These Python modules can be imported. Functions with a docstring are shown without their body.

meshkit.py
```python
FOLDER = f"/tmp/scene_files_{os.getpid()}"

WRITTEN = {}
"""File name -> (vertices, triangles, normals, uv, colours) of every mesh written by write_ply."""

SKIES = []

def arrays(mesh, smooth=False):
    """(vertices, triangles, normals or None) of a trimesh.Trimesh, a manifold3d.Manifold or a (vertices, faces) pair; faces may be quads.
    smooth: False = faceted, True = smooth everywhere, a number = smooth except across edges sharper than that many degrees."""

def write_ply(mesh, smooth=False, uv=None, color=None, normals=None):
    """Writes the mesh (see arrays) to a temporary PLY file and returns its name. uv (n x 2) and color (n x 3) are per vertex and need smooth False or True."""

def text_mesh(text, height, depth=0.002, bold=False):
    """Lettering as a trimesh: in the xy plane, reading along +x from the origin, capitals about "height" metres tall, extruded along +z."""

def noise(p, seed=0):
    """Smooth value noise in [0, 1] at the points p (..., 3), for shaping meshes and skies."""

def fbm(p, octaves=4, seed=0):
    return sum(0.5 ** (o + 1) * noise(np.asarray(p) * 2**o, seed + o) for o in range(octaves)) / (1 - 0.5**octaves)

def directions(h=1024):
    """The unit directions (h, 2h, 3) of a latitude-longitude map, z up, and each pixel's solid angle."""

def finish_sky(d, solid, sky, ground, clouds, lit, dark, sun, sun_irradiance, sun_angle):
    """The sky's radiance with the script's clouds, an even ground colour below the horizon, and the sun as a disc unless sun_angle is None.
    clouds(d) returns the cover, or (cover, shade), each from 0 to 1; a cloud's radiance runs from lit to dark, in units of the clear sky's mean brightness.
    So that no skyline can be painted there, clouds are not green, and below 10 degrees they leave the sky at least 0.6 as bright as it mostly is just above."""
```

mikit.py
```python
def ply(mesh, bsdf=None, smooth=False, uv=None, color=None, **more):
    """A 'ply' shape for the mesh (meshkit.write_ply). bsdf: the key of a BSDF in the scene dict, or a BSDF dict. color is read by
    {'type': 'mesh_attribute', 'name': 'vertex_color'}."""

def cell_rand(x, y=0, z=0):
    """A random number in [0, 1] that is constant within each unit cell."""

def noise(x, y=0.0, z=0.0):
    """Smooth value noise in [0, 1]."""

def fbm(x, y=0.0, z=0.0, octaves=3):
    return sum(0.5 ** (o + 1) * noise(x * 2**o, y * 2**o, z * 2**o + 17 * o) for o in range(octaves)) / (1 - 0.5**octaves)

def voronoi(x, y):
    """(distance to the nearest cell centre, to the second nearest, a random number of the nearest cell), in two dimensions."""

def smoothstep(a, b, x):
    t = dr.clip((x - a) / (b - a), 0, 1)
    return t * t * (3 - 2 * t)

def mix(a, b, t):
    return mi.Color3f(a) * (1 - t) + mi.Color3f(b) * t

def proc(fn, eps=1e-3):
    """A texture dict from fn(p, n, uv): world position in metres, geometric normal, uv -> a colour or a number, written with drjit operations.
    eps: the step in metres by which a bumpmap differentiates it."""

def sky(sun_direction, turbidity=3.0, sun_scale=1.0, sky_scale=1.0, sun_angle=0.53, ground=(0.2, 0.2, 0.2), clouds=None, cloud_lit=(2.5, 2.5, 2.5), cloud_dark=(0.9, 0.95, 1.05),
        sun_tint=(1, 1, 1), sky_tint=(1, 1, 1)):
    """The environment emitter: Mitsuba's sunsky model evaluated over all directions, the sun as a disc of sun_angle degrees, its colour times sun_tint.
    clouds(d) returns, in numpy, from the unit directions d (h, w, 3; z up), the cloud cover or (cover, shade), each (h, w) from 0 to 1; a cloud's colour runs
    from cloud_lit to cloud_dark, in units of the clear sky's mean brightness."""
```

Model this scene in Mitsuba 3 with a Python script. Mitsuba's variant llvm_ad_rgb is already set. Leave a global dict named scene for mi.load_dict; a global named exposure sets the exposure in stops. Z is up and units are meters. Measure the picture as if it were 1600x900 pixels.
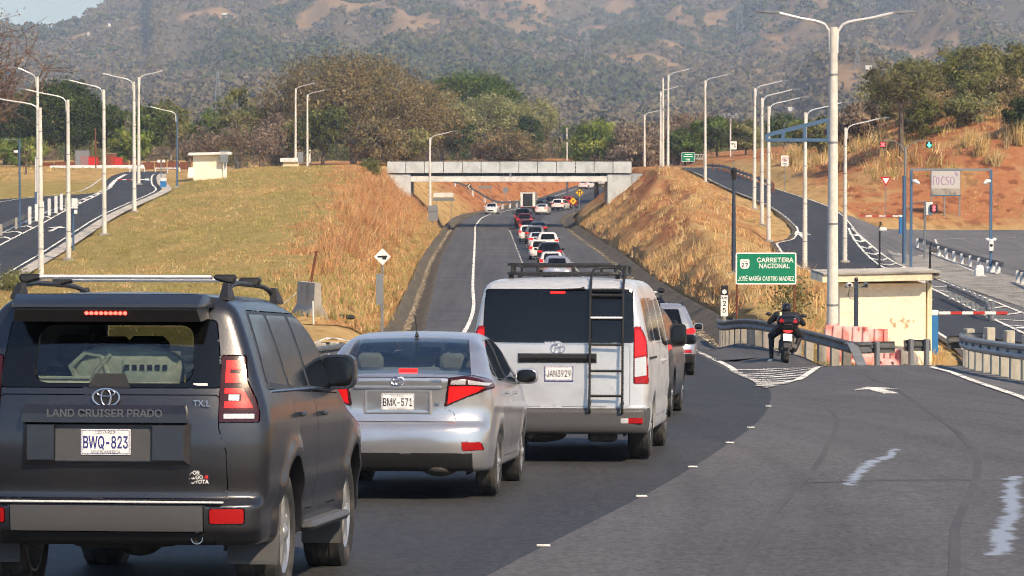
import math, random
import numpy as np, trimesh, shapely, shapely.geometry as sg, shapely.ops
import manifold3d as m3
from scipy.interpolate import PchipInterpolator, RBFInterpolator, RegularGridInterpolator
from scipy.spatial.transform import Rotation
import drjit as dr
import mitsuba as mi, mikit, meshkit
from mikit import noise, fbm, voronoi, smoothstep, mix, cell_rand

# ------------------------------------------------------------------ camera, sky, exposure
exposure = 1.98
scene, labels = {}, {}
FOCAL, KD = 5550.0, 5550 / 4500          # focal length in pixels of the 1600 wide picture; distances below are given for 4500 and stretched by KD
PITCH = math.atan(180 / FOCAL)
scene['haze_air'] = {'type': 'homogeneous', 'albedo': {'type': 'rgb', 'value': [.92, .95, .985]}, 'sigma_t': {'type': 'rgb', 'value': [.000090, .000112, .000148]}}
scene['camera'] = {'type': 'perspective', 'fov': math.degrees(2 * math.atan(800 / FOCAL)), 'fov_axis': 'x', 'near_clip': .1, 'far_clip': 30000.0,
                   'to_world': mi.ScalarTransform4f().look_at([0, 0, 0], [0, math.cos(PITCH), -math.sin(PITCH)], [0, 0, 1]),
                   'medium': {'type': 'ref', 'id': 'haze_air'}}
SUN_AZ, SUN_EL = math.radians(30), math.radians(38)
scene['sky_light'] = mikit.sky([math.sin(SUN_AZ) * math.cos(SUN_EL), -math.cos(SUN_AZ) * math.cos(SUN_EL), math.sin(SUN_EL)], turbidity=3.0, sun_tint=(1.0, 1.0, 1.0), sky_tint=(.92, 1.0, 1.13))
# ------------------------------------------------------------------ helpers
rng = np.random.default_rng(7)
F = 4500.0
TI = mi.ScalarTransform4f
I4 = np.eye(4)


def X(px, d):
    """Lateral metres of a thing seen at column px at distance d."""
    return (px - 800) * d / F


def Zp(py, d):
    return (270 - py) * d / F


def newkey(base):
    if base not in TAKEN:
        TAKEN.add(base)
        return base
    n = 1
    while f'{base}_{n:03d}' in TAKEN:
        n += 1
    TAKEN.add(f'{base}_{n:03d}')
    return f'{base}_{n:03d}'


TAKEN = set()
PLACE = {}


def stretch(mesh):
    """World things are laid out in the shorter distances: put them at their real ones."""
    if isinstance(mesh, tuple):
        v = np.array(mesh[0], float)
        v[:, 1] *= KD
        return v, mesh[1]
    m = mesh.copy()
    v = np.array(m.vertices)
    v[:, 1] *= KD
    return trimesh.Trimesh(v, m.faces, process=False)


def thing(name, label, cat, M=None, group=None, raw=False):
    k = newkey(name)
    PLACE[k] = I4 if M is None else np.array(M, float)
    if M is not None and not raw:
        PLACE[k][1, 3] *= KD
    labels[k] = {'label': label, 'category': cat}
    if group:
        labels[k]['group'] = group
    return k


def top(k):
    return k.split('__')[0]


def shape(mesh, bsdf, smooth, color, normals=None):
    if normals is None:
        return mikit.ply(mesh, bsdf, smooth=smooth, color=color)
    return {'type': 'ply', 'filename': meshkit.write_ply(mesh, False, None, color, normals=normals), 'face_normals': False, 'bsdf': {'type': 'ref', 'id': bsdf}}


def part(parent, name, mesh, bsdf, smooth=False, label=None, stuff=False, color=None, emit=None, normals=None):
    k = newkey(parent + '__' + name)
    M = PLACE.get(top(k))
    d = shape(stretch(mesh) if M is None or np.allclose(M, I4) else mesh, bsdf, smooth, color, normals)
    if M is not None and not np.allclose(M, I4):
        d['to_world'] = TI(np.asarray(M, float).tolist())
    if emit is not None:
        d['emitter'] = {'type': 'area', 'radiance': {'type': 'rgb', 'value': list(emit)}}
    scene[k] = d
    if label or stuff:
        labels[k] = {}
        if label:
            labels[k]['label'] = label
        if stuff:
            labels[k]['kind'] = 'stuff'
    return k


def solo(name, label, cat, mesh, bsdf, smooth=False, group=None, stuff=False, color=None, normals=None):
    """A thing that is one mesh."""
    k = newkey(name)
    scene[k] = shape(stretch(mesh), bsdf, smooth, color, normals)
    labels[k] = {'label': label, 'category': cat}
    if group:
        labels[k]['group'] = group
    if stuff:
        labels[k]['kind'] = 'stuff'
    return k


def struct(name, mesh, bsdf, smooth=False, label=None):
    k = newkey(name)
    scene[k] = mikit.ply(stretch(mesh), bsdf, smooth=smooth)
    labels[k] = {'kind': 'structure'}
    if label:
        labels[k]['label'] = label
    return k


def dup(src, M, label, swap=None, group=None, name=None, skip=()):
    k = thing(name or src.split('_0')[0], label, labels[src]['category'], M, group or labels[src].get('group'))
    M = PLACE[k]
    for q in [q for q in scene if q.startswith(src + '__')]:
        if any(s in q for s in skip):
            continue
        d = dict(scene[q])
        d['to_world'] = TI(np.asarray(M, float).tolist())
        b = d.get('bsdf', {}).get('id')
        if swap and b in swap:
            d['bsdf'] = {'type': 'ref', 'id': swap[b]}
        scene[k + q[len(src):]] = d
        TAKEN.add(k + q[len(src):])
    return k


def pose(x, y, z, yaw=0, pitch=0, roll=0, s=1):
    """yaw: degrees to the right; pitch: degrees nose down."""
    M = np.eye(4)
    M[:3, :3] = Rotation.from_euler('ZXY', [-yaw, -pitch, roll], degrees=True).as_matrix() * s
    M[:3, 3] = (x, y, z)
    return M


cat = trimesh.util.concatenate


def box(sx, sy, sz, c=(0, 0, 0), r=0, yaw=0):
    """Box of full sizes about centre c, edges rounded or chamfered by r."""
    if r <= 0:
        m = trimesh.creation.box((sx, sy, sz))
    else:
        v = []
        for a in np.array(np.meshgrid(*[(-1, 1)] * 3)).T.reshape(-1, 3):
            e = a * np.array([sx, sy, sz]) / 2
            for k in range(3):
                q = e - a * r
                q[k] = e[k]
                v.append(q)
        m = trimesh.convex.convex_hull(np.array(v))
    if yaw:
        m.apply_transform(trimesh.transformations.rotation_matrix(-math.radians(yaw), (0, 0, 1)))
    m.apply_translation(c)
    return m


def tube(pts, r, n=8, cap=True):
    p = np.asarray(pts, float)
    r = np.broadcast_to(np.asarray(r, float), (len(p),))
    t = np.gradient(p, axis=0)
    t /= np.linalg.norm(t, axis=1, keepdims=True) + 1e-12
    ref = np.array([0, 0, 1.0]) if abs(t[:, 2]).max() < .95 else np.array([.93, .37, 0.])
    if abs(t @ ref).max() > .97:
        ref = np.array([.37, -.2, .9])
    a = np.cross(t, ref)
    a /= np.linalg.norm(a, axis=1, keepdims=True)
    b = np.cross(t, a)
    th = np.arange(n) * 2 * np.pi / n
    v = (p[:, None] + r[:, None, None] * (np.cos(th)[None, :, None] * a[:, None] - np.sin(th)[None, :, None] * b[:, None])).reshape(-1, 3)
    i, j = np.meshgrid(np.arange(len(p) - 1), np.arange(n), indexing='ij')
    q = np.stack([i * n + j, i * n + (j + 1) % n, (i + 1) * n + (j + 1) % n, (i + 1) * n + j], -1).reshape(-1, 4)
    f = np.vstack([q[:, [0, 1, 2]], q[:, [0, 2, 3]]])
    if cap:
        v = np.vstack([v, p[[0, -1]]])
        k = np.arange(n)
        e = (len(p) - 1) * n
        f = np.vstack([f, np.stack([k * 0 + len(v) - 2, (k + 1) % n, k], 1), np.stack([k * 0 + len(v) - 1, e + k, e + (k + 1) % n], 1)])
    m = trimesh.Trimesh(v, f, process=False)
    return m


def lathe(prof, n=24, axis='z'):
    m = trimesh.creation.revolve(np.asarray(prof, float), sections=n)
    if axis == 'x':
        m.apply_transform(trimesh.transformations.rotation_matrix(math.pi / 2, (0, 1, 0)))
    elif axis == 'y':
        m.apply_transform(trimesh.transformations.rotation_matrix(math.pi / 2, (1, 0, 0)))
    return m


def hull(*pts):
    return trimesh.convex.convex_hull(np.vstack([np.asarray(p, float) for p in pts]))


def ball(c, r, sub=2):
    m = trimesh.creation.icosphere(sub, 1.0)
    m.apply_scale(r)
    m.apply_translation(c)
    return m


def extr(poly, t, plane='xz', off=0.0):
    """Polygon (list of points or shapely) extruded by t. plane xz: y from off to off+t; yz: x from off; xy: z from off."""
    g = poly if hasattr(poly, 'geom_type') else sg.Polygon(poly)
    gs = [q for q in getattr(g, 'geoms', [g]) if q.area > 1e-9]
    m = cat([trimesh.creation.extrude_polygon(q, t, engine='earcut') for q in gs])
    v = m.vertices.copy()
    if plane == 'xz':
        m.vertices = np.stack([v[:, 0], off + v[:, 2], v[:, 1]], 1)
        m.invert()
    elif plane == 'yz':
        m.vertices = np.stack([off + v[:, 2], v[:, 0], v[:, 1]], 1)
    else:
        m.vertices = v + [0, 0, off]
    return m


def text(s, h, depth=.004, bold=True, width=None):
    """Lettering centred on x, standing in the xz plane, facing -y (towards the viewer), baseline at z 0."""
    m = meshkit.text_mesh(s, h, depth, bold=bold)
    v = m.vertices.copy()
    v[:, 0] -= (v[:, 0].min() + v[:, 0].max()) / 2
    if width:
        v[:, 0] *= width / np.ptp(v[:, 0])
    m.vertices = np.stack([v[:, 0], -v[:, 2], v[:, 1]], 1)
    return m


def at(m, *c):
    m = m.copy()
    m.apply_translation(c)
    return m


def rot(m, deg, axis, about=(0, 0, 0)):
    m = m.copy()
    m.apply_transform(trimesh.transformations.rotation_matrix(math.radians(deg), axis, about))
    return m


def rrect(x0, x1, z0, z1, r):
    return sg.box(x0 + r, z0 + r, x1 - r, z1 - r).buffer(r, quad_segs=4)


def rnd(poly, r):
    g = sg.Polygon(poly)
    return g.buffer(-r, quad_segs=4).buffer(2 * r, quad_segs=4).buffer(-r, quad_segs=4)


# ------------------------------------------------------------------ materials
def P(key, col, rough=.5, **k):
    c = col if isinstance(col, dict) else {'type': 'rgb', 'value': list(col)}
    scene[key] = {'type': 'twosided', 'nested': {'type': 'principled', 'base_color': c, 'roughness': rough, **k}}


def rgb(*c):
    return {'type': 'rgb', 'value': list(c)}


for nm, c, mt, ro in [('paint_silver', (.58, .59, .62), .75, .22), ('paint_pearl', (.62, .635, .66), .4, .25), ('paint_black', (.012, .012, .014), .2, .14),
                      ('paint_white', (.78, .78, .77), 0, .35), ('paint_red', (.32, .015, .012), .1, .33), ('paint_maroon', (.09, .012, .014), .3, .33), ('paint_grey', (.22, .23, .24), .6, .35),
                      ('paint_blue', (.03, .05, .11), .3, .33), ('paint_bluegrey', (.05, .06, .075), .4, .35)]:
    P(nm, mikit.proc(lambda p, n, uv, c=c: mi.Color3f(*c) * (1 - .22 * smoothstep(.45, .8, fbm(p.x * 2.1, p.y * 2.1, p.z * 3.2))) + mi.Color3f(.020, .017, .012) * smoothstep(.4, .75, fbm(p.x * 6, p.y * 6, p.z * 9 + 5))) if nm in ('paint_graphite', 'paint_silver', 'paint_pearl') else c,
      ro, metallic=mt, clearcoat=1.0, clearcoat_gloss=.96)
for nm, c, al in (('graphite_coat', (.016, .0165, .021), .03), ('paint_black', (.010, .010, .012), .03), ('paint_maroon', (.085, .010, .012), .05), ('paint_bluegrey', (.035, .042, .055), .05), ('paint_white', (.74, .74, .73), .06), ('glass_dark', (.004, .004, .0045), .015), ('glass_side', (.006, .007, .008), .012)):
    scene[nm] = {'type': 'twosided', 'nested': {'type': 'roughplastic', 'alpha': al, 'int_ior': 1.55, 'diffuse_reflectance': mikit.proc(lambda p, n, uv, c=c: mi.Color3f(*c) + mi.Color3f(.009, .0088, .0082) * smoothstep(.40, .75, fbm(p.x * 5, p.y * 5, p.z * 8 + 5))) if nm == 'graphite_coat' else rgb(*c)}}
scene['graphite_flake'] = {'type': 'twosided', 'nested': {'type': 'principled', 'base_color': rgb(.150, .152, .166), 'metallic': .95, 'roughness': .30}}
scene['paint_graphite'] = {'type': 'blendbsdf', 'weight': .45, 'a': {'type': 'ref', 'id': 'graphite_coat'}, 'b': {'type': 'ref', 'id': 'graphite_flake'}}
P('mirror_glass', (.008, .008, .009), .25, specular=.15)
P('lamp_housing', (.045, .006, .008), .12, specular=.6)
scene['glass_clear'] = {'type': 'thindielectric', 'specular_transmittance': rgb(.52, .57, .54)}
scene['glass_tint'] = {'type': 'thindielectric', 'specular_transmittance': rgb(.34, .38, .34)}
P('rubber', mikit.proc(lambda p, n, uv: mi.Color3f(.022, .022, .023) + mi.Color3f(.05, .045, .038) * smoothstep(.4, .8, fbm(p.x * 7, p.y * 7, p.z * 7))), .8)
P('plastic_black', (.018, .018, .019), .45)
P('plastic_grey', (.07, .07, .074), .5)
P('fabric_dark', (.035, .035, .037), .9)
P('fabric_grey', (.30, .30, .29), .9)
P('canvas_grey', mikit.proc(lambda p, n, uv: mi.Color3f(.50, .53, .46) * (.7 + .5 * fbm(p.x * 30, p.y * 30, p.z * 30))), .9)
scene['chrome'] = {'type': 'twosided', 'nested': {'type': 'roughconductor', 'material': 'Cr', 'alpha': .09}}
P('alloy', (.55, .55, .55), .35, metallic=.8)
P('brushed', (.86, .86, .86), .38, metallic=.35)
P('rail_dark', mikit.proc(lambda p, n, uv: mi.Color3f(.14, .145, .15) * (.6 + .8 * fbm(p.x * 3, p.y * 3, p.z * 8))), .5, metallic=.4)  # weathered rail beam, with its shadow side put into the dark colour
P('lettering_grey', (.17, .17, .175), .3, metallic=.6)
P('red_lens', (.36, .006, .008), .15, specular=.5)
P('red_dark', (.16, .006, .008), .15, clearcoat=1.0)
P('clear_lens', (.62, .62, .64), .1, metallic=.3, clearcoat=1.0)
P('amber', (.75, .28, .03), .3)
P('plate_white', (.78, .78, .80), .45)
P('ink_blue', (.03, .035, .18), .5)
P('ink_black', (.012, .012, .014), .5)
P('sign_red', (.5, .02, .02), .4)
P('sign_green', (0.0, .20, .105), .4)
P('sign_white', (.78, .78, .76), .4)
P('sign_yellow', (.85, .50, .015), .4)
P('skin', (.30, .17, .11), .6)
P('grime', mikit.proc(lambda p, n, uv: mi.Color3f(.040, .037, .033) * (.5 + fbm(p.x * 9, p.y * 9, p.z * 9))), .8)
# ------------------------------------------------------------------ vehicles: an implicit body sampled as a mesh, panels cut from it
def table(pts, n=600):
    a = np.array(sorted(pts), float)
    xs = np.linspace(a[0, 0], a[-1, 0], n)
    ys = PchipInterpolator(a[:, 0], a[:, 1])(xs)
    g = np.gradient(ys, xs)
    return lambda v: (np.interp(v, xs, ys), np.interp(v, xs, g))


def smax(a, b, k):
    h = np.maximum(k - np.abs(a - b), 0) / k
    return np.maximum(a, b) + h * h * k * .25


class Body:
    def __init__(s, top, rear, front, side, plan, bottom, rcurve=.10, fcurve=.22, crown=.05, k=.07, kroof=.12, arches=(), flare=.015, res=.035, extra=None):
        s.T, s.R, s.F, s.S, s.P = table(top), table(rear), table(front), table(side), table(plan)
        s.B, s.rc, s.fc, s.cr, s.k, s.kr = bottom, rcurve, fcurve, crown, k, kroof
        s.arches, s.flare, s.res, s.extra = arches, flare, res, extra
        s.L = max(p[1] for p in front)
        s.H = max(p[1] for p in top)
        s.W = 2 * max(p[1] for p in side)
        s.cache = {}

    def f(s, p):
        x, y, z = np.abs(p[:, 0]), p[:, 1], p[:, 2]
        u = x / (s.W / 2)
        t, tg = s.T(y)
        r, rg = s.R(z)
        fr, fg = s.F(z)
        w, wg = s.S(z)
        pl, pg = s.P(y)
        e = (x - w * pl) / np.sqrt(1 + wg ** 2 + (pg * w) ** 2)
        for (ay, az, ar) in s.arches:
            d = np.hypot(y - ay, z - az)
            e = e - s.flare * np.exp(-((d - ar) / .07) ** 2)
        if s.extra is not None:
            e = e + s.extra(y, z)
        a = (z - t + s.cr * u ** 2) / np.sqrt(1 + tg ** 2)
        c = (r + s.rc * u ** 4 - y) / np.sqrt(1 + rg ** 2)
        d = (y - fr + s.fc * u ** 3) / np.sqrt(1 + fg ** 2)
        o = smax(c, d, .02)
        o = smax(o, e, s.k)
        o = smax(o, a, s.kr)
        return smax(o, s.B - z, .05)

    def solid(s, off=0.0, res=None):
        key = (round(off, 4), res)
        if key in s.cache:
            return s.cache[key]
        h = res or s.res
        m = .15
        lo, hi = np.array([-s.W / 2 - m, -m, s.B - m]), np.array([s.W / 2 + m, s.L + m, s.H + m])
        n = np.maximum(np.ceil((hi - lo) / h).astype(int), 4)
        ax = [np.linspace(lo[i], hi[i], n[i] + 1) for i in range(3)]
        V, Q, at0 = [], [], 0
        for i in range(3):
            j, k = (i + 1) % 3, (i + 2) % 3
            for sd in (0, 1):
                A, B = np.meshgrid(ax[j], ax[k], indexing='ij')
                v = np.zeros((A.size, 3))
                v[:, j], v[:, k], v[:, i] = A.ravel(), B.ravel(), (lo, hi)[sd][i]
                a, b = np.meshgrid(np.arange(n[j]), np.arange(n[k]), indexing='ij')
                w = n[k] + 1
                q = np.stack([a * w + b, (a + 1) * w + b, (a + 1) * w + b + 1, a * w + b + 1], -1).reshape(-1, 4)
                Q.append((q if sd else q[:, ::-1]) + at0)
                V.append(v)
                at0 += len(v)
        V, Q = np.vstack(V), np.vstack(Q)
        _, i0, inv = np.unique(np.round(V / 1e-5).astype(np.int64), axis=0, return_index=True, return_inverse=True)
        V, Q = V[i0], inv.ravel()[Q]
        zc = s.B + (min(s.T(np.linspace(.3, s.L - .3, 50))[0]) - s.B) * .55
        C = np.stack([np.clip(V[:, 0], -s.W * .25, s.W * .25), np.clip(V[:, 1], .55, s.L - .65), np.clip(V[:, 2], zc - .08, zc + .08)], 1)
        a, b = np.zeros(len(V)), np.ones(len(V))
        for _ in range(26):
            t = (a + b) / 2
            inside = s.f(V + (C - V) * t[:, None]) < off
            b = np.where(inside, t, b)
            a = np.where(inside, a, t)
        V = V + (C - V) * ((a + b) / 2)[:, None]
        T = np.vstack([Q[:, [0, 1, 2]], Q[:, [0, 2, 3]]])
        mf = m3.Manifold(m3.Mesh(V.astype(np.float32), T.astype(np.uint32)))
        s.cache[key] = mf
        return mf


def prism(poly, axis, lo, hi):
    """Cutter from a polygon: axis x: (y, z) outline from x=lo to hi; y: (x, z) outline; z: (x, y) outline."""
    g = poly if hasattr(poly, 'geom_type') else sg.Polygon(poly)
    g = shapely.geometry.polygon.orient(g)
    cs = m3.CrossSection([np.array(g.exterior.coords)[:-1]] + [np.array(i.coords)[:-1] for i in g.interiors])
    m = m3.Manifold.extrude(cs, hi - lo)
    R = {'x': [[0, 0, 1, lo], [1, 0, 0, 0], [0, 1, 0, 0]], 'y': [[1, 0, 0, 0], [0, 0, 1, lo], [0, 1, 0, 0]], 'z': [[1, 0, 0, 0], [0, 1, 0, 0], [0, 0, 1, lo]]}[axis]
    return m.transform(np.array(R, float))


def tm(mf):
    m = mf.to_mesh()
    return trimesh.Trimesh(np.array(m.vert_properties[:, :3], float), np.array(m.tri_verts), process=False)


def G(poly):
    return poly if hasattr(poly, 'geom_type') else sg.Polygon(poly)


def mirx(g):
    return shapely.affinity.scale(g, -1, 1, origin=(0, 0))


def outer_sheet(B, mf, off, tol=.0025):
    m = tm(mf)
    if not len(m.faces):
        return None
    ok = np.abs(B.f(m.vertices) - off) < tol
    m.update_faces(ok[m.faces].all(1))
    m.remove_unreferenced_vertices()
    return m if len(m.faces) else None


class Car:
    """Cuts a Body into named parts."""

    def __init__(s, t, body, paint, shell=.03, arch=(), archr=.4, archin=.30, hollow=None):
        s.t, s.B, s.paint = t, body, paint
        s.main = body.solid()
        s.S0, s.Sin, s.Sout = s.main, body.solid(-shell), None
        s.shell = s.S0 - s.Sin
        if hollow is not None:
            s.main = s.main - (body.solid(-.045) ^ prism([(-2, -1), (2, -1), (2, 7), (-2, 7)], 'z', hollow, 4))
        hw = body.W / 2
        for ay, az in arch:
            th = np.linspace(0, 2 * np.pi, 48, endpoint=False)
            g = sg.Polygon(np.stack([ay + archr * np.cos(th), az + archr * np.sin(th)], 1))
            for sg_ in (1, -1):
                c = prism(g, 'x', *sorted((sg_ * (hw - archin), sg_ * (hw + .3))))
                s.main = s.main - c
                s.shell = s.shell - c

    def cut(s, name, poly, axis, bsdf, sides=(1,), gap=.0065, proud=0.0, see=False, rng=None, label=None, keep=True, smooth=32):
        """One panel (or one per side) cut from the shell and put back as a part of its own."""
        g = G(poly)
        out = []
        for sd in sides:
            if axis == 'x':
                lo, hi = rng or (.15, 2.0)
                a, b = sorted((sd * lo, sd * hi))
                q, q2 = g, g.buffer(gap, join_style=2)
            else:
                a, b = rng or ((-.5, .75) if axis == 'y' else (.9, 3))
                q, q2 = (g, g.buffer(gap, join_style=2)) if sd == 1 else (mirx(g), mirx(g.buffer(gap, join_style=2)))
            C = prism(q2, axis, a, b)
            Pm = prism(q, axis, a, b)
            if see:
                s.main = s.main - C
                s.shell = s.shell - C
                m = outer_sheet(s.B, s.B.solid(-.006) ^ Pm, -.006)
            else:
                src = s.shell if proud == 0 else (s.B.solid(proud) - s.Sin)
                m = tm(src ^ Pm)
                cutter = s.shell ^ C
                s.main = s.main - cutter
                s.shell = s.shell - cutter
            if keep and m is not None and len(m.faces):
                out.append(part(s.t, name, m, bsdf, smooth=smooth, label=label))
        return out

    def done(s, smooth=32):
        return part(s.t, 'body', tm(s.main), s.paint, smooth=smooth)

    def on_rear(s, x, z, d=0.0):
        """y of the rear skin at x, z."""
        ys = np.linspace(-.2, 2.5, 1200)
        v = s.B.f(np.stack([np.full_like(ys, x), ys, np.full_like(ys, z)], 1))
        return ys[np.argmax(v < 0)] - d

    def on_side(s, y, z):
        xs = np.linspace(1.4, 0, 800)
        v = s.B.f(np.stack([xs, np.full_like(xs, y), np.full_like(xs, z)], 1))
        return xs[np.argmax(v < 0)]


def tyre_mesh(r, rr, w, n=40):
    p = [(rr - .005, -w * .42), (rr + .02, -w * .48), ((r + rr) / 2, -w * .52), (r - .035, -w * .49), (r - .008, -w * .42), (r, -w * .25), (r, -w * .18), (r - .007, -w * .17), (r - .007, -w * .14), (r, -w * .13), (r, -w * .02), (r - .007, -w * .015), (r - .007, w * .015)]
    p = p + [(a, -b) for a, b in p[::-1]][1:]
    return lathe([(a, b) for a, b in p], n, 'x')


def rim_mesh(rr, w, spokes=6, twin=False, n=32):
    ms = [lathe([(rr - .004, -w * .44), (rr, -w * .46), (rr - .012, -w * .46), (rr - .03, -w * .30), (rr - .035, w * .3), (rr - .004, w * .44), (rr - .004, -w * .44)], n, 'x')]
    x0 = w * .36
    ms.append(at(lathe([(0, -.02), (rr * .24, -.02), (rr * .22, .03), (rr * .12, .042), (0, .042)], 16, 'x'), x0, 0, 0))
    for k in range(spokes):
        a = 2 * np.pi * k / spokes
        for q in ((-.11, .11) if twin else (0,)):
            c1, c2 = a + q * .6, a + q * 1.6
            hw1, hw2 = (.022, .018) if twin else (.040, .028)
            pts = []
            for rad, hw, ang, dx in ((rr * .16, hw1, c1, .026), (rr - .02, hw2, c2, .012)):
                for sd in (-1, 1):
                    for e in (0, -.032):
                        pts.append((x0 + dx + e, rad * np.cos(ang) - sd * hw * np.sin(ang), rad * np.sin(ang) + sd * hw * np.cos(ang)))
            ms.append(hull(pts))
    return cat(ms)


def add_wheels(t, spots, r, rr, w, hw, spokes=6, twin=False, n=40, detail=True):
    ty, ri = tyre_mesh(r, rr, w, n), rim_mesh(rr, w, spokes, twin, n)
    disc = lathe([(0, -.01), (rr - .03, -.01), (rr - .03, .01), (0, .01)], 24, 'x')
    for (y, z) in spots:
        for sd in (1, -1):
            x = sd * (hw - w / 2)
            flip = (lambda m: m) if sd == 1 else (lambda m: rot(m, 180, (0, 0, 1)))
            k = part(t, 'wheel', at(flip(rot(ri, 17 * y, (1, 0, 0))), x, y, z), 'alloy', smooth=30)
            part(k, 'tyre', at(flip(ty), x, y, z), 'rubber', smooth=30)
            if detail:
                part(k, 'brake_disc', at(disc, x, y, z), 'plastic_grey', smooth=30)


def ellring(a, b, tr, tz=.006, n=48, m=8, c=(0, 0)):
    """Flat elliptical ring in the xz plane."""
    th = np.linspace(0, 2 * np.pi, n, endpoint=False)
    ph = np.arange(m) * 2 * np.pi / m
    nx, nz = np.cos(th) / a, np.sin(th) / b
    l = np.hypot(nx, nz)
    nx, nz = nx / l, nz / l
    v = np.stack([(a * np.cos(th) + c[0])[:, None] + tr * np.cos(ph) * nx[:, None], np.broadcast_to(tz * np.sin(ph), (n, m)), (b * np.sin(th) + c[1])[:, None] + tr * np.cos(ph) * nz[:, None]], -1).reshape(-1, 3)
    i, j = np.meshgrid(np.arange(n), np.arange(m), indexing='ij')
    q = np.stack([i * m + j, ((i + 1) % n) * m + j, ((i + 1) % n) * m + (j + 1) % m, i * m + (j + 1) % m], -1).reshape(-1, 4)
    return trimesh.Trimesh(v, np.vstack([q[:, [0, 1, 2]], q[:, [0, 2, 3]]]), process=False)


def emblem(w):
    """Three overlapping ellipses."""
    a = w / 2
    return cat([ellring(a, a * .66, a * .10), ellring(a * .36, a * .60, a * .085), ellring(a * .66, a * .26, a * .085, c=(0, a * .34))])


def plate(t, s, x, y, z, w=.29, small=True, tilt=0, frame='ink_blue', label=None):
    m = rot(box(w, .006, w * .51, (0, 0, 0), .002), tilt, (1, 0, 0))
    k = part(t, 'number_plate', at(m, x, y, z), 'plate_white', label=label)
    e = w * .5 - .006
    h = w * .255 - .006
    part(k, 'plate_border', at(extr(sg.box(-e, -h, e, h).difference(sg.box(-e + .003, -h + .003, e - .003, h - .003)), .002, 'xz', -.0055), x, y, z), frame)
    part(k, 'lettering', at(text(s, w * .235, .002, True, w * .90), x, y - .0035, z - w * .12), 'ink_blue' if frame == 'ink_blue' else 'ink_black')
    if small:
        part(k, 'small_lettering', at(text('COSTA RICA', w * .062, .002, False, w * .40), x, y - .0035, z + w * .165), 'ink_black')
        part(k, 'small_lettering', at(text('CENTROAMERICA', w * .055, .002, False, w * .58), x, y - .0035, z - w * .222), 'ink_black')
    return k


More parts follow.
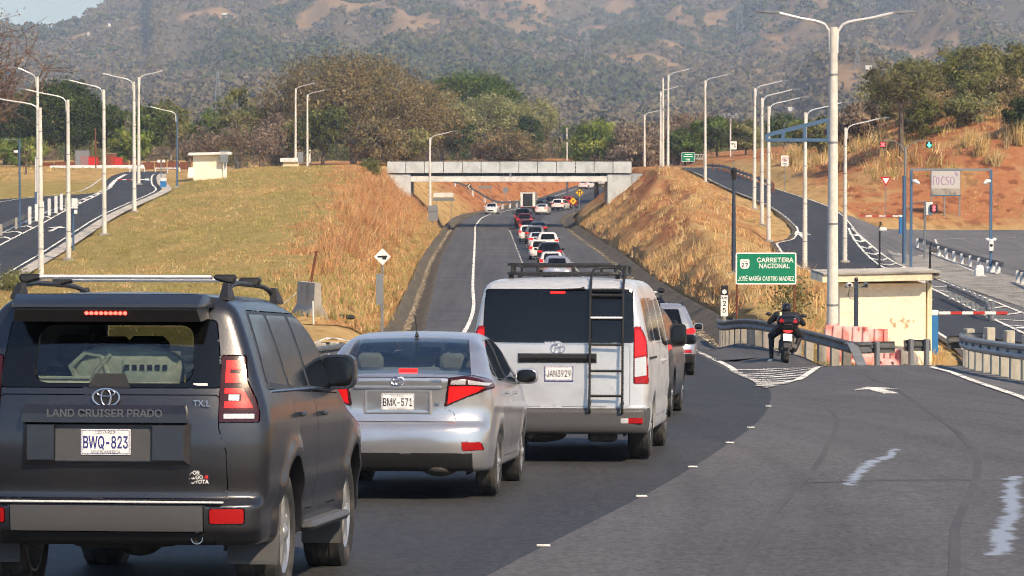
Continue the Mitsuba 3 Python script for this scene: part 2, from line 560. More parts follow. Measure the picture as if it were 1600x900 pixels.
def wing_mirror(t, y, z, hw, bsdf, w=.24, h=.19, dpt=.13, sides=(1, -1), round_=.6):
    for sd in sides:
        c = np.array([sd * (hw + .05 + w / 2), y, z])
        m = trimesh.creation.icosphere(3, 1.0)
        v = m.vertices
        v = np.sign(v) * np.abs(v) ** round_
        v[:, 1] = np.where(v[:, 1] < 0, np.maximum(v[:, 1], -.55), v[:, 1])
        m.vertices = v * [w / 2, dpt, h / 2] / np.abs(v).max(0) + c
        k = part(t, 'wing_mirror', m, bsdf, smooth=40)
        g = trimesh.creation.icosphere(2, 1.0)
        v = np.sign(g.vertices) * np.abs(g.vertices) ** round_
        g.vertices = v * [w * .43, .012, h * .42] / np.abs(v).max(0) + c + [0, -.55 * dpt - .0, 0]
        part(k, 'mirror_glass', g, 'glass_dark', smooth=40)
        part(k, 'stalk', hull(box(.04, .06, .05, (sd * (hw - .04), y + .02, z - h * .35)).vertices, box(.05, .07, .05, (c[0] - sd * w * .2, y + .03, z - h * .3)).vertices), 'plastic_black')


def add_handles(c, spots, bsdf='paint_graphite', sides=(1, -1)):
    for (y, z) in spots:
        for sd in sides:
            x = c.on_side(y, z)
            part(c.t, 'door_handle', at(cat([box(.028, .17, .03, (.030, 0, 0), .009), box(.03, .025, .026, (.01, -.065, 0)), box(.03, .025, .026, (.01, .065, 0))]) if sd == 1 else cat([box(.028, .17, .03, (-.030, 0, 0), .009), box(.03, .025, .026, (-.01, -.065, 0)), box(.03, .025, .026, (-.01, .065, 0))]), sd * x, y, z), bsdf, smooth=30)


def seat(t, x, y, z, bsdf, head=True, w=.48):
    part(t, 'seat', cat([box(w, .14, .62, (x, y, z + .25), .05), box(.26, .1, .18, (x, y - .01, z + .66), .04), box(.03, .03, .12, (x - .06, y, z + .55)), box(.03, .03, .12, (x + .06, y, z + .55))] if head else [box(w, .14, .62, (x, y, z + .25), .05)]), bsdf, smooth=40)
# ------------------------------------------------------------------ the lie of the land (camera at z 0, y is the distance ahead)
def curve(*pts):
    a = np.array(pts, float)
    g = PchipInterpolator(a[:, 0], a[:, 1], extrapolate=False)
    lo, hi = a[0], a[-1]
    return lambda y: np.where(np.asarray(y) < lo[0], lo[1], np.where(np.asarray(y) > hi[0], hi[1], np.nan_to_num(g(np.clip(y, lo[0], hi[0])))))


Z_MAIN = curve((-20, -1.3), (0, -1.96), (18.8, -2.635), (27.5, -2.98), (33.2, -3.19), (45, -3.68), (55, -4.12), (62, -4.45), (68, -4.74), (75, -5.0), (90, -5.5), (103, -5.85), (118, -6.3), (133, -6.6), (160, -6.85), (180, -6.9), (228, -6.6), (281, -6.2),
               (321, -5.9), (350, -5.7), (375, -5.55), (426, -5.3), (460, -4.3), (520, -2.2), (600, -.5), (800, 2))
Z_EXIT = curve((-20, -1.3), (0, -1.96), (18.8, -2.635), (33, -3.19), (45, -3.66), (55, -4.03), (62, -4.28), (67, -4.48), (71, -4.80), (76, -5.25), (84, -5.75), (92, -6.1), (101, -6.35), (115, -6.5), (135, -6.6), (190, -6.3), (230, -4.15), (255, -3.1), (290, -1.6), (330, .1), (360, .6), (800, 2))
Z_LEFT = curve((-20, -1.3), (60, -4.3), (100, -5.6), (140, -6.7), (162, -6.35), (179, -5.5), (198, -4.35), (222, -3.06), (249, -1.95), (269, -1.1), (300, -.2), (330, .2), (420, .5), (800, 2))
X_RLINE = curve((-20, -7.5), (0, -3.7), (20.8, 0.09), (25.8, 1.03), (29.9, 1.75), (34.4, 2.48), (38.2, 3.05), (45.6, 3.95), (54.6, 4.75), (65, 5.25), (76, 5.55), (90, 5.6), (110, 5.5), (133, 5.35), (180, 4.8), (228, 4.2), (281, 3.6), (321, 3.2), (350, 3.45), (375, 4.3), (397, 6.1), (426, 8.9), (460, 13.2), (520, 22), (600, 36))
X_LLINE = curve((-20, -15.5), (0, -11.5), (20.8, -7.1), (30, -5.4), (40, -4.1), (54.6, -2.7), (76, -1.9), (100, -1.8), (133, -1.85), (180, -2.45), (228, -3.0), (281, -3.6), (321, -4.02), (350, -3.85), (375, -3.1), (397, -1.5), (426, 1.1), (460, 5.4), (520, 14.2), (600, 28))
X_REDGE = curve((-20, 0), (70, 5.9), (76, 6.3), (90, 6.4), (103, 6.6), (133, 7.65), (180, 7.5), (228, 7.1), (281, 6.1), (321, 5.6), (350, 5.85), (375, 6.7), (397, 8.5), (426, 11.2), (460, 15.5), (520, 24.4), (600, 38.5))
X_LEDGE = curve((-20, -20), (0, -16), (50, -7), (70, -5.0), (90, -3.6), (103, -3.3), (133, -3.9), (180, -4.8), (228, -5.5), (281, -5.75), (321, -5.9), (350, -5.8), (375, -5.0), (397, -3.4), (426, -.8), (460, 3.5), (520, 12.2), (600, 26))
# the exit lane to the right and its ramp up to the bridge: left and right edges
X_EL = curve((40, 3.0), (54.6, 4.9), (62, 6.3), (69, 7.75), (76, 9.9), (84, 12.9), (93, 14.8), (101, 15.9), (116, 17.1), (135, 18.4), (160, 18.9), (190, 19.0), (212, 19.3), (216, 20.9), (228, 22.3), (255, 22.9), (290, 21.6), (330, 20.6), (380, 22))
X_ER = curve((20, 6.5), (40, 8.0), (49, 8.75), (57, 9.15), (66, 9.75), (72, 11.4), (80, 14.6), (92, 18.0), (101, 19.4), (116, 20.8), (140, 22.4), (162, 23.6), (190, 25.0), (220, 26.6), (255, 28.3), (290, 26.6), (330, 25.4), (380, 27))
X_LR = curve((60, -4.6), (75, -6.5), (90, -12), (110, -21), (130, -27), (150, -29.3), (172, -29.7), (193, -30.1), (217, -30.8), (238, -31.1), (255, -31.4), (270, -33.5), (300, -37), (330, -39))
X_LL = curve((60, -12), (75, -16), (90, -20), (110, -28), (130, -32), (150, -33.6), (172, -33.9), (207, -34.1), (221, -34.5), (240, -35.2), (255, -36), (270, -38), (300, -41), (330, -43))

ctl = []
def N_(x, *dz):
    for d, z in dz:
        ctl.append((x, d, z))
for y in (-20, 0, 20, 40, 60):
    for x in (-14, -8, 0, 6, 12):
        ctl.append((x, y, float(Z_MAIN(y)) - .12 * (x > 9) * max(x - 9, 0) * (y > 30)))
N_(-15, (88, -4.6), (100, -4.85), (120, -5.2), (150, -4.8), (180, -3.6), (220, -1.8), (260, -.3), (300, .6), (350, .8), (400, .8), (470, 1.5))
N_(-21, (100, -5.2), (120, -5.6), (150, -5.3), (180, -4.0), (220, -2.0), (260, -.4), (300, .5), (350, .8))
N_(-26.5, (120, -6.3), (140, -6.5), (162, -6.3), (179, -5.45), (198, -4.2), (222, -3.0), (245, -1.7), (265, -.7), (290, .2), (320, .6), (360, .6))
N_(-8, (84, -4.45), (92, -4.5), (100, -4.7), (110, -4.95), (130, -4.9), (150, -4.5), (180, -3.4), (220, -1.6), (260, -.1), (300, .7), (330, .9))
for d in (110, 140, 162, 179, 198, 222, 249, 269, 300, 330, 380):
    for x in (-32, -40, -60, -90):
        ctl.append((x, d, float(Z_LEFT(d)) + (0 if d > 120 else 0)))
N_(9, (80, -5.1), (100, -5.35), (130, -5.3), (160, -4.8), (190, -3.7), (220, -2.3), (250, -.9), (280, .1), (310, .7), (350, .9))
N_(13.5, (100, -5.4), (130, -5.35), (160, -4.7), (190, -3.5), (220, -2.2), (250, -.8), (275, .2), (300, .7), (330, .9), (370, .8))
N_(17, (130, -6.1), (160, -5.6), (190, -5.0), (214, -4.4), (225, -3.7), (250, -2.2), (280, -.7), (310, .4), (340, .7))
for d in (95, 115, 135, 160, 190, 215, 240, 265, 290, 330):
    for x in (21, 25):
        ctl.append((x, d, float(Z_EXIT(d))))
ZPLAZA = curve((60, -4.6), (70, -5.2), (85, -6.0), (100, -6.35), (115, -6.5), (135, -6.6), (165, -6.45), (190, -6.2), (225, -5.35), (255, -4.95), (330, -1))
for d in (75, 100, 130, 160, 190, 220, 250):
    for x in (32, 42, 60, 90):
        ctl.append((x, d, float(ZPLAZA(d)) if x > 30 else 0))
N_(31, (264, -3.4), (290, -1.0), (320, .5), (360, 1.0), (400, 1.3))
N_(36, (262, -3.9), (275, -1.4), (290, 1.2), (310, 2.6), (340, 3.0), (380, 3))
N_(41, (260, -4.5), (272, -1.5), (285, 2.4), (300, 4.4), (330, 5.2), (380, 5))
N_(46, (259, -4.7), (270, -1.6), (285, 4.2), (300, 6.2), (330, 7.2), (380, 7))
N_(55, (258, -4.7), (268, -1.4), (283, 6.0), (300, 8.0), (330, 9.2), (380, 9.2))
N_(80, (258, -4.5), (270, .5), (285, 7.5), (300, 9.5), (330, 11), (380, 11))
for d in (430, 520, 700):
    for x in (-120, -60, -20, 20, 60, 120):
        ctl.append((x, d, {430: 1.2, 520: 2.0, 700: 4.0}[d] + (4 if x >= 60 and d < 600 else 0)))
N_(-90, (0, -3), (60, -5))
N_(60, (0, -3.5), (40, -4.6))
N_(120, (60, -5), (200, -5), (300, 10))
N_(-140, (60, -5), (200, -3), (330, .5))
ctl = np.array(ctl)
_rbf = RBFInterpolator(ctl[:, :2] * [1, .6], ctl[:, 2], kernel='linear', smoothing=.6, neighbors=40)
_gx = np.unique(np.concatenate([np.linspace(-150, -60, 31), np.linspace(-60, 70, 131), np.linspace(70, 150, 28)]))
_gy = np.unique(np.concatenate([np.linspace(-20, 420, 221), np.linspace(420, 720, 61)]))
_n = _rbf(np.stack(np.meshgrid(_gx, _gy * .6, indexing='ij'), -1).reshape(-1, 2)).reshape(len(_gx), len(_gy))
from scipy.ndimage import gaussian_filter
_n = gaussian_filter(_n, 1.6)
_nf = RegularGridInterpolator((_gx, _gy), _n, bounds_error=False, fill_value=None)


def sst(a, b, x):
    t = np.clip((x - a) / (b - a), 0, 1)
    return t * t * (3 - 2 * t)


def nat(x, y):
    return _nf(np.stack([np.clip(x, -150, 150), np.clip(y, -20, 720)], -1))


def height(x, y):
    """Ground height of the place, roads included."""
    x, y = np.broadcast_arrays(np.asarray(x, float), np.asarray(y, float))
    n = nat(x, y)
    n = n + .22 * (meshkit.fbm(np.stack([x * .22, y * .16, 0 * x], -1), 3, 4) - .5) * sst(75, 110, y)
    # side ramps
    ze = Z_EXIT(y)
    de = np.maximum(X_EL(y) - x, x - X_ER(y))
    w = (1 - sst(.5, 3.2, de)) * (y > 40)
    n = n * (1 - w) + ze * w
    zl = Z_LEFT(y)
    dl = np.maximum((X_LL(y) - 9) - x, x - X_LR(y))
    w = (1 - sst(.9, 3.4, dl)) * sst(66, 80, y)
    n = n * (1 - w) + zl * w
    # toll plaza right
    w = sst(0, 3, x - X_ER(y)) * (y > 95) * (1 - sst(254, 259, y)) * (1 - sst(225, 262, y) * (1 - sst(0, 8, x - X_ER(y))))
    n = n * (1 - w) + ZPLAZA(y) * w
    # main road and the sides of its cutting
    zm = Z_MAIN(y)
    g = 1.5 * sst(86, 100, y)
    xl, xr = X_LEDGE(y) - g, X_REDGE(y) + g
    dist = np.maximum(xl - x, x - xr)
    rise = .78 + .5 * (meshkit.fbm(np.stack([x * .35, y * .09, 0 * x + 3], -1), 3, 9) - .5)
    up = zm + .05 + np.maximum(dist, 0) * rise
    dn = zm - np.maximum(dist, 0) * .45
    k = .5
    h = np.maximum(k - np.abs(n - up), 0) / k
    z = np.minimum(n, up) - h * h * k * .25 * (dist > 0)
    z = np.maximum(z, dn)
    inside = dist <= 0
    near = 1 - sst(58, 72, y)                                  # before the gore the two carriageways are one plane
    zroad = np.where(x > X_RLINE(y) + .2, zm * (1 - sst(0, 2.5, x - X_RLINE(y) - .2)) + ze * sst(0, 2.5, x - X_RLINE(y) - .2), zm)
    z = np.where((y < 72) & (x > X_LEDGE(y)) & (x < X_ER(y) + 1.5), zroad, np.where(inside, zm, z))
    return z


def drape(poly, off=0.0, size=2.0, zf=None, rel=0.0):
    """A plan polygon laid on the ground as a sheet."""
    g = poly if hasattr(poly, 'geom_type') else sg.Polygon(poly)
    g = g.buffer(0)
    out = []
    for q in getattr(g, 'geoms', [g]):
        if q.area < 1e-5:
            continue
        # cut along y so that triangles stay small
        y0, y1 = q.bounds[1], q.bounds[3]
        n = max(1, int((y1 - y0) / (size * 2)))
        es = np.linspace(y0, y1, n + 1)
        for a, b in zip(es[:-1], es[1:]):
            c = q.intersection(sg.box(q.bounds[0] - 1, a, q.bounds[2] + 1, b))
            for r in getattr(c, 'geoms', [c]):
                if r.geom_type != 'Polygon' or r.area < 1e-6:
                    continue
                v, f = trimesh.creation.triangulate_polygon(r, engine='earcut')
                if len(f) == 0:
                    continue
                v, f = trimesh.remesh.subdivide_to_size(np.c_[v, np.zeros(len(v))], f, size * 2, max_iter=14)
                out.append(trimesh.Trimesh(v, f, process=False))
    m = cat(out)
    m.merge_vertices()
    v = m.vertices.copy()
    v[:, 2] = (zf or height)(v[:, 0], v[:, 1]) + off + rel * v[:, 1]
    m.vertices = v
    nz = np.cross(v[m.faces[:, 1]] - v[m.faces[:, 0]], v[m.faces[:, 2]] - v[m.faces[:, 0]])[:, 2]
    f = m.faces.copy()
    f[nz < 0] = f[nz < 0][:, ::-1]
    m.faces = f
    return m


def strip(fl, fr, y0, y1, off=0.0, step=1.5, nx=4, zf=None, rel=0.0):
    """Road sheet between two edge curves."""
    ys = np.linspace(y0, y1, max(2, int((y1 - y0) / step) + 1))
    a, b = (fl(ys) if callable(fl) else np.full_like(ys, fl)), (fr(ys) if callable(fr) else np.full_like(ys, fr))
    u = np.linspace(0, 1, nx + 1)
    xs = a[:, None] + (b - a)[:, None] * u
    yy = np.broadcast_to(ys[:, None], xs.shape)
    z = (zf or height)(xs, yy) + off + rel * yy
    v = np.stack([xs, yy, z], -1).reshape(-1, 3)
    i, j = np.meshgrid(np.arange(len(ys) - 1), np.arange(nx), indexing='ij')
    k = nx + 1
    q = np.stack([i * k + j, i * k + j + 1, (i + 1) * k + j + 1, (i + 1) * k + j], -1).reshape(-1, 4)
    return trimesh.Trimesh(v, np.vstack([q[:, [0, 1, 2]], q[:, [0, 2, 3]]]), process=False)


def line(pts, w, off=.012, rel=1.2e-4, rag=0.0, size=1.2):
    """Painted line of width w along plan points."""
    g = sg.LineString(pts).buffer(w / 2, cap_style=2, join_style=1)
    if rag:
        g = ragged(g, rag)
    return drape(g, off, size, rel=rel)


def ragged(g, a, step=.25, seed=3):
    if g.geom_type != 'Polygon':
        return shapely.ops.unary_union([ragged(q, a, step, seed) for q in g.geoms])
    c = np.array(g.segmentize(step).exterior.coords)[:-1]
    n = meshkit.fbm(np.c_[c * 2.7, np.full(len(c), seed)], 3, seed) - .5
    m = meshkit.fbm(np.c_[c * 2.7 + 31, np.full(len(c), seed)], 3, seed + 5) - .5
    return sg.Polygon(c + a * np.stack([n, m], 1)).buffer(0)


def cline(f, y0, y1, n=40, dx=0.0):
    ys = np.linspace(y0, y1, n)
    return np.stack([f(ys) + dx, ys], 1)


def gz(x, y):
    return float(height(np.array([x]), np.array([y]))[0])


# --- ground materials
def grain(p, s):
    return fbm(p.x * s, p.y * s, p.z * s)


def soil_fn(p, n, uv):
    x, y = p.x, p.y / KD
    big = fbm(x * .05, y * .035, 3.1)
    mid = fbm(x * .35, y * .2, p.z * .3)
    fine = fbm(x * 2.6, y * 1.3, p.z * 2.6, octaves=4)
    clump = fbm(x * 1.1, y * .55, p.z * 1.1 + 9)
    straw = mix((.42, .27, .11), (.60, .43, .21), fine)
    straw = mix(straw, (.30, .175, .07), .7 * smoothstep(.50, .72, clump))
    green = mix((.22, .19, .065), (.38, .315, .125), fine)
    left = 1 - smoothstep(-9.5, -6.5, x)                       # the greener slope left of the cutting
    gm = smoothstep(.40, .60, big) * left * (1 - smoothstep(262, 300, y)) * smoothstep(60, 90, y)
    verge = (1 - smoothstep(.2, .9, dr.abs((x - 8.5) / 4))) * smoothstep(.4, .6, mid) * (1 - smoothstep(100, 125, y))
    col = mix(straw, green, dr.clip(gm * .75 + verge * .6, 0, 1) * smoothstep(.25, .55, mid + .12))
    red = mix((.36, .135, .060), (.52, .25, .12), fine)
    red = mix(red, (.27, .10, .05), smoothstep(.52, .7, clump))
    hill = smoothstep(28, 33, x) * smoothstep(255, 262, y)
    spur = smoothstep(9.5, 12, x) * (1 - smoothstep(19, 22, x)) * smoothstep(175, 235, y) * .75
    cutl = smoothstep(.10, .28, 1 - n.z) * (1 - smoothstep(-5, -3, x)) * smoothstep(-24, -18, x) * smoothstep(.3, .55, mid + .1) * (1 - smoothstep(315, 330, y)) * .55
    cutr = smoothstep(7, 9, x) * (1 - smoothstep(12, 16, x)) * smoothstep(84, 110, y) * .25
    far = smoothstep(380, 410, y) * (1 - smoothstep(540, 570, y)) * (1 - smoothstep(26, 32, x)) * smoothstep(-40, -25, x) * .95
    top_ = 1 - smoothstep(3.6, 7.5, p.z + 5 * (mid - .5))
    slopey = smoothstep(.03, .20, 1 - n.z)
    rm = dr.clip(hill * top_ * (.42 + 1.0 * smoothstep(.32, .54, mid)) + spur * smoothstep(.30, .6, mid + .25 * slopey) + cutr * slopey * 2 * smoothstep(.3, .6, mid) + far + cutl, 0, 1)
    return mix(col, red, rm)


scene['soil'] = {'type': 'twosided', 'nested': {'type': 'diffuse', 'reflectance': mikit.proc(soil_fn)}}


# two dribbles of paint spilt on the exit lane: points along each, and its half width
SPILLS = [([(3.22, 27.3), (3.35, 28.2), (3.62, 29.6), (3.85, 30.8), (4.25, 32.2), (4.45, 33.4)], .058), ([(3.41, 20.2), (3.62, 21.2), (3.77, 22.1), (4.10, 23.6), (4.36, 25.2), (4.62, 26.5), (5.0, 28.6)], .075)]


def spilt(p):
    m = mi.Float(0)
    wob = (fbm(p.x * 5, p.y * 3, 6.0) - .5)
    for pts, w in SPILLS:
        for (x0, y0), (x1, y1) in zip(pts[:-1], pts[1:]):
            y0, y1 = y0 * KD, y1 * KD
            t = dr.clip((p.y - y0) / (y1 - y0), 0, 1)
            d = dr.abs(p.x - (x0 + (x1 - x0) * t) + wob * .16) + 3 * dr.maximum(0, dr.abs(p.y - (y0 + y1) / 2) - (y1 - y0) / 2)
            m = dr.maximum(m, 1 - smoothstep(w * .45, w * 1.5, d + .10 * (fbm(p.x * 11, p.y * 4, 2.0) - .42)))
    return m


def asphalt(key, base, lo, hi, patchy=1.0, rough=.75):
    def fn(p, n, uv):
        a = p.x - .13 * p.y * (1 - smoothstep(20, 75, p.y))
        t = fbm(a * .9, p.y * .03, .3)
        s = fbm(a * 3.5, p.y * .05, 7.0)
        g = fbm(p.x * 24, p.y * 12, 1.0, octaves=2)
        m = fbm(p.x * .35 + 4, p.y * .35, 2.0)
        h = noise(p.x * 70, p.y * 32, 4.0)
        v = base * (1 + .30 * (h - .5) + patchy * (.5 * (t - .5) + .55 * (s - .5) + .45 * (m - .5)) + .5 * (g - .5))
        crack = 1 - smoothstep(.0, .012, dr.abs(fbm(p.x * .45, p.y * .22, 5.5) - .5)) * 1.0
        v = v * (1 - .10 * crack * patchy)
        if key == 'asphalt_light':
            return mix(mi.Color3f(v * .98, v * .985, v * 1.05), (.22, .265, .345), .85 * spilt(p))
        return mi.Color3f(v * .98, v * .985, v * 1.05)
    P(key, mikit.proc(fn), rough, specular=.35)


asphalt('asphalt_dark', .034, 0, 0, .5, .62)
asphalt('asphalt_mid', .062, 0, 0, .8, .7)
asphalt('asphalt_light', .074, 0, 0, .62, .72)
asphalt('asphalt_brown', .10, 0, 0, .8)


def conc(key, c, dirt=.5):
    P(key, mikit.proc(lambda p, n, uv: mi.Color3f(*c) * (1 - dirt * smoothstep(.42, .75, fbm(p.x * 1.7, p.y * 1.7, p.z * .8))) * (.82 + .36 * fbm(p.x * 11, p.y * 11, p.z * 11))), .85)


conc('concrete', (.34, .32, .29), .45)
conc('concrete_white', (.70, .71, .71), .2)
conc('concrete_pole', (.68, .66, .61), .15)
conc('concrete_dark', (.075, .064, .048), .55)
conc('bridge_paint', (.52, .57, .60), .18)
conc('plaza_slab', (.20, .195, .185), .4)
conc('cream_wall', (.86, .79, .64), .05)
conc('cream_trim', (.78, .71, .52), .15)
P('road_paint', mikit.proc(lambda p, n, uv: mi.Color3f(.66, .65, .61) * (1 - .55 * smoothstep(.50, .66, fbm(p.x * 5, p.y * 2.4, 3.3, octaves=4)))), .6)
P('road_paint_worn', mikit.proc(lambda p, n, uv: mix((.45, .44, .41), (.10, .10, .10), smoothstep(.42, .60, fbm(p.x * 4, p.y * 1.6, 8.3, octaves=4)))), .7)
P('galvanised', mikit.proc(lambda p, n, uv: mi.Color3f(.30, .32, .33) * (.75 + .5 * fbm(p.x * 2, p.y * 2, p.z * 9))), .42, metallic=.7)
P('post_wood', mikit.proc(lambda p, n, uv: mi.Color3f(.42, .40, .34) * (.7 + .6 * fbm(p.x * 9, p.y * 9, p.z * 2))), .8)
P('steel_blue', (.07, .14, .25), .45, metallic=.2)
P('steel_grey', (.24, .26, .28), .45, metallic=.4)
P('dark_pole', (.03, .045, .075), .45)
P('rust', mikit.proc(lambda p, n, uv: mi.Color3f(.16, .05, .025) * (.6 + .8 * fbm(p.x * 9, p.y * 9, p.z * 5))), .8)
P('barrier_pink', mikit.proc(lambda p, n, uv: mix(mix((.66, .24, .21), (.78, .52, .50), smoothstep(.40, .62, fbm(p.x * 2.3, p.y * 2, p.z * 2.2))), (.40, .05, .045), smoothstep(.60, .72, fbm(p.x * 3, p.y * 3, p.z * 3 + 8)))), .6)
P('cabinet_blue', (.03, .17, .42), .4)
P('red_paint', (.45, .03, .025), .45)

# --- ground sheet
ys = np.unique(np.concatenate([np.linspace(-20, 60, 41), np.linspace(60, 130, 101), np.linspace(130, 340, 211), np.linspace(340, 480, 81), np.linspace(480, 720, 41)]))
xs = np.unique(np.concatenate([np.linspace(-150, -60, 40), np.linspace(-60, -18, 64), np.linspace(-18, 30, 121), np.linspace(30, 62, 50), np.linspace(62, 150, 40)]))
GX, GY = np.meshgrid(xs, ys)
GZ = height(GX, GY)
lower = np.zeros_like(GZ)
def sink(fl, fr, y0, y1, d=.16):
    a, b = fl(GY), fr(GY)
    lower[:] = np.maximum(lower, d * (GX > a - .15) * (GX < b + .15) * (GY > y0 - 1) * (GY < y1 + 1))
sink(lambda y: X_LEDGE(y) - 2.0 * (y > 86), lambda y: X_REDGE(y) + 2.0 * (y > 86), -20, 560, .6)
sink(lambda y: X_RLINE(y), lambda y: X_ER(y) + 1.2, -20, 92, .3)
sink(lambda y: X_EL(y) - .3, lambda y: X_ER(y) + .3, 54, 378)
sink(lambda y: X_LL(y) - 9.2 * (1 - sst(238, 256, y)) - .4, lambda y: X_LR(y) + .9, 64, 328)
sink(lambda y: X_ER(y), lambda y: 95 + 0 * y, 96, 256)
vz = GZ - lower
V = np.stack([GX, GY, vz], -1).reshape(-1, 3)
nx_, ny_ = len(xs), len(ys)
i, j = np.meshgrid(np.arange(ny_ - 1), np.arange(nx_ - 1), indexing='ij')
q = np.stack([i * nx_ + j, i * nx_ + j + 1, (i + 1) * nx_ + j + 1, (i + 1) * nx_ + j], -1).reshape(-1, 4)
gm = trimesh.Trimesh(V, np.vstack([q[:, [0, 1, 2]], q[:, [0, 2, 3]]]), process=False)
struct('ground', gm, 'soil', smooth=True)
# skirt of plain ground to the horizon
R_ = []
for (x0, x1, y0, y1) in ((-5900, -149, -900, 720), (149, 5900, -900, 720), (-149, 149, -900, -20)):
    gx, gy = np.meshgrid(np.linspace(x0, x1, 60), np.linspace(y0, y1, 30))
    zz = nat(np.clip(gx, -150, 150).ravel(), np.clip(gy, -20, 720).ravel()).reshape(gx.shape) - .15
    i, j = np.meshgrid(np.arange(29), np.arange(59), indexing='ij')
    q = np.stack([i * 60 + j, i * 60 + j + 1, (i + 1) * 60 + j + 1, (i + 1) * 60 + j], -1).reshape(-1, 4)
    R_.append(trimesh.Trimesh(np.stack([gx, gy, zz], -1).reshape(-1, 3), np.vstack([q[:, [0, 1, 2]], q[:, [0, 2, 3]]]), process=False))
struct('terrain', cat(R_), 'soil', smooth=True)

# --- carriageways
XC = lambda y: X_LLINE(y) + (X_RLINE(y) - X_LLINE(y)) * .5
XS = lambda y: X_RLINE(y) + .12
struct('main_road', strip(XC, XS, -18, 560, 0, 1.2, 5), 'asphalt_dark', smooth=True)
struct('main_road', strip(X_LLINE, XC, 88, 560, 0, 1.2, 4), 'asphalt_mid', smooth=True)
struct('main_road', strip(lambda y: X_LEDGE(y), XC, -18, 88, 0, 1.2, 6), 'asphalt_dark', smooth=True)
struct('road_shoulder', strip(X_LEDGE, X_LLINE, 88, 560, 0, 1.5, 3), 'asphalt_mid', smooth=True)
struct('road_shoulder', strip(XS, X_REDGE, 68, 560, 0, 1.2, 4), 'asphalt_mid', smooth=True)
struct('road_shoulder', drape(sg.Polygon([(4.9, 56), (7.6, 69.2), (8.75, 73.4), (8.2, 76.8), (7.5, 81), (6.75, 88), (6.3, 92), (5.5, 92), (5.2, 66)]), .010, .8), 'asphalt_mid', smooth=True)
struct('exit_road', strip(XS, X_ER, -18, 68, 0, 1.0, 10), 'asphalt_light', smooth=True)
struct('exit_road', strip(X_ER, lambda y: X_ER(y) + 1.1 + 2.2 * sst(45, 60, y), 0, 66.5, 0, 1.0, 4), 'asphalt_brown', smooth=True)
struct('exit_ramp', strip(X_EL, X_ER, 68, 376, 0, 1.0, 8), 'asphalt_dark', smooth=True)
struct('entry_ramp', strip(lambda y: X_LL(y) - 8.8 * (1 - sst(238, 256, y)) - .3, lambda y: X_LR(y) + .25, 66, 326, 0, 1.2, 10), 'asphalt_dark', smooth=True)
struct('toll_plaza', drape(sg.Polygon([(X_ER(y) + .02, y) for y in np.linspace(98, 252, 60)] + [(95, 252), (95, 98)]), 0, 3.0), 'asphalt_brown', smooth=True)

struct('main_road', box(34, 500, .4, (-6, -269, -1.62)), 'asphalt_light')

# --- concrete drain channels along the cutting
def channel(side):
    ys = np.arange(88, 470, 1.5)
    e = X_LEDGE(ys) if side < 0 else X_REDGE(ys)
    zm = Z_MAIN(ys)
    pro = [(0, .0), (.25, -.02), (.75, -.42), (.95, -.42), (1.4, .08), (1.55, .12)] if side < 0 else [(0, 0), (.15, -.02), (.40, -.30), (.65, -.30), (1.45, .20), (1.6, .22)]
    v = np.stack([np.stack([e + side * a, ys, zm + b], -1) for a, b in pro], 1).reshape(-1, 3)
    k = len(pro)
    i, j = np.meshgrid(np.arange(len(ys) - 1), np.arange(k - 1), indexing='ij')
    q = np.stack([i * k + j, i * k + j + 1, (i + 1) * k + j + 1, (i + 1) * k + j], -1).reshape(-1, 4)
    return trimesh.Trimesh(v, np.vstack([q[:, [0, 1, 2]], q[:, [0, 2, 3]]]), process=False)
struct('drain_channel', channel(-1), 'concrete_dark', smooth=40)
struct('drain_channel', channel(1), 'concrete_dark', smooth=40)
# kerb of the ramps
struct('kerb', strip(lambda y: X_LR(y) + .25, lambda y: X_LR(y) + 1.15, 120, 300, .10, 1.5, 2), 'concrete', smooth=True)
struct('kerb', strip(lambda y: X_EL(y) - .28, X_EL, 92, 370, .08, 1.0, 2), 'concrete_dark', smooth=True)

# --- paint on the road
def mark(name, m, b='road_paint', road='main_road'):
    k = newkey(f'{road}__{name}')
    scene[k] = mikit.ply(stretch(m), b, smooth=True)
    return k


mark('edge_line', line(cline(X_LLINE, 60, 545, 130), .17, .012))
mark('edge_line', line(cline(X_RLINE, 70, 320, 70, .0), .15, .012), 'road_paint_worn')
mark('edge_line', line(cline(X_RLINE, 70, 79.5, 12), .16, .014))
mark('lane_line', line(cline(XC, 205, 300, 30), .10, .014), 'road_paint_worn')
for x, y in [(.09, 20.9), (1.03, 25.9), (1.75, 30), (2.48, 34.5), (3.03, 38.3), (3.95, 45.7)]:
    mark('road_stud', at(box(.10, .07, .012, (0, 0, 0), .004), float(X_RLINE(y)) + .12, y, float(Z_MAIN(y)) + .006))
# gore: outline, stripes and worn tip
tip, gl, gr = (4.86, 54.8), (5.42, 71), (7.70, 71)
gore = sg.Polygon([tip, (5.05, 60), gl, gr, (6.05, 60.2)])
mark('gore_edge', drape(ragged(sg.LineString([(4.95, 56.5), (5.95, 59.9), (7.3, 68.2), (7.75, 71)]).buffer(.09, cap_style=2), .06), .018, .8), road='exit_road')
mark('gore_edge', drape(ragged(sg.LineString([(4.95, 57), (5.08, 60), gl]).buffer(.07, cap_style=2), .08), .018, .8), 'road_paint_worn', 'exit_road')
for y in (59.5, 61.2, 62.9, 64.6, 66.4, 68.3, 70.3):
    c = sg.box(4, y - .17, 9, y + .17).intersection(gore)
    if c.area > .02:
        mark('gore_stripe', drape(ragged(c.buffer(.01), .10), .020, .6), road='exit_road')
mark('gore_tip', drape(ragged(sg.Polygon([(4.88, 54.7), (4.75, 56.4), (5.0, 58.6), (5.75, 58.8), (5.2, 56.3)]), .25), .018, .6), 'road_paint_worn', 'exit_road')
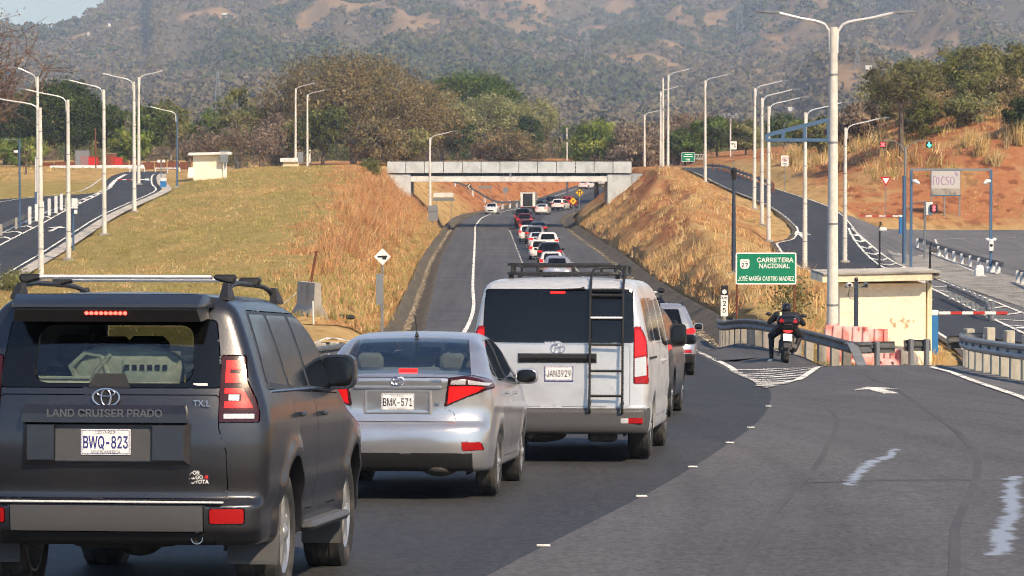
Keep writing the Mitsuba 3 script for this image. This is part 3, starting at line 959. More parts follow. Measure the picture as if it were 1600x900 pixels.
mark('edge_line', line([(6.2, 20), (7.2, 32), (8.05, 42), (8.6, 48.5), (9.0, 56), (9.35, 61.5), (9.42, 64.5)], .15, .012), road='exit_road')
mark('edge_line', line([(9.42, 64.5), (9.7, 66.0), (10.1, 67)], .08, .012), 'road_paint_worn', 'exit_road')
# straight-on arrow
ax, ay = 6.62, 52.6
mark('arrow', drape(sg.Polygon([(ax - .13, ay - 2.4), (ax + .13, ay - 2.4), (ax + .13, ay - .2), (ax + .40, ay - .45), (ax + .40, ay - .2), (ax, ay + 1.0), (ax - .40, ay - .2), (ax - .40, ay - .45), (ax - .13, ay - .2)]), .012, .6), road='exit_road')
# tyre marks and tar seams
P('tyre_rubber_mark', mikit.proc(lambda p, n, uv: mi.Color3f(.066, .0655, .068) * (.72 + .5 * fbm(p.x * 4, p.y * .5, 2.0))), .7)
for pts, w in [([(1.2, 17), (2.2, 24), (3.6, 33), (4.8, 43), (5.1, 49), (4.9, 55)], .07), ([(2.5, 16), (3.4, 22), (5.3, 33), (6.5, 46), (7.2, 56), (7.4, 64)], .08), ([(2.6, 27.5), (4.2, 28.0), (5.1, 27.6)], .05)]:
    c = np.array(pts, float)
    u = np.linspace(0, 1, 40)
    uu = np.linspace(0, 1, len(c))
    p = np.stack([PchipInterpolator(uu, c[:, 0])(u) + .05 * (meshkit.fbm(np.c_[u * 12, u * 0, u * 0], 3, 3) - .5), PchipInterpolator(uu, c[:, 1])(u)], 1)
    mark('tyre_mark', drape(sg.LineString(p).buffer(w / 2, cap_style=2), .006, .6), 'tyre_rubber_mark', 'exit_road')
# ramps
mark('edge_line', line(cline(X_EL, 93, 208, 30, .15), .15), road='exit_ramp')
mark('edge_line', line(np.vstack([cline(X_EL, 208, 228, 24, .18)]), .15), road='exit_ramp')
mark('edge_line', line(cline(X_EL, 228, 330, 30, .12), .13), 'road_paint_worn', road='exit_ramp')
mark('edge_line', line(cline(X_ER, 215, 330, 30, -.15), .14), road='exit_ramp')
for x, y in ((22.0, 221), (23.6, 178), (21.0, 150)):
    mark('arrow', drape(sg.Polygon([(x - .15, y - 4.5), (x + .15, y - 4.5), (x + .15, y - 1), (x + .8, y - 1.4), (x + .8, y - .8), (x, y + 2), (x - .8, y - .8), (x - .8, y - 1.4), (x - .15, y - 1)]), .03, 1), road='exit_ramp')
# island between the ramp and the toll lanes, with chevrons
il = curve((100, 19.5), (116, 20.7), (135, 22.0), (162, 23.6), (190, 24.6), (215, 25.6), (226, 26.4))
ir = curve((100, 22.2), (116, 23.0), (135, 24.0), (162, 25.2), (190, 26.0), (215, 26.4), (226, 26.6))
mark('island_line', line(cline(il, 101, 226, 40), .16), road='exit_ramp')
mark('island_line', line(cline(ir, 101, 226, 40), .16), road='exit_ramp')
for y in list(range(104, 170, 6)) + list(range(174, 222, 5)):
    a, b = float(il(y)), float(ir(y))
    m_ = (a + b) / 2
    mark('chevron', line([(a, y + 1.5), (m_, y - .4), (b, y + 1.5)], .28), road='exit_ramp')
mark('plaza_line', line([(29, 176), (30.5, 205), (33.5, 228), (38, 231), (50, 232), (80, 234)], .14), road='toll_plaza')
mark('plaza_line', line([(46.0, 243), (60, 244)], .16), road='toll_plaza')
struct('toll_lane_slab', drape(sg.Polygon([(25.2, 150), (26.2, 196), (27.6, 214), (30.6, 214), (30.5, 186), (31, 165), (30.5, 140), (29.5, 122), (24.5, 122)]), .02, 2, rel=5e-5), 'plaza_slab', smooth=True)
mark('plaza_line', line([(27.2, 205), (29.8, 204)], .5), 'road_paint_worn', 'toll_plaza')
# left ramp
mark('edge_line', line(cline(X_LR, 150, 300, 40, -.25), .15), road='entry_ramp')
lil, lir = curve((150, -35.0), (207, -35.6), (221, -35.9), (240, -36.0), (262, -36.8)), curve((150, -33.6), (207, -34.1), (221, -34.6), (240, -35.4), (262, -36.5))
mark('island_line', line(cline(lir, 150, 262, 40), .16), road='entry_ramp')
mark('island_line', line(cline(lil, 150, 262, 40), .16), road='entry_ramp')
mark('island_line', line([(-36.6, 262), (-38, 275), (-40.2, 300)], .4), road='entry_ramp')
for y in range(176, 258, 5):
    a, b = float(lil(y)), float(lir(y))
    mark('chevron', line([(a, y - 1), ((a + b) / 2, y + 1), (b, y - 1)], .25), road='entry_ramp')
for x, y in ((-32.4, 205), (-31.9, 176)):
    mark('arrow', drape(sg.Polygon([(x - .15, y - 3), (x + .15, y - 3), (x + .15, y), (x + .7, y), (x, y + 1.6), (x - .7, y), (x - .15, y)]), .03, 1), road='entry_ramp')
mark('edge_line', line([(-43.3, 222), (-42.8, 230), (-41.5, 242), (-38.2, 255), (-38.6, 264), (-41.0, 290)], .14), road='entry_ramp')
mark('edge_line', line([(-6.1, 78), (-4.3, 82.5), (-3.4, 88)], .14), road='main_road')
# ------------------------------------------------------------------ bridge
BY = 312.0
t = thing('road_bridge', 'pale concrete flyover crossing the cutting in the distance', 'bridge')
for i in range(13):
    a = -13.55 + i * 2.04
    part(t, 'parapet_panel', box(1.975, .28, 1.28, (a + 1.02, BY + .14 + .012 * (i % 3), .60), .03), 'bridge_paint')
    part(t, 'parapet_panel', box(2.02, .28, 1.28, (a + 1.02, BY + 10.9, .60), .03), 'concrete_white')
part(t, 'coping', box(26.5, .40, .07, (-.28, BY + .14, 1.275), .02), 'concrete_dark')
part(t, 'deck', box(26.4, 8.6, .32, (-.28, BY + 5.6, -.19)), 'concrete_dark')  # slab coloured dark: paints the shadow in the gap under the parapet
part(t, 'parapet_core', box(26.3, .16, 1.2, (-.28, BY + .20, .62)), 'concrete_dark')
for y in (BY + .60, BY + 3.7, BY + 6.7, BY + 10.0):
    for x0, x1 in ((-11.0, -.32), (-.02, 10.35)):
        part(t, 'beam', box(x1 - x0, .45, .66, ((x0 + x1) / 2, y, -.66), .03), 'concrete_white' if y < BY + 1 else 'concrete')
part(t, 'beam_joint', box(.26, .5, .95, (-.17, BY + .62, -.50), .02), 'concrete_white')
for x0, x1 in ((-13.5, -11.0), (10.35, 12.9)):
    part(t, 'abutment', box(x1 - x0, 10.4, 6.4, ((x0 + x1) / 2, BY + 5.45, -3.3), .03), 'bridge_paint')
for sd, x in ((-1, -13.5), (1, 12.9)):
    part(t, 'wing_wall', hull([(x, BY + .25, -.1), (x, BY + .6, -.1), (x + sd * 1.3, BY - .4, -.1), (x + sd * 1.3, BY - .1, -.1), (x, BY + .25, -4), (x, BY + .6, -4), (x + sd * 1.3, BY - .4, -1.6), (x + sd * 1.3, BY - .1, -1.6)]), 'bridge_paint')

# ------------------------------------------------------------------ street lamps
def lamp_post(x, d, ztop, arms, label, name='street_lamp', group=None, zb=None, r=(.17, .095), mat='concrete_pole', al=2.4, rise=.65, collar=False, base_paint=False):
    z0 = gz(x, d) if zb is None else zb
    t = thing(name, label, 'street lamp', None, group)
    h = ztop - z0
    zz = np.linspace(0, 1, 9)
    lean = .008 * h * (rng.random() - .5)
    part(t, 'pole', tube([(x + lean * u, d, z0 - .3 + (h + .3) * u) for u in zz], r[0] + (r[1] - r[0]) * zz, 12), mat, smooth=40)
    part(t, 'footing', box(.62, .62, .22, (x, d, z0 + .02), .04), 'concrete')
    if collar or 150 < d < 270 and mat == 'concrete_pole':
        for u in (.18, .42, .66, .86):
            part(t, 'collar', tube([(x, d, z0 + h * u - .03), (x, d, z0 + h * u + .03)], r[0] + (r[1] - r[0]) * u + .012, 12), 'steel_grey', smooth=40)
    for sd in arms:
        L = al * abs(sd)
        s = np.sign(sd)
        p = [(x + lean + s * .10, d, ztop - .75), (x + lean + s * .13, d, ztop - .10), (x + lean + s * .30, d - .05, ztop + .10), (x + lean + s * L * .6, d - .1, ztop + rise * .62), (x + lean + s * L, d - .15, ztop + rise)]
        k = part(t, 'arm', tube(PchipInterpolator([0, .16, .25, .6, 1], np.array(p))(np.linspace(0, 1, 14)), .041, 8), 'brushed', smooth=40)
        part(k, 'lamp_head', hull(box(.34, .24, .06, (p[-1][0] + s * .10, p[-1][1], p[-1][2]), .01).vertices, box(.34, .16, .04, (p[-1][0] + s * .46, p[-1][1], p[-1][2] + .03), .01).vertices), 'steel_grey', smooth=30)
    return t


RG, LG = 'concrete lamp posts along the ramp at the right', 'concrete lamp posts along the ramp at the left'
big = lamp_post(X(1301, 83.5), 83.5, Zp(43, 83.5), (-1.32, 1.42), 'tall double-armed concrete lamp post beside the cream kiosk', r=(.175, .115), al=1.25, rise=.42, collar=True, zb=-5.6)
part(big, 'painted_base', tube([(X(1301, 83.5), 83.5, -5.9), (X(1301, 83.5), 83.5, Zp(505, 83.5))], .183, 12), 'barrier_pink', smooth=40)
for px, d, yt, arms, lb in [(1320, 197, 199.5, (1,), 'concrete lamp post just right of the tall double-armed one'), (1257.5, 188, 176, (1,), 'concrete lamp post left of the tall double-armed one, under the blue frame'),
                            (1201, 214, 166, (1,), 'concrete lamp post at the left tip of the blue frame'), (1190.5, 225, 153, (1,), 'concrete lamp post, second of the cluster of three left of the blue frame'),
                            (1178.5, 250, 138, (1,), 'concrete lamp post, leftmost of the cluster of three left of the blue frame'), (1102, 300, 126, (1,), 'concrete lamp post standing alone above the crest of the right ramp'),
                            (1043.5, 326, 117, (1,), 'concrete lamp post, rightmost of the three close together right of the bridge'), (1035.5, 330, 122, (), 'concrete lamp post, middle of the three close together right of the bridge'),
                            (1032, 385, 143, (1,), 'concrete lamp post, leftmost of the three close together right of the bridge'), (1007, 395, 179, (1,), 'concrete lamp post with one arm nearest the right end of the bridge')]:
    lamp_post(X(px, d), d, Zp(yt, d), arms, lb, group=RG)
for px, d, yt, arms, lb in [(64, 162, 168, (-1.3,), 'concrete lamp post nearest the left edge, rising behind the roof bars of the graphite car'), (60, 216, 120, (-.6,), 'tallest lamp post at the far left, seen just behind a nearer one'),
                            (107, 179, 156, (-1.1,), 'concrete lamp post with a grey cabinet on its right, at the left ramp'), (163, 198, 140, (-1,), 'concrete lamp post midway along the left ramp'),
                            (210, 222, 128, (-1,), 'left one of the pair of lamp posts at the bend of the left ramp'), (217, 269, 121, (1,), 'right one of the pair of lamp posts at the bend of the left ramp'),
                            (462, 363, 138, (1,), 'concrete lamp post beside the small far kiosk on the left hilltop'), (480.5, 390, 148, (1,), 'concrete lamp post just right of the small far kiosk on the left hilltop'), (484, 470, 175, (1,), 'farthest lamp post on the left hilltop, half hidden by a nearer one')]:
    lamp_post(X(px, d), d, Zp(yt, d), arms, lb, group=LG)
lamp_post(X(672, 303), 303, Zp(215, 303), (1,), 'lamp post standing in front of the left part of the bridge')
lamp_post(X(886, 460), 460, Zp(200, 460), (), 'distant lamp post behind the middle of the bridge')
lamp_post(X(277, 262), 262, Zp(178, 262), (-1,), 'slim blue lamp post behind the blue and white column at the left', mat='steel_blue', r=(.09, .06))
lamp_post(X(150, 390), 390, Zp(200, 390), (), 'short thin brown post in front of the dark trees at the left', name='wooden_post', mat='rust', r=(.10, .08))
# blue lantern post right of the cutting
t = thing('lantern_post', 'dark blue post with a black lantern left of the green road sign', 'lamp post')
x, d = 11.55, 150
z0 = gz(x, d)
part(t, 'pole', tube([(x, d, z0 - .2), (x, d, z0 + 3.0), (x, d, Zp(280, d))], [.14, .10, .08], 10), 'dark_pole', smooth=40)
part(t, 'lantern', lathe([(0, 0), (.10, 0), (.17, .45), (.19, .5), (.10, .62), (0, .66)], 8).apply_translation((x, d, Zp(281, d))), 'plastic_black')
part(t, 'base_plate', box(.5, .5, .08, (x, d, z0 + .02), .01), 'steel_grey')

# ------------------------------------------------------------------ sweeps, guard rails
def sweep(path, prof, closed=True, up=(0, 0, 1)):
    p = np.asarray(path, float)
    tg = np.gradient(p, axis=0)
    tg /= np.linalg.norm(tg, axis=1, keepdims=True)
    s = np.cross(tg, up)
    s /= np.linalg.norm(s, axis=1, keepdims=True)
    v = np.stack([p + s * a + np.array(up) * b for a, b in prof], 1).reshape(-1, 3)
    k = len(prof)
    i, j = np.meshgrid(np.arange(len(p) - 1), np.arange(k if closed else k - 1), indexing='ij')
    q = np.stack([i * k + j, i * k + (j + 1) % k, (i + 1) * k + (j + 1) % k, (i + 1) * k + j], -1).reshape(-1, 4)
    f = [q[:, [0, 1, 2]], q[:, [0, 2, 3]]]
    if closed:
        m = np.arange(1, k - 1)
        e = (len(p) - 1) * k
        f += [np.stack([m * 0, m + 1, m], 1), np.stack([m * 0 + e, e + m, e + m + 1], 1)]
    return trimesh.Trimesh(v, np.vstack(f), process=False)


WB = [(0, .155), (.05, .12), (.05, .07), (0, .02), (0, -.02), (.05, -.07), (.05, -.12), (0, -.155)]
WBEAM = [(a, b) for a, b in WB] + [(a - .012, b) for a, b in WB[::-1]]


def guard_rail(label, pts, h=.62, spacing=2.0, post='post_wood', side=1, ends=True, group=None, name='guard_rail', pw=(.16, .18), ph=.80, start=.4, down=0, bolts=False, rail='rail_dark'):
    t = thing(name, label, 'guard rail', None, group)
    p = np.array(pts, float)
    s = np.r_[0, np.cumsum(np.hypot(*np.diff(p, axis=0).T))]
    fx, fy = PchipInterpolator(s, p[:, 0]), PchipInterpolator(s, p[:, 1])
    u = np.linspace(0, s[-1], max(8, int(s[-1] / .5)))
    x, y = fx(u), fy(u)
    z = gaussian_filter(height(x, y), 5, mode='nearest') + h
    if down:
        z = z - .55 * sst(s[-1] - 2.2, s[-1], u)
    path = np.stack([x, y, z], 1)
    prof = [(a * side, b) for a, b in WBEAM]
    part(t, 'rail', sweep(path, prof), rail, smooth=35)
    if ends:
        for e, dd in ((0, -1), (-1, 1)):
            q = path[e]
            tg = path[1] - path[0] if e == 0 else path[-1] - path[-2]
            tg /= np.linalg.norm(tg)
            nrm = np.cross(tg, (0, 0, 1)) * side
            a = np.linspace(0, np.pi * .8, 7)
            pp = np.array([q + dd * tg * .28 * np.sin(b) * (1 if e else 1) - nrm * .28 * (1 - np.cos(b)) for b in a])
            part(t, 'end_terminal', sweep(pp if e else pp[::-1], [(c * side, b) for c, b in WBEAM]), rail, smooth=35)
    for q in np.arange(start, s[-1], spacing):
        a, b = float(fx(q)), float(fy(q))
        tx, ty = float(fx(q + .01) - fx(q)), float(fy(q + .01) - fy(q))
        n = np.array([ty, -tx]) / math.hypot(tx, ty) * side
        yaw = math.degrees(math.atan2(tx, ty))
        zz = gz(a - n[0] * .1, b - n[1] * .1)
        k = part(t, 'post', box(pw[0], pw[1], ph + .2, (a - n[0] * (.03 + pw[0] / 2), b - n[1] * (.03 + pw[0] / 2), zz + ph / 2 - .1), .012, yaw), post)
        if bolts:
            part(k, 'bolt', ball((a + n[0] * .03, b + n[1] * .03, gz(a, b) + h), (.035, .035, .035), 1), 'galvanised')
    return t


guard_rail('galvanised guard rail on stout concrete posts behind the waiting motorcycle', [(6.95, 97), (6.75, 92), (7.1, 86), (7.9, 80), (8.5, 76.5), (8.75, 74.5)], spacing=1.25, post='concrete', pw=(.22, .20), ph=.66, side=1, down=0)
t = thing('rail_end_post', 'grey steel guard rail end slanting to the ground left of the pink barriers', 'rail end')
part(t, 'plate', sweep([(8.72, 74.6, gz(8.7, 74.5) + .72), (8.78, 74.3, gz(8.7, 74.3) + .70), (9.02, 73.8, gz(9, 73.8) + .02)], [(-.12, -.02), (.12, -.02), (.12, .02), (-.12, .02)], up=(0, -.7, .7)), 'galvanised')
part(t, 'foot', box(.3, .2, .06, (9.04, 73.8, gz(9.04, 73.8) + .02), .01), 'concrete')
guard_rail('short broken piece of guard rail in front of the pink barriers', [(9.62, 77.2), (10.32, 77.6)], spacing=.9, start=.15, side=-1, post='steel_grey', pw=(.12, .12), h=.66, ends=False)
guard_rail('short guard rail on two dark posts before the right end of the cream kiosk', [(10.78, 79), (11.55, 79.4)], spacing=.52, start=.15, side=-1, post='steel_grey', pw=(.12, .12), h=.72, ph=.9, ends=False)
guard_rail('large guard rail on pale posts at the right edge, nearest the camera', [(10.35, 66.3), (10.05, 63.0), (10.0, 59), (10.15, 54), (10.4, 48)], spacing=1.15, side=1, pw=(.20, .19), ph=.62, h=.56, bolts=True, start=.25, rail='galvanised')
guard_rail('row of pale posts and rail standing behind the near right guard rail', [(11.3, 71), (12.6, 66.5), (13.2, 60), (13.4, 52)], spacing=1.0, side=-1, pw=(.22, .2), ph=.95, h=.60, start=.2)
guard_rail('curved guard rail end seen between the graphite car and the saloon', [(-3.35, 57.5), (-3.65, 55.2), (-4.2, 52), (-5.2, 47), (-6.5, 41), (-8, 34)], spacing=1.35, side=-1, pw=(.17, .16), ph=.86, h=.64, start=.5, bolts=True)
guard_rail('far dark guard rail beside the toll lanes, beneath the billboard', [(30.2, 214), (30.3, 196), (30.4, 178)], spacing=3.4, side=-1, post='concrete_white', pw=(.2, .2), ph=.74, h=.66, ends=False)
guard_rail('guard rail at the right edge beyond the toll lane, right of the white plinth', [(29.6, 168), (28.8, 158), (27.8, 146)], spacing=2.6, side=-1, post='concrete_white', pw=(.2, .2), ph=.74, h=.66, ends=False)
guard_rail('short guard rail with a bent end just above the kiosk roof', [(22.7, 150), (22.2, 140), (21.5, 131), (21.3, 128)], spacing=2.7, start=.3, side=1, post='galvanised', pw=(.14, .14), ph=.9, h=.62, ends=False, down=1)
guard_rail('dark guard rail curving over the crest of the right ramp', [(25.5, 282), (26.0, 292), (25.3, 306), (24.6, 320), (24.3, 334), (22.9, 342)], spacing=3, side=-1, post='rust', h=.55, ends=False)
guard_rail('guard rail on white posts in the bend beyond the bridge', [(-8.5, 415), (-5.0, 418), (-2.0, 424), (.9, 432), (4.5, 446)], spacing=3.2, side=1, post='concrete_white', pw=(.25, .25), ph=1.15, h=.9, ends=False)

# white marker posts on the left island
MG = 'pale marker posts on the island of the left ramp'
for i, (x, d) in enumerate([(-34.95, 182), (-34.95, 186), (-34.95, 190), (-34.95, 194), (-35.0, 209), (-35.0, 212), (-35.05, 215), (-35.1, 218.5), (-35.15, 222), (-35.2, 225)]):
    z0 = gz(x, d)
    k = solo('marker_post', ['nearest', 'second', 'third', 'fourth'][i] + ' stubby pale marker post of the near row on the left island' if i < 4 else ['nearest', 'second', 'third', 'fourth', 'fifth', 'farthest'][i - 4] + ' stubby pale marker post of the far row on the left island', 'post', box(.22, .22, 1.35, (x, d, z0 + .6), .02), 'concrete_white', group=MG)
guard_rail('guard rail behind the stubby marker posts on the left island', [(-35.4, 180), (-35.3, 200), (-35.5, 230)], spacing=6, side=-1, post='concrete', h=.6, ends=False)

# ------------------------------------------------------------------ kiosk
t = thing('kiosk', 'cream rendered toll kiosk with flat overhanging roof beside the exit ramp', 'kiosk')
kx0, kx1, kd, kz = X(1312, 86), X(1447, 86), 86.0, -6.2
ztop = Zp(443, 86)
part(t, 'wall', box(kx1 - kx0, 2.6, ztop - kz, ((kx0 + kx1) / 2, kd + 1.3, (ztop + kz) / 2), .01), 'cream_wall', label='cream rendered wall')
rx0, rx1 = X(1286, 85.4), X(1473, 85.4)
zr = ztop + .04
rf = hull([(rx0, kd - .42, zr + .10), (rx1, kd - .42, zr + .10), (rx0, kd - .42, zr - .08), (rx1 - .3, kd - .42, zr - .08), (rx0, kd + 3, zr), (rx1, kd + 3, zr), (rx0, kd + 3, zr + .16), (rx1, kd + 3, zr + .16)])
rf = box(rx1 - rx0 - .28, 3.4, .21, ((rx0 + rx1 - .28) / 2, kd + 1.25, zr + .105), .01)
part(t, 'roof', rot(rf, -1.2, (0, 1, 0), (rx0, kd, zr)), 'cream_trim')
part(t, 'roof_edge', rot(box(rx1 - rx0 - .05, 3.5, .07, ((rx0 + rx1) / 2, kd + 1.25, zr + .245), .01), -1.2, (0, 1, 0), (rx0, kd, zr)), 'concrete')
part(t, 'gutter_end', box(.26, 3.3, .14, (rx1 - .16, kd + 1.25, zr + .19), .02), 'concrete')
part(t, 'corner_pillar', box(.14, .5, ztop - kz, (kx1 + .155, kd + .5, (ztop + kz) / 2), .01), 'cream_trim')
part(t, 'door', box(.05, .95, 2.05, (kx1 + .026, kd + 1.3, kz + 1.25)), 'plastic_grey')
P('wall_stain', mikit.proc(lambda p, n, uv: mix((.86, .79, .64), (.52, .38, .21), smoothstep(.53, .72, fbm(p.x * 9, p.y, p.z * 7, octaves=4)))), .9)
part(t, 'stain', extr(ragged(sg.box(X(1385, 86), Zp(513, 86), X(1430, 86), Zp(490, 86)), .25, .05), .003, 'xz', kd - .0028), 'wall_stain')
t = thing('camera_post', 'blue post with twin white cameras standing before the cream kiosk', 'camera post')
x, d = X(1338, 82), 82
part(t, 'post', box(.11, .11, Zp(440, d) + 6.0, (x, d, (Zp(440, d) - 6.0) / 2), .01), 'dark_pole')
part(t, 'bracket', box(.62, .05, .05, (x - .02, d - .02, Zp(448, d))), 'steel_grey')
for dx, w in ((-.21, .16), (.26, .12)):
    k = part(t, 'camera', box(w, .3, .14, (x + dx, d - .12, Zp(445, d)), .03), 'sign_white' if dx < 0 else 'steel_grey', smooth=30)
    part(k, 'lens', ball((x + dx, d - .27, Zp(445, d)), (.05, .03, .05), 1), 'plastic_black')
part(t, 'sensor', ball((x, d, Zp(437, d)), (.06, .06, .07), 2), 'plastic_black')
part(t, 'cable', tube([(x - .2, d - .1, Zp(452, d)), (x - .24, d - .1, Zp(462, d)), (x - .18, d - .1, Zp(467, d)), (x - .05, d - .06, Zp(467, d))], .012, 6), 'plastic_black')

# barriers of pink plastic
def pink_barrier(x, d, yaw, s, label):
    w, h, dp = 1.15 * s, 1.0 * s, .48 * s
    pr = [(-dp / 2, 0), (dp / 2, 0), (dp / 2, .25 * h), (dp * .26, .55 * h), (dp * .2, h), (-dp * .2, h), (-dp * .26, .55 * h), (-dp / 2, .25 * h)]
    m = tm(m3.Manifold.extrude(m3.CrossSection([np.array(pr)]), w).transform(np.array([[0, 0, 1, -w / 2], [1, 0, 0, 0], [0, 1, 0, 0]], float)))
    mf = m3.Manifold(m3.Mesh(m.vertices.astype(np.float32), m.faces.astype(np.uint32)))
    for q in (-.36, -.12, .12, .36):
        mf = mf - tm2(box(.11 * s, .2, .50 * h, (q * w, -dp * .26, h * .80), .02))
    for q in (-.25, .25):
        mf = mf - tm2(box(.17 * s, dp * 2, .15 * h, (q * w, 0, h * .36), .03)) - tm2(box(.30 * s, .16, .14 * h, (q * w, -dp * .5, h * .12), .03))
    t = thing('plastic_barrier', label, 'barrier', pose(x, d, gz(x, d), yaw, 0, 2), 'faded pink plastic barriers before the kiosk')
    part(t, 'body', tm(mf), 'barrier_pink', smooth=25)
    for q in (-.44, .44):
        part(t, 'hinge', tube([(q * w * 1.1, 0, .2 * h), (q * w * 1.1, 0, .92 * h)], .06 * s, 8), 'barrier_pink', smooth=40)
    return t


def tm2(m):
    return m3.Manifold(m3.Mesh(m.vertices.astype(np.float32), m.faces.astype(np.uint32)))


pink_barrier(9.22, 79.6, 4, 1.0, 'leftmost faded pink plastic barrier, beside the big lamp post')
pink_barrier(9.92, 80.6, -14, 1.0, 'middle faded pink plastic barrier behind the broken guard rail')
pink_barrier(10.35, 79.4, 20, .62, 'small dark pink plastic barrier, rightmost of the group')
for i, (x, d, r, lb) in enumerate([(10.75, 80.2, (.30, .25, .42), 'pale weathered concrete lump right of the pink barriers'), (11.12, 80.6, (.24, .2, .36), 'second weathered concrete lump nearest the kiosk')]):
    m = trimesh.creation.icosphere(3, 1.0)
    v = np.sign(m.vertices) * np.abs(m.vertices) ** .6
    v = v * r * (1 + .25 * (meshkit.fbm(m.vertices * 2 + i * 7, 4)[:, None] - .5))
    m.vertices = v + [x, d, gz(x, d) + r[2] * .6]
    solo('concrete_block', lb, 'block', m, 'concrete', smooth=40)

# barrier gates and blue cabinets
def gate(x, d, dirx, L, zarm, label, cablabel):
    z0 = gz(x, d)
    t = thing('barrier_gate', label, 'barrier gate')
    part(t, 'cabinet', box(.36, .42, zarm - z0 + .0, (x, d, (zarm + z0) / 2 - .05), .03), 'cabinet_blue')
    part(t, 'head', box(.40, .3, .2, (x, d - .05, zarm + .02), .04), 'sign_white')
    n = 6
    for i in range(n):
        a = x + dirx * (.2 + L * i / n)
        b = x + dirx * (.2 + L * (i + 1) / n)
        part(t, 'arm_section', box(abs(b - a), .05, .10, ((a + b) / 2, d - .22, zarm + .03), .01), 'red_paint' if i % 2 else 'sign_white')


gate(X(1457, 97), 97, 1, 2.3, Zp(490, 97), 'lowered red and white barrier arm with blue cabinet right of the cream kiosk', '')
gate(X(1408, 242), 242, -1, 3.4, Zp(338, 242), 'far red and white barrier arm with blue cabinet below the yield sign', '')
gate(X(230, 278), 278, -1, 2.6, Zp(281, 278), 'far red barrier arm at the bend of the left ramp', '')

# ------------------------------------------------------------------ signs
def post_sign(name, label, x, d, zc, w, h, panel, posts=((0, 'steel_grey'),), z0=None, shape=None, pr=.035, cat_='road sign', back=False, yaw=0, border=None):
    zg = gz(x, d) if z0 is None else z0
    t = thing(name, label, cat_, pose(x, d, 0, yaw))
    for px, b in posts:
        part(t, 'post', tube([(px, .05, zg - .3), (px, .05, zc + h * .45)], pr, 8), b, smooth=40)
    g = shape if shape is not None else rrect(-w / 2, w / 2, -h / 2, h / 2, min(w, h) * .06)
    part(t, 'panel', at(extr(g, .015, 'xz', -.0075), 0, 0, zc), panel)
    if border:
        part(t, 'border', at(extr(g.buffer(-.02 * 1).difference(g.buffer(-.02 - border[1])), .004, 'xz', -.011), 0, 0, zc), border[0])
    return t


# green road sign
d = 99.0
sw_, sh_ = 95 * d / F, 50 * d / F
xc, zc = X(1197, d), Zp(419.5, d)
t = post_sign('road_sign', 'green sign on rusty posts reading CARRETERA NACIONAL, route 27', xc, d, zc, sw_, sh_, 'sign_white', ((-sw_ * .475, 'rust'), (sw_ * .47, 'rust')), pr=.04)
part(t, 'green_field', at(extr(sg.box(-sw_ / 2 + .05, -sh_ / 2 + .05, sw_ / 2 - .05, sh_ / 2 - .05), .006, 'xz', -.0135), 0, 0, zc), 'sign_green')
for w_, h_, a_, b_, c_ in (('CARRETERA', .15, .60, .15, .22), ('NACIONAL', .15, .50, .14, .015), ('JOSÉ MARÍA CASTRO MADRIZ', .15, .92, 0, -.42)):
    part(t, 'lettering', at(text(w_, h_, .004, True, sw_ * a_), sw_ * b_, -.016, zc + c_), 'sign_white')
shd = sg.Polygon([(-.17, .11), (-.12, .17), (0, .15), (.12, .17), (.17, .11), (.155, 0), (.17, -.06), (.12, -.15), (0, -.18), (-.12, -.15), (-.17, -.06), (-.155, 0)])
part(t, 'route_shield', at(extr(shd, .004, 'xz', -.018), -sw_ * .35, 0, zc + .16), 'sign_white')
part(t, 'route_number', cat([at(text('27', .14, .004, True), -sw_ * .35, -.019, zc + .05), at(text('COSTA RICA', .032, .004, False, .24), -sw_ * .35, -.019, zc + .225)]), 'ink_black')
# kilometre marker
d = 93.0
x, zc = X(1132, d), Zp(470, d)
t = post_sign('kilometre_marker', 'narrow white kilometre marker with black top left of the green sign', x, d, zc, .23, 1.0, 'sign_white', ((0, 'concrete'),), pr=.055)
part(t, 'top_cap', at(extr(sg.box(-.115, .18, .115, .5), .006, 'xz', -.012), 0, 0, zc), 'ink_black')
part(t, 'route_shield', at(extr(sg.Point(0, .29).buffer(.075), .004, 'xz', -.017), 0, 0, zc), 'sign_white')
part(t, 'lettering', cat([at(text('km', .10, .004, True), 0, -.010, zc + .05), at(text('2', .15, .004, True), 0, -.010, zc - .16), at(text('5', .15, .004, True), 0, -.010, zc - .38)]), 'ink_black')
# left of the cutting: diamond seen from behind with a lower plate
d = 105
x = X(597.5, d)
t = post_sign('diamond_sign', 'grey diamond sign with dark cross bar, left of the cutting', x, d, Zp(401, d), .62, .62, 'steel_grey', ((0, 'steel_grey'),), shape=sg.Polygon([(0, .31), (.31, 0), (0, -.31), (-.31, 0)]), back=True)
scene[t + '__panel']['bsdf'] = {'type': 'ref', 'id': 'sign_white'}
part(t, 'cross_bar', at(cat([box(.34, .02, .06, (0, -.02, .0)), box(.14, .02, .14, (.07, -.022, -.03))]), 0, 0, Zp(401, d)), 'ink_black')
d = 98
post_sign('road_sign', 'upright grey sign plate below the diamond sign, seen from behind', X(593, d), d, Zp(452, d), .24, 1.05, 'steel_grey', ((.06, 'steel_grey'),))
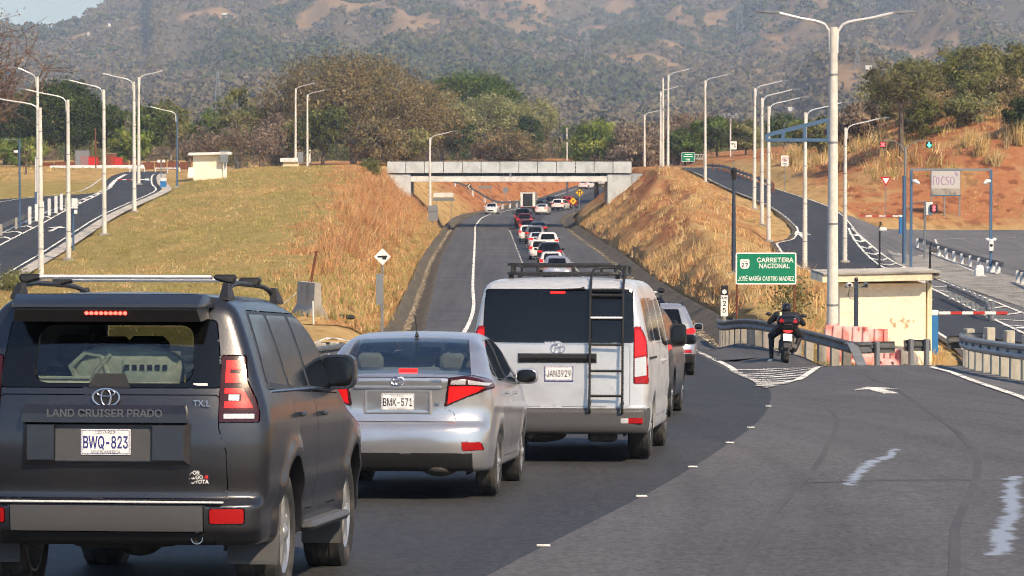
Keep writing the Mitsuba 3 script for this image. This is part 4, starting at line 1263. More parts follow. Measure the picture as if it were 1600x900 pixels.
# stack of grey sign backs on the bridge lamp post
d = 296
t = post_sign('road_sign', 'pair of square grey sign backs low before the left end of the bridge', X(676.5, d), d, Zp(333, d), 1.0, 1.6, 'steel_grey', ((0, 'steel_grey'),))
part(t, 'seam', box(1.02, .03, .05, (0, -.01, Zp(331, d))), 'ink_black')
t = post_sign('road_sign', 'long pale sign board on two posts under the left end of the bridge', X(693, 330), 330, Zp(304.5, 330), 2.3, .5, 'concrete_white', ((-.8, 'steel_grey'), (.9, 'steel_grey')))
part(t, 'lower_board', box(2.5, .03, .35, (0, .0, Zp(311.5, 330))), 'steel_grey')
post_sign('road_sign', 'wide grey sign board on two posts beyond the bridge opening', X(758, 420), 420, Zp(292.5, 420), 1.9, .35, 'steel_grey', ((-.8, 'steel_grey'), (.75, 'steel_grey')))
post_sign('road_sign', 'square grey sign back beyond the bridge, right of the wide board', X(790, 425), 425, Zp(297, 425), .75, .8, 'steel_grey')
t = post_sign('chevron_sign', 'black chevron marker on the orange slope beneath the bridge', X(733.5, 415), 415, Zp(291.5, 415), .55, .85, 'ink_black')
part(t, 'chevron', at(extr(sg.Polygon([(.18, .36), (-.10, 0), (.18, -.36), (.02, -.36), (-.24, 0), (.02, .36)]), .004, 'xz', -.012), 0, 0, Zp(291.5, 415)), 'sign_white')
# yellow warning signs below the bridge
for px, py, d, s, lb, kind in ((905.5, 301, 372, 1.0, 'yellow diamond sign with black arrows at the right of the bridge opening', 0), (895.5, 314, 365, .80, 'smaller plain yellow diamond sign, lower left of the one with black arrows', 1)):
    t = post_sign('warning_sign', lb, X(px, d), d, Zp(py, d), s, s, 'sign_yellow', shape=sg.Polygon([(0, .56 * s), (.56 * s, 0), (0, -.56 * s), (-.56 * s, 0)]), z0=Zp({0: 330, 1: 338}[kind], d))
    if kind == 0:
        part(t, 'symbol', at(cat([extr(sg.Polygon([(sd * .12 - .05, -.28), (sd * .12 + .05, -.28), (sd * .12 + .05, .05), (sd * .12 + .14 , .05), (sd * .12, .30), (sd * .12 - .14, .05), (sd * .12 - .05, .05)]), .004, 'xz', -.012 - .002 * sd) for sd in (-1, 1)]), 0, 0, Zp(py, d)), 'ink_black')
        part(t, 'border', at(extr(sg.Polygon([(0, .53), (.53, 0), (0, -.53), (-.53, 0)]).difference(sg.Polygon([(0, .46), (.46, 0), (0, -.46), (-.46, 0)])), .004, 'xz', -.012), 0, 0, Zp(py, d)), 'ink_black')
    else:
        part(t, 'symbol', at(extr(sg.Polygon([(-.2, .05), (.1, .12), (.2, 0), (.1, -.1), (-.15, -.08)]), .004, 'xz', -.012), 0, 0, Zp(py, d)), 'rust')
# right ramp signs
t = post_sign('road_sign', 'small green direction sign above the crest of the right ramp', X(1075, 345), 345, Zp(245.5, 345), 1.55, 1.15, 'sign_white', ((-.6, 'steel_grey'), (.6, 'steel_grey')))
part(t, 'green_field', at(extr(sg.box(-.73, -.53, .73, .53), .006, 'xz', -.0135), 0, 0, Zp(245.5, 345)), 'sign_green')
part(t, 'lettering', at(cat([at(box(.9, .004, .10, (0, 0, 0)), .05, -.016, .30), at(box(1.1, .004, .10, (0, 0, 0)), 0, -.016, .08), at(extr(sg.Polygon([(-.3, -.2), (.2, -.2), (.2, -.42), (-.05, -.42), (-.05, -.28), (-.3, -.28)]), .004, 'xz', 0), 0, -.018, 0)]), 0, 0, Zp(245.5, 345)), 'sign_white')
t = thing('sign_truss', 'short white lattice arm right of the small green direction sign', 'sign truss')
zz = Zp(245, 350)
part(t, 'chord', tube([(X(1084, 350), 350, zz + .28), (X(1100, 350), 350, zz + .28)], .04, 6), 'concrete_white')
part(t, 'chord', tube([(X(1084, 350), 350, zz - .28), (X(1100, 350), 350, zz - .28)], .04, 6), 'concrete_white')
for i in range(4):
    a = X(1084, 350) + i * .31
    part(t, 'brace', tube([(a, 350, zz - .28), (a + .31, 350, zz + .28)], .03, 6), 'concrete_white')
part(t, 'post', tube([(X(1100, 350), 350, -.5), (X(1100, 350), 350, zz + .4)], .07, 8), 'concrete_white')
d = 265
t = post_sign('prohibition_sign', 'white prohibition sign with a red figure on the slope right of the ramp lamps', X(1226, d), d, Zp(251.5, d), .68, .98, 'sign_white', z0=Zp(293, d))
part(t, 'symbol', at(cat([extr(sg.Point(0, .14).buffer(.24).difference(sg.Point(0, .14).buffer(.19)), .004, 'xz', -.012), rot(box(.44, .004, .04, (0, -.012, 0)), 45, (0, 1, 0)).apply_translation((0, 0, .14))]), 0, 0, Zp(251.5, d)), 'sign_red')
part(t, 'lettering', at(cat([box(.10, .004, .22, (-.06, -.014, .12)), box(.05, .004, .26, (.05, -.014, .12)), box(.44, .004, .06, (0, -.012, -.26)), box(.34, .004, .06, (0, -.012, -.37))]), 0, 0, Zp(251.5, d)), 'ink_black')
d = 335
t = post_sign('turn_sign', 'small white turn sign on a tall mast beyond the right ramp', X(1146, d), d, Zp(227, d), .75, .95, 'sign_white')
part(t, 'symbol', at(extr(sg.Polygon([(.12, -.3), (.2, -.3), (.2, .2), (-.1, .2), (-.1, .3), (-.28, .16), (-.1, .02), (-.1, .12), (.12, .12)]), .004, 'xz', -.012), 0, 0, Zp(227, d)), 'ink_black')
t = thing('floodlight_mast', 'mast with a ring of floodlights above the trees right of the bridge', 'floodlight mast')
x, d = X(1141, 440), 440
part(t, 'pole', tube([(x, d, 0), (x, d, Zp(186, d))], .12, 8), 'concrete_pole', smooth=40)
for i in range(10):
    a = i * 2 * np.pi / 10
    part(t, 'floodlight', box(.45, .35, .5, (x + 1.0 * np.cos(a), d + 1.0 * np.sin(a), Zp(183, d) + .35 * (i % 2)), .05), 'steel_grey')
part(t, 'ring', lathe([(.95, -.06), (1.05, -.06), (1.05, .06), (.95, .06), (.95, -.06)], 20).apply_translation((x, d, Zp(184, d))), 'steel_grey')
d = 255
t = post_sign('yield_sign', 'triangular yield sign on a thin post at the foot of the right slope', X(1384, d), d, Zp(283, d), .9, .8, 'sign_red', z0=Zp(332, d), shape=sg.Polygon([(-.46, .36), (.46, .36), (0, -.42)]).buffer(.02))
part(t, 'white_field', at(extr(sg.Polygon([(-.30, .27), (.30, .27), (0, -.25)]), .004, 'xz', -.012), 0, 0, Zp(283, d)), 'sign_white')

# billboard with painted letters
d = 262.0
t = thing('billboard', 'grey billboard sprayed with purple letters at the foot of the right slope', 'billboard')
bx0, bx1, bz0, bz1 = X(1454, d), X(1500, d), Zp(305, d), Zp(266, d)
for x in (bx0 + .05, (bx0 + bx1) / 2 - .1, bx1 - .05):
    part(t, 'post', box(.12, .14, bz1 + 5.2, (x, d, (bz1 - 5.2) / 2), .01), 'steel_grey')
part(t, 'panel', box(bx1 - bx0 - .1, .06, bz1 - bz0, ((bx0 + bx1) / 2, d - .10, (bz0 + bz1) / 2), .01), 'board_grey')
part(t, 'lower_band', box(bx1 - bx0 - .1, .03, .62, ((bx0 + bx1) / 2, d - .145, bz0 + .31)), 'concrete')
part(t, 'frame', box(bx1 - bx0 + .1, .12, .16, ((bx0 + bx1) / 2, d - .1, bz1 + .02)), 'steel_blue')
part(t, 'frame', box(bx1 - bx0 + .1, .12, .10, ((bx0 + bx1) / 2, d - .1, bz0 - .02)), 'steel_blue')
P('board_grey', (.46, .46, .47), .5)
P('spray_purple', (.28, .18, .36), .6)
def ring2(cx, cz, a, b):
    e = shapely.affinity.scale(sg.Point(0, 0).buffer(1), a, b)
    return shapely.affinity.translate(e.difference(shapely.affinity.scale(e, 1 - .075 / a, 1 - .075 / b)), cx, cz)
u = (bx1 - bx0 - .3)
bgz = (bz0 + bz1) / 2 + .22
let = [sg.LineString([(.06, .1), (.06, .75), (.10, .9), (.22, .92)]).buffer(.04), ring2(.42, .5, .15, .36), sg.LineString([(.95, .82), (.80, .86), (.70, .5), (.78, .16), (.95, .18)]).buffer(.04), sg.LineString([(1.32, .82), (1.12, .84), (1.08, .6), (1.30, .45), (1.26, .2), (1.06, .2)]).buffer(.04), ring2(1.62, .5, .2, .38), sg.LineString([(1.95, 1.3), (1.8, 1.2), (1.98, .95), (2.02, 1.15)]).buffer(.04)]
part(t, 'spray_lettering', at(extr(shapely.ops.unary_union([shapely.affinity.scale(g, u / 2.15, 1.0, origin=(0, 0)) for g in let]), .004, 'xz', -.136), bx0 + .15, d, bgz - .55), 'spray_purple')

# gantry frame over the toll lanes
t = thing('lane_gantry', 'thin grey portal frame over the toll lanes in front of the billboard', 'gantry')
d = 182.0
ga, gb, gt = X(1423.5, d), X(1548, d), Zp(265, d)
for x in (ga, gb):
    part(t, 'post', box(.16, .16, gt - gz(x, d), (x, d, (gt + gz(x, d)) / 2), .01), 'steel_blue')
part(t, 'beam', box(gb - ga, .14, .14, ((ga + gb) / 2, d, gt), .01), 'steel_grey')
for x in (ga + .22, gb - .22):
    k = part(t, 'camera', hull(ball((x, d - .1, Zp(283, d)), (.20, .2, .13), 2).vertices, ball((x + .2 * np.sign(x - (ga + gb) / 2) * -1, d - .2, Zp(286, d)), (.1, .1, .1), 1).vertices), 'sign_white', smooth=40)
part(t, 'plinth', box(.9, .6, .45, (gb + .1, d - .2, gz(gb, d) + .15), .06), 'concrete_white')
part(t, 'signal_box', box(.28, .2, .75, (gb, d - .16, Zp(383, d)), .03), 'sign_white')
part(t, 'lens', ball((gb, d - .27, Zp(383, d)), (.10, .05, .10), 1), 'plastic_black')
for sd in (-1, 1):
    part(t, 'sensor', ball((gb + sd * .22, d - .1, Zp(374, d)), (.13, .1, .11), 2), 'sign_white', smooth=40)
# lane signal mast with red cross and green arrow
d = 195.0
t = thing('signal_mast', 'tall mast with two outstretched arms carrying a red cross and a green arrow', 'traffic signal')
x = X(1414, d)
part(t, 'pole', tube([(x, d, gz(x, d) - .1), (x, d, Zp(229, d))], [.11, .07], 8), 'steel_grey', smooth=40)
part(t, 'lower_sleeve', tube([(x - .05, d, gz(x, d)), (x - .05, d, Zp(275, d))], .14, 8), 'steel_blue', smooth=40)
for sx, nm, col, em in ((X(1378.5, d), 'red_signal', 'ink_black', (5, .1, .1)), (X(1451, d), 'green_signal', 'ink_black', (.1, 2.2, 1.2))):
    m_ = (x + sx) / 2
    part(t, 'arm', tube([(x, d, Zp(232, d)), (m_, d, Zp(220, d)), (sx, d, Zp(219.5, d))], .03, 6), 'steel_grey')
    k = part(t, nm, box(.40, .14, .42, (sx, d - .05, Zp(226, d)), .03), 'ink_black')
    if 'red' in nm:
        part(k, 'lit_cross', at(cat([rot(box(.34, .02, .085), 45, (0, 1, 0)), rot(box(.34, .016, .085), -45, (0, 1, 0))]), sx, d - .14, Zp(226, d)), 'red_lens', emit=em)
    else:
        part(k, 'lit_arrow', at(extr(sg.Polygon([(-.05, .17), (.05, .17), (.05, -.02), (.16, -.02), (0, -.19), (-.16, -.02), (-.05, -.02)]), .01, 'xz', -.14), sx, d, Zp(226, d)), 'sign_green', emit=em)
# bracketed red signal near the billboard
d = 200.0
t = thing('lane_signal', 'black signal head with a lit red figure and grey box before the billboard', 'traffic signal')
x = X(1445, d)
part(t, 'post', tube([(x, d, gz(x, d) - .1), (x, d, Zp(314, d))], .08, 8), 'steel_grey', smooth=40)
part(t, 'box', box(.48, .3, .92, (X(1451.5, d), d, Zp(326, d)), .03), 'concrete_white')
k = part(t, 'head', box(.52, .2, .54, (X(1458, d), d - .28, Zp(325.5, d)), .04), 'ink_black')
part(k, 'lit_figure', at(cat([rot(box(.36, .02, .07), 55, (0, 1, 0)), rot(box(.36, .016, .07), -55, (0, 1, 0)), box(.06, .024, .38)]), X(1458, d), d - .39, Zp(325.5, d)), 'red_lens', emit=(5, .1, .12))
part(t, 'brace', tube([(X(1415, d), d, Zp(326, d)), (X(1430, d), d, Zp(316, d)), (X(1447, d), d, Zp(315, d))], .03, 6), 'steel_grey')
# small camera posts on the island
for px, pt, pb, d, lb in ((1374.5, 352, 392, 170, 'thin dark post with white camera on the striped island'), (1453.5, 385, 418, 158, 'thin dark post with a small side camera above the kiosk roof')):
    t = thing('camera_post', lb, 'camera post')
    x = X(px, d)
    part(t, 'post', tube([(x, d, gz(x, d) - .05), (x, d, Zp(pt, d))], .06, 8), 'ink_black', smooth=40)
    part(t, 'camera', box(.42, .25, .22, (x + .18, d - .1, Zp(pt + 6, d)), .04), 'sign_white' if px < 1400 else 'plastic_grey')
    part(t, 'sensor', box(.12, .12, .2, (x + .05, d, Zp(pt - 3, d))), 'ink_black')
t = thing('toll_plinth', 'short white and black concrete plinth just above the kiosk roof', 'plinth')
x, d = X(1437, 152), 152
part(t, 'block', box(.55, .6, 1.0, (x, d, gz(x, d) + .45), .03), 'concrete_white')
part(t, 'black_panel', box(.22, .03, .95, (x - .22, d - .31, gz(x, d) + .45)), 'ink_black')
t = thing('end_plinth', 'rounded white concrete block at the near end of the far guard rail', 'plinth')
part(t, 'block', hull(box(.55, .5, .5, (X(1530, 177), 177, gz(30, 177) + .2), .05).vertices, box(.45, .4, .2, (X(1531, 177), 177, gz(30, 177) + .58), .08).vertices), 'concrete_white')
t = thing('median_nose', 'heap of broken kerb with a red lamp at the near tip of the striped island', 'kerb nose')
x, d = 21.8, 117
part(t, 'kerb', drape(ragged(sg.Point(x, d).buffer(1).union(sg.Point(x - .2, d + 2.6).buffer(.7)), .8, .15), .10, .5), 'concrete_white')
part(t, 'lamp', lathe([(0, 0), (.26, 0), (.24, .10), (.12, .16), (0, .17)], 14).apply_translation((x + .1, d + .6, gz(x, d) + .10)), 'red_dark')
# blue cantilever frame
t = thing('cantilever_frame', 'blue steel cantilever sign frame reaching left behind the big lamp post', 'sign frame')
d = 130.0
zt = lambda py: Zp(py, d)
xa = lambda px: X(px, d)
part(t, 'column', tube([(xa(1301.5), d, gz(xa(1301), d) - .2), (xa(1301.5), d, zt(150))], .15, 10), 'steel_blue', smooth=40)
part(t, 'bottom_chord', box(xa(1300) - xa(1196), .14, .16, ((xa(1300) + xa(1196)) / 2, d, zt(219)), .01), 'steel_blue')
part(t, 'top_chord', hull(box(.1, .14, .16, (xa(1199), d, zt(211))).vertices, box(.1, .14, .16, (xa(1298), d, zt(186))).vertices), 'steel_blue')
for px, a in ((1197.5, 210), (1223, 206), (1257, 197), (1294.5, 186)):
    part(t, 'upright', box(.17, .13, zt(a) - zt(219), (xa(px), d, (zt(a) + zt(219)) / 2), .01), 'steel_blue')

# ------------------------------------------------------------------ left side furniture
t = thing('kiosk', 'small cream kiosk with flat roof on the left hilltop', 'kiosk')
d = 272.0
x0, x1 = X(302, d), X(347, d)
zb, zt_ = -1.6, Zp(243, d)
part(t, 'wall', box(x1 - x0, 2.2, zt_ - zb, ((x0 + x1) / 2, d + 1.1, (zt_ + zb) / 2)), 'cream_wall')
part(t, 'roof', rot(box(X(358, d) - X(295, d), 3.2, .26, ((X(358, d) + X(295, d)) / 2, d + 1, zt_ + .13), .02), -1.5, (0, 1, 0), (x0, d, zt_)), 'concrete_white')
part(t, 'corner_pillar', box(.25, .4, zt_ - zb, (x1 + .3, d + .3, (zt_ + zb) / 2)), 'concrete_white')
part(t, 'meter_box', box(.75, .4, 1.15, (X(351, d), d - .4, Zp(245, d)), .03), 'steel_grey')
part(t, 'water_tank', hull(box(.62, .5, .2, (X(300, d), d - .5, Zp(276, d))).vertices, box(.5, .4, .2, (X(300.5, d), d - .5, Zp(263, d))).vertices), 'sign_white')
t = thing('kiosk', 'tiny white kiosk beside the two lamp posts on the left hilltop', 'kiosk')
d = 352.0
part(t, 'wall', box(X(466, d) - X(443, d), 2, 1.6, (X(454, d), d + 1, Zp(258, d)), .01), 'cream_trim')
part(t, 'roof', box(X(466, d) - X(438, d), 2.6, .5, (X(452, d), d + 1, Zp(250, d)), .02), 'concrete_white')
part(t, 'meter_box', box(.7, .4, 1.3, (X(469.5, d), d, Zp(246, d)), .03), 'steel_grey')
t = thing('striped_column', 'short blue and white column at the bend of the left ramp', 'column')
d = 262.0
x = X(255.5, d)
for i, (a, b, m) in enumerate(((309, 300, 'concrete_white'), (300, 283, 'cabinet_blue'), (283, 278, 'concrete_white'))):
    part(t, 'band', box(.52, .5, Zp(b, d) - Zp(a, d), (x, d, (Zp(a, d) + Zp(b, d)) / 2), .01), m)
part(t, 'mast', tube([(x - .2, d, Zp(280, d)), (x - .2, d, Zp(250, d))], .05, 6), 'steel_grey')
for sd in (-1, 1):
    part(t, 'camera', box(.25, .2, .25, (x - .2 + .22 * sd, d, Zp(252, d)), .03), 'sign_white')
t = thing('meter_cabinet', 'grey roadside cabinet on a pole right of the second left lamp post', 'cabinet')
d = 186.0
x = X(117, d)
part(t, 'pole', tube([(x - .1, d, gz(x, d)), (x - .1, d, Zp(312, d))], .07, 8), 'steel_blue', smooth=40)
part(t, 'box', box(.36, .3, .66, (x, d - .1, Zp(318, d)), .02), 'concrete_white')
part(t, 'small_box', box(.2, .2, .26, (x + .07, d - .1, Zp(331, d)), .02), 'sign_white')
t = thing('camera_pole', 'thin blue pole with a white camera near the left edge', 'camera pole')
d = 205.0
x = X(31, d)
part(t, 'pole', tube([(x, d, gz(x, d)), (x, d, Zp(218, d))], .07, 8), 'steel_blue', smooth=40)
part(t, 'camera', box(.3, .25, .2, (x - .25, d, Zp(237, d)), .04), 'sign_white')
part(t, 'arm', tube([(x, d, Zp(219, d)), (x - 1.2, d, Zp(218, d))], .03, 6), 'steel_grey')
t = thing('barrier_post', 'blue and white post on the left island between two lamp posts', 'post')
d = 212.0
x = X(56, d)
part(t, 'post', tube([(x, d, gz(x, d)), (x, d, Zp(300, d))], .09, 8), 'steel_blue', smooth=40)
part(t, 'cap', tube([(x, d, Zp(312, d)), (x, d, Zp(246, d))], .05, 8), 'concrete_white', smooth=40)

# far site at the left: containers, tanks, pipes and white frames
for px, py, w, h, m, lb in ((140, 252.5, 1.5, .95, 'sign_red', 'orange red container before the dark trees, left of the thin brown post'), (182.5, 253, 1.0, .85, 'sign_red', 'orange red container before the dark trees, right of the thin brown post'), (129.5, 247.5, 1.2, 1.7, 'steel_grey', 'grey tank left of the orange red containers'), (173, 250.5, 1.0, 1.4, 'rust', 'dark red shed wall between the two orange red containers')):
    d = 405.0
    t = thing('site_container', lb, 'container', None, 'containers on the far left site')
    w, h = w * 1.6, h * 1.3
    part(t, 'body', box(w, 1.4, h, (X(px, d), d, Zp(py, d)), .06), m)
    part(t, 'base', box(w * .9, 1.2, .3, (X(px, d), d, Zp(py, d) - h / 2 - .1)), 'concrete')
    part(t, 'lid', box(w * 1.03, 1.45, .08, (X(px, d), d, Zp(py, d) + h / 2 + .03), .02), m if m != 'rust' else 'concrete')
t = thing('site_wall', 'low brick red wall behind the far white frames at the left', 'wall')
for px in np.linspace(75, 330, 14):
    part(t, 'bay', box(1.6, .2, 1.4, (X(px, 415), 415, Zp(258, 415) - .2 + .2 * (rng.random() - .5))), 'rust')
t = thing('pipe_stack', 'row of pale pipes lying before the dark trees at the far left', 'pipes')
for i in range(3):
    part(t, 'pipe', tube([(X(78, 398), 398 + i * .3, Zp(263, 398) + .22 * (i % 2)), (X(225, 398), 398 + i * .3, Zp(262, 398) + .22 * (i % 2))], .16, 8), 'concrete_white', smooth=40)
for i, (a, b, lb) in enumerate(((203, 226, 'white pipe frame, left of the two before the far kiosk'), (243, 281, 'white pipe frame, right of the two before the far kiosk'))):
    t = thing('goal_frame', lb, 'frame', None, 'white pipe frames in the far left field')
    d = 318.0
    for px in (a, (a + b) / 2, b):
        part(t, 'upright', tube([(X(px, d), d, gz(X(px, d), d) - .1), (X(px, d), d, Zp(262, d))], .08, 8), 'concrete_white', smooth=40)
    part(t, 'crossbar', tube([(X(a, d), d, Zp(263, d)), (X(b, d), d, Zp(263, d))], .07, 8), 'concrete_white', smooth=40)

# things lying on the left bank
t = thing('concrete_barrier', 'grey concrete barrier stranded in the grass, seen end on', 'barrier', pose(X(494, 92), 92.0, gz(X(494, 92), 92) - .1, -18))
pr = [(-.36, 0), (.36, 0), (.33, .12), (.13, .42), (.10, 1.16), (-.10, 1.16), (-.13, .42), (-.33, .12)]
m = m3.Manifold.extrude(m3.CrossSection([np.array(pr)]), 2.2).transform(np.array([[1, 0, 0, 0], [0, 0, 1, -.2], [0, 1, 0, 0]], float))
part(t, 'body', tm(m), 'concrete')
part(t, 'lifting_loop', tube([(-.08, .6, 1.14), (-.08, .6, 1.24), (.08, .6, 1.24), (.08, .6, 1.14)], .015, 6), 'rust')
t = thing('rusty_stake', 'leaning rusty steel stake standing behind the stranded concrete barrier', 'stake')
x, d = X(482, 101), 101
part(t, 'stake', tube([(x, d, gz(x, d) - .1), (x + .08, d, gz(x, d) + .9), (x + .28, d, gz(x, d) + 2.0)], .045, 8), 'rust', smooth=40)
part(t, 'stay', tube([(x + .12, d, gz(x, d) + 1.0), (x - .9, d - .5, gz(x - .9, d - .5) + .1)], .016, 6), 'post_wood')
x, d = X(490, 86), 86
solo('marker_rod', 'slim white rod planted before the stranded concrete barrier', 'rod', tube([(x, d, gz(x, d) - .1), (x - .03, d, gz(x, d) + .70)], .024, 8), 'sign_white', 40)
m = cat([ball((X(535, 91) + .14 * i, 91 - .2 * i, gz(X(535, 91), 91) + .06), (.14, .12, .08), 1) for i in range(3)])
solo('tyre_scrap', 'black scrap of rubber in the grass right of the stranded barrier', 'rubber scrap', m, 'rubber', 30)
# ------------------------------------------------------------------ plants
scene['foliage'] = {'type': 'principledthin', 'base_color': {'type': 'mesh_attribute', 'name': 'vertex_color'}, 'roughness': .85, 'diff_trans': .7, 'eta': 1.3}
scene['leafmass'] = {'type': 'twosided', 'nested': {'type': 'diffuse', 'reflectance': {'type': 'mesh_attribute', 'name': 'vertex_color'}}}
P('bark', mikit.proc(lambda p, n, uv: mi.Color3f(.13, .10, .075) * (.6 + .8 * fbm(p.x * 5, p.y * 5, p.z * 1.5))), .9)
P('bark_pale', mikit.proc(lambda p, n, uv: mi.Color3f(.33, .29, .23) * (.7 + .5 * fbm(p.x * 5, p.y * 5, p.z * 1.5))), .9)
vr = np.random.default_rng(21)


def leaves(c, n, spread, size, col, var=.25, rnd_=.6):
    """n leaf faces about each clump centre c (k, 3): vertices, faces, colours, normals (those of the leaf mass, roughened)."""
    k = len(c)
    n = n * 2
    off = vr.normal(size=(k * n, 3)) * np.asarray(spread, float) * .5
    p = np.repeat(c, n, 0) + off
    a = vr.normal(size=(k * n, 3))
    a /= np.linalg.norm(a, axis=1, keepdims=True)
    b = np.cross(a, vr.normal(size=(k * n, 3)))
    b /= np.linalg.norm(b, axis=1, keepdims=True)
    s = size * (.5 + .9 * vr.random((k * n, 1)))
    v = np.stack([p - a * s, p + a * s, p + b * s * .9], 1).reshape(-1, 3)
    ctr = c.mean(0)
    d = np.repeat((c - ctr) / (c.std(0) + .3), n, 0) * .45 + off / np.asarray(spread, float) * .55 + [0, 0, .35]
    d = d / (np.linalg.norm(d, axis=1, keepdims=True) + 1e-9) + rnd_ * vr.normal(size=d.shape)
    d /= np.linalg.norm(d, axis=1, keepdims=True)
    cl = np.asarray(col, float) * PAL_K
    cc = cl[vr.integers(0, len(cl), k)] if cl.ndim > 1 else np.repeat(cl[None], k, 0)
    cc = cc * (1 + var * (vr.random((k, 1)) - .5) * 2)
    cc = np.repeat(cc, n, 0) * (1 + .4 * var * vr.normal(size=(k * n, 1)))
    return v, np.arange(k * n * 3).reshape(-1, 3), np.clip(np.repeat(cc, 3, 0), .004, 1), np.repeat(d, 3, 0)


PAL_K = 1.55
PAL = {'green': [(.060, .095, .022), (.085, .115, .03), (.045, .07, .02)], 'dark': [(.035, .055, .018), (.05, .07, .022), (.028, .042, .016)], 'olive': [(.13, .135, .05), (.16, .15, .065), (.09, .10, .035)],
       'brown': [(.17, .13, .068), (.14, .115, .062), (.20, .16, .088), (.11, .098, .05)], 'dry': [(.17, .132, .098), (.135, .105, .080), (.20, .162, .12)], 'bright': [(.13, .17, .035), (.17, .19, .045), (.08, .12, .03)], 'pale': [(.22, .21, .11), (.17, .175, .085), (.13, .14, .06)]}


def join(*vs):
    V, Fc, C, M, o = [], [], [], [], 0
    for v, f, c, m in vs:
        V.append(v)
        Fc.append(f + o)
        C.append(c)
        M.append(m)
        o += len(v)
    return (np.vstack(V), np.vstack(Fc)), dict(color=np.vstack(C), normals=np.vstack(M))


def crown_points(n, rx, ry, rz, low=-.55):
    out = []
    lob = vr.normal(size=(7, 3))
    lob /= np.linalg.norm(lob, axis=1, keepdims=True)
    amp = vr.random(7) * .30 + .05
    while len(out) < n:
        u = vr.normal(size=3)
        u /= np.linalg.norm(u)
        r = vr.random() ** .38
        if u[2] * r < low:
            continue
        s = 1 + (amp * np.maximum(lob @ u, 0) ** 3).sum() - .12
        out.append(u * r * s * [rx, ry, rz])
    return np.array(out)


def branches(base, h0, tips, r0, mat, t, name='trunk', bend=.3, lim=True):
    """Trunk from base to height h0 and limbs to tips."""
    base = np.asarray(base, float)
    topp = base + [vr.normal() * .25 * r0, vr.normal() * .25 * r0, h0]
    zz = np.linspace(0, 1, 6)[:, None]
    pts = base - [0, 0, .4] + (topp - base + [0, 0, .4]) * zz + np.c_[vr.normal(size=(6, 2)) * .12 * r0, np.zeros(6)]
    k = part(t, name, tube(pts, r0 * np.linspace(1.2, .62, 6), 8), mat, smooth=50)
    ms = []
    for q in tips:
        m = topp + (q - topp) * .5 + [0, 0, bend * np.linalg.norm(q - topp) * .3] + vr.normal(size=3) * .06 * np.linalg.norm(q - topp)
        s0 = base + (topp - base) * (.72 + .28 * vr.random())
        pp = PchipInterpolator([0, .5, 1], np.array([s0, m, q]))(np.linspace(0, 1, 7))
        ms.append(tube(pp, r0 * np.linspace(.42, .07, 7), 5, cap=False))
    if ms and lim:
        part(k, 'limbs', cat(ms), mat, smooth=50, stuff=True)
    return k


def tree(name, label, x, d, ztop, w, kind='green', zb=None, trunk=.3, leaf=.27, n=None, per=34, depth=None, pal=None, group=None, limbs=7, dense=1.0, twig=0, catg='tree', low=-.55, rz=None, spread=None, pale=False):
    z0 = gz(x, d) if zb is None else zb
    t = thing(name, label, catg, None, group)
    H = ztop - z0
    if H < 1:
        print('LOW', label, H)
        H = 1.0
        ztop = z0 + H
    rx = w / 2
    rz = rz or H * (.5 if trunk < .28 else .42)
    zc = ztop - rz
    ry = depth or min(rx, 6)
    n = n or int(np.clip(rx * ry * rz * 1.1, 60, 260) * dense)
    c = crown_points(n, rx * .92, ry * .92, rz * .93, low) + [x, d, zc]
    sp = spread or max(.55, .17 * (rx * ry * rz) ** (1 / 3) * 1.5)
    pl = PAL[kind] if isinstance(kind, str) else kind
    v, f, cc, nn = leaves(c, per, (sp, sp, sp * .75), leaf, pl, .38)
    part(t, 'crown', (v, f), 'foliage', color=cc, normals=nn)
    tips = c[vr.choice(len(c), min(limbs, len(c)), replace=False)] if limbs else []
    branches((x, d, z0), max(H - 2 * rz * .75, H * .25), list(tips), max(.12, .028 * H), 'bark_pale' if pale else 'bark', t)
    return t


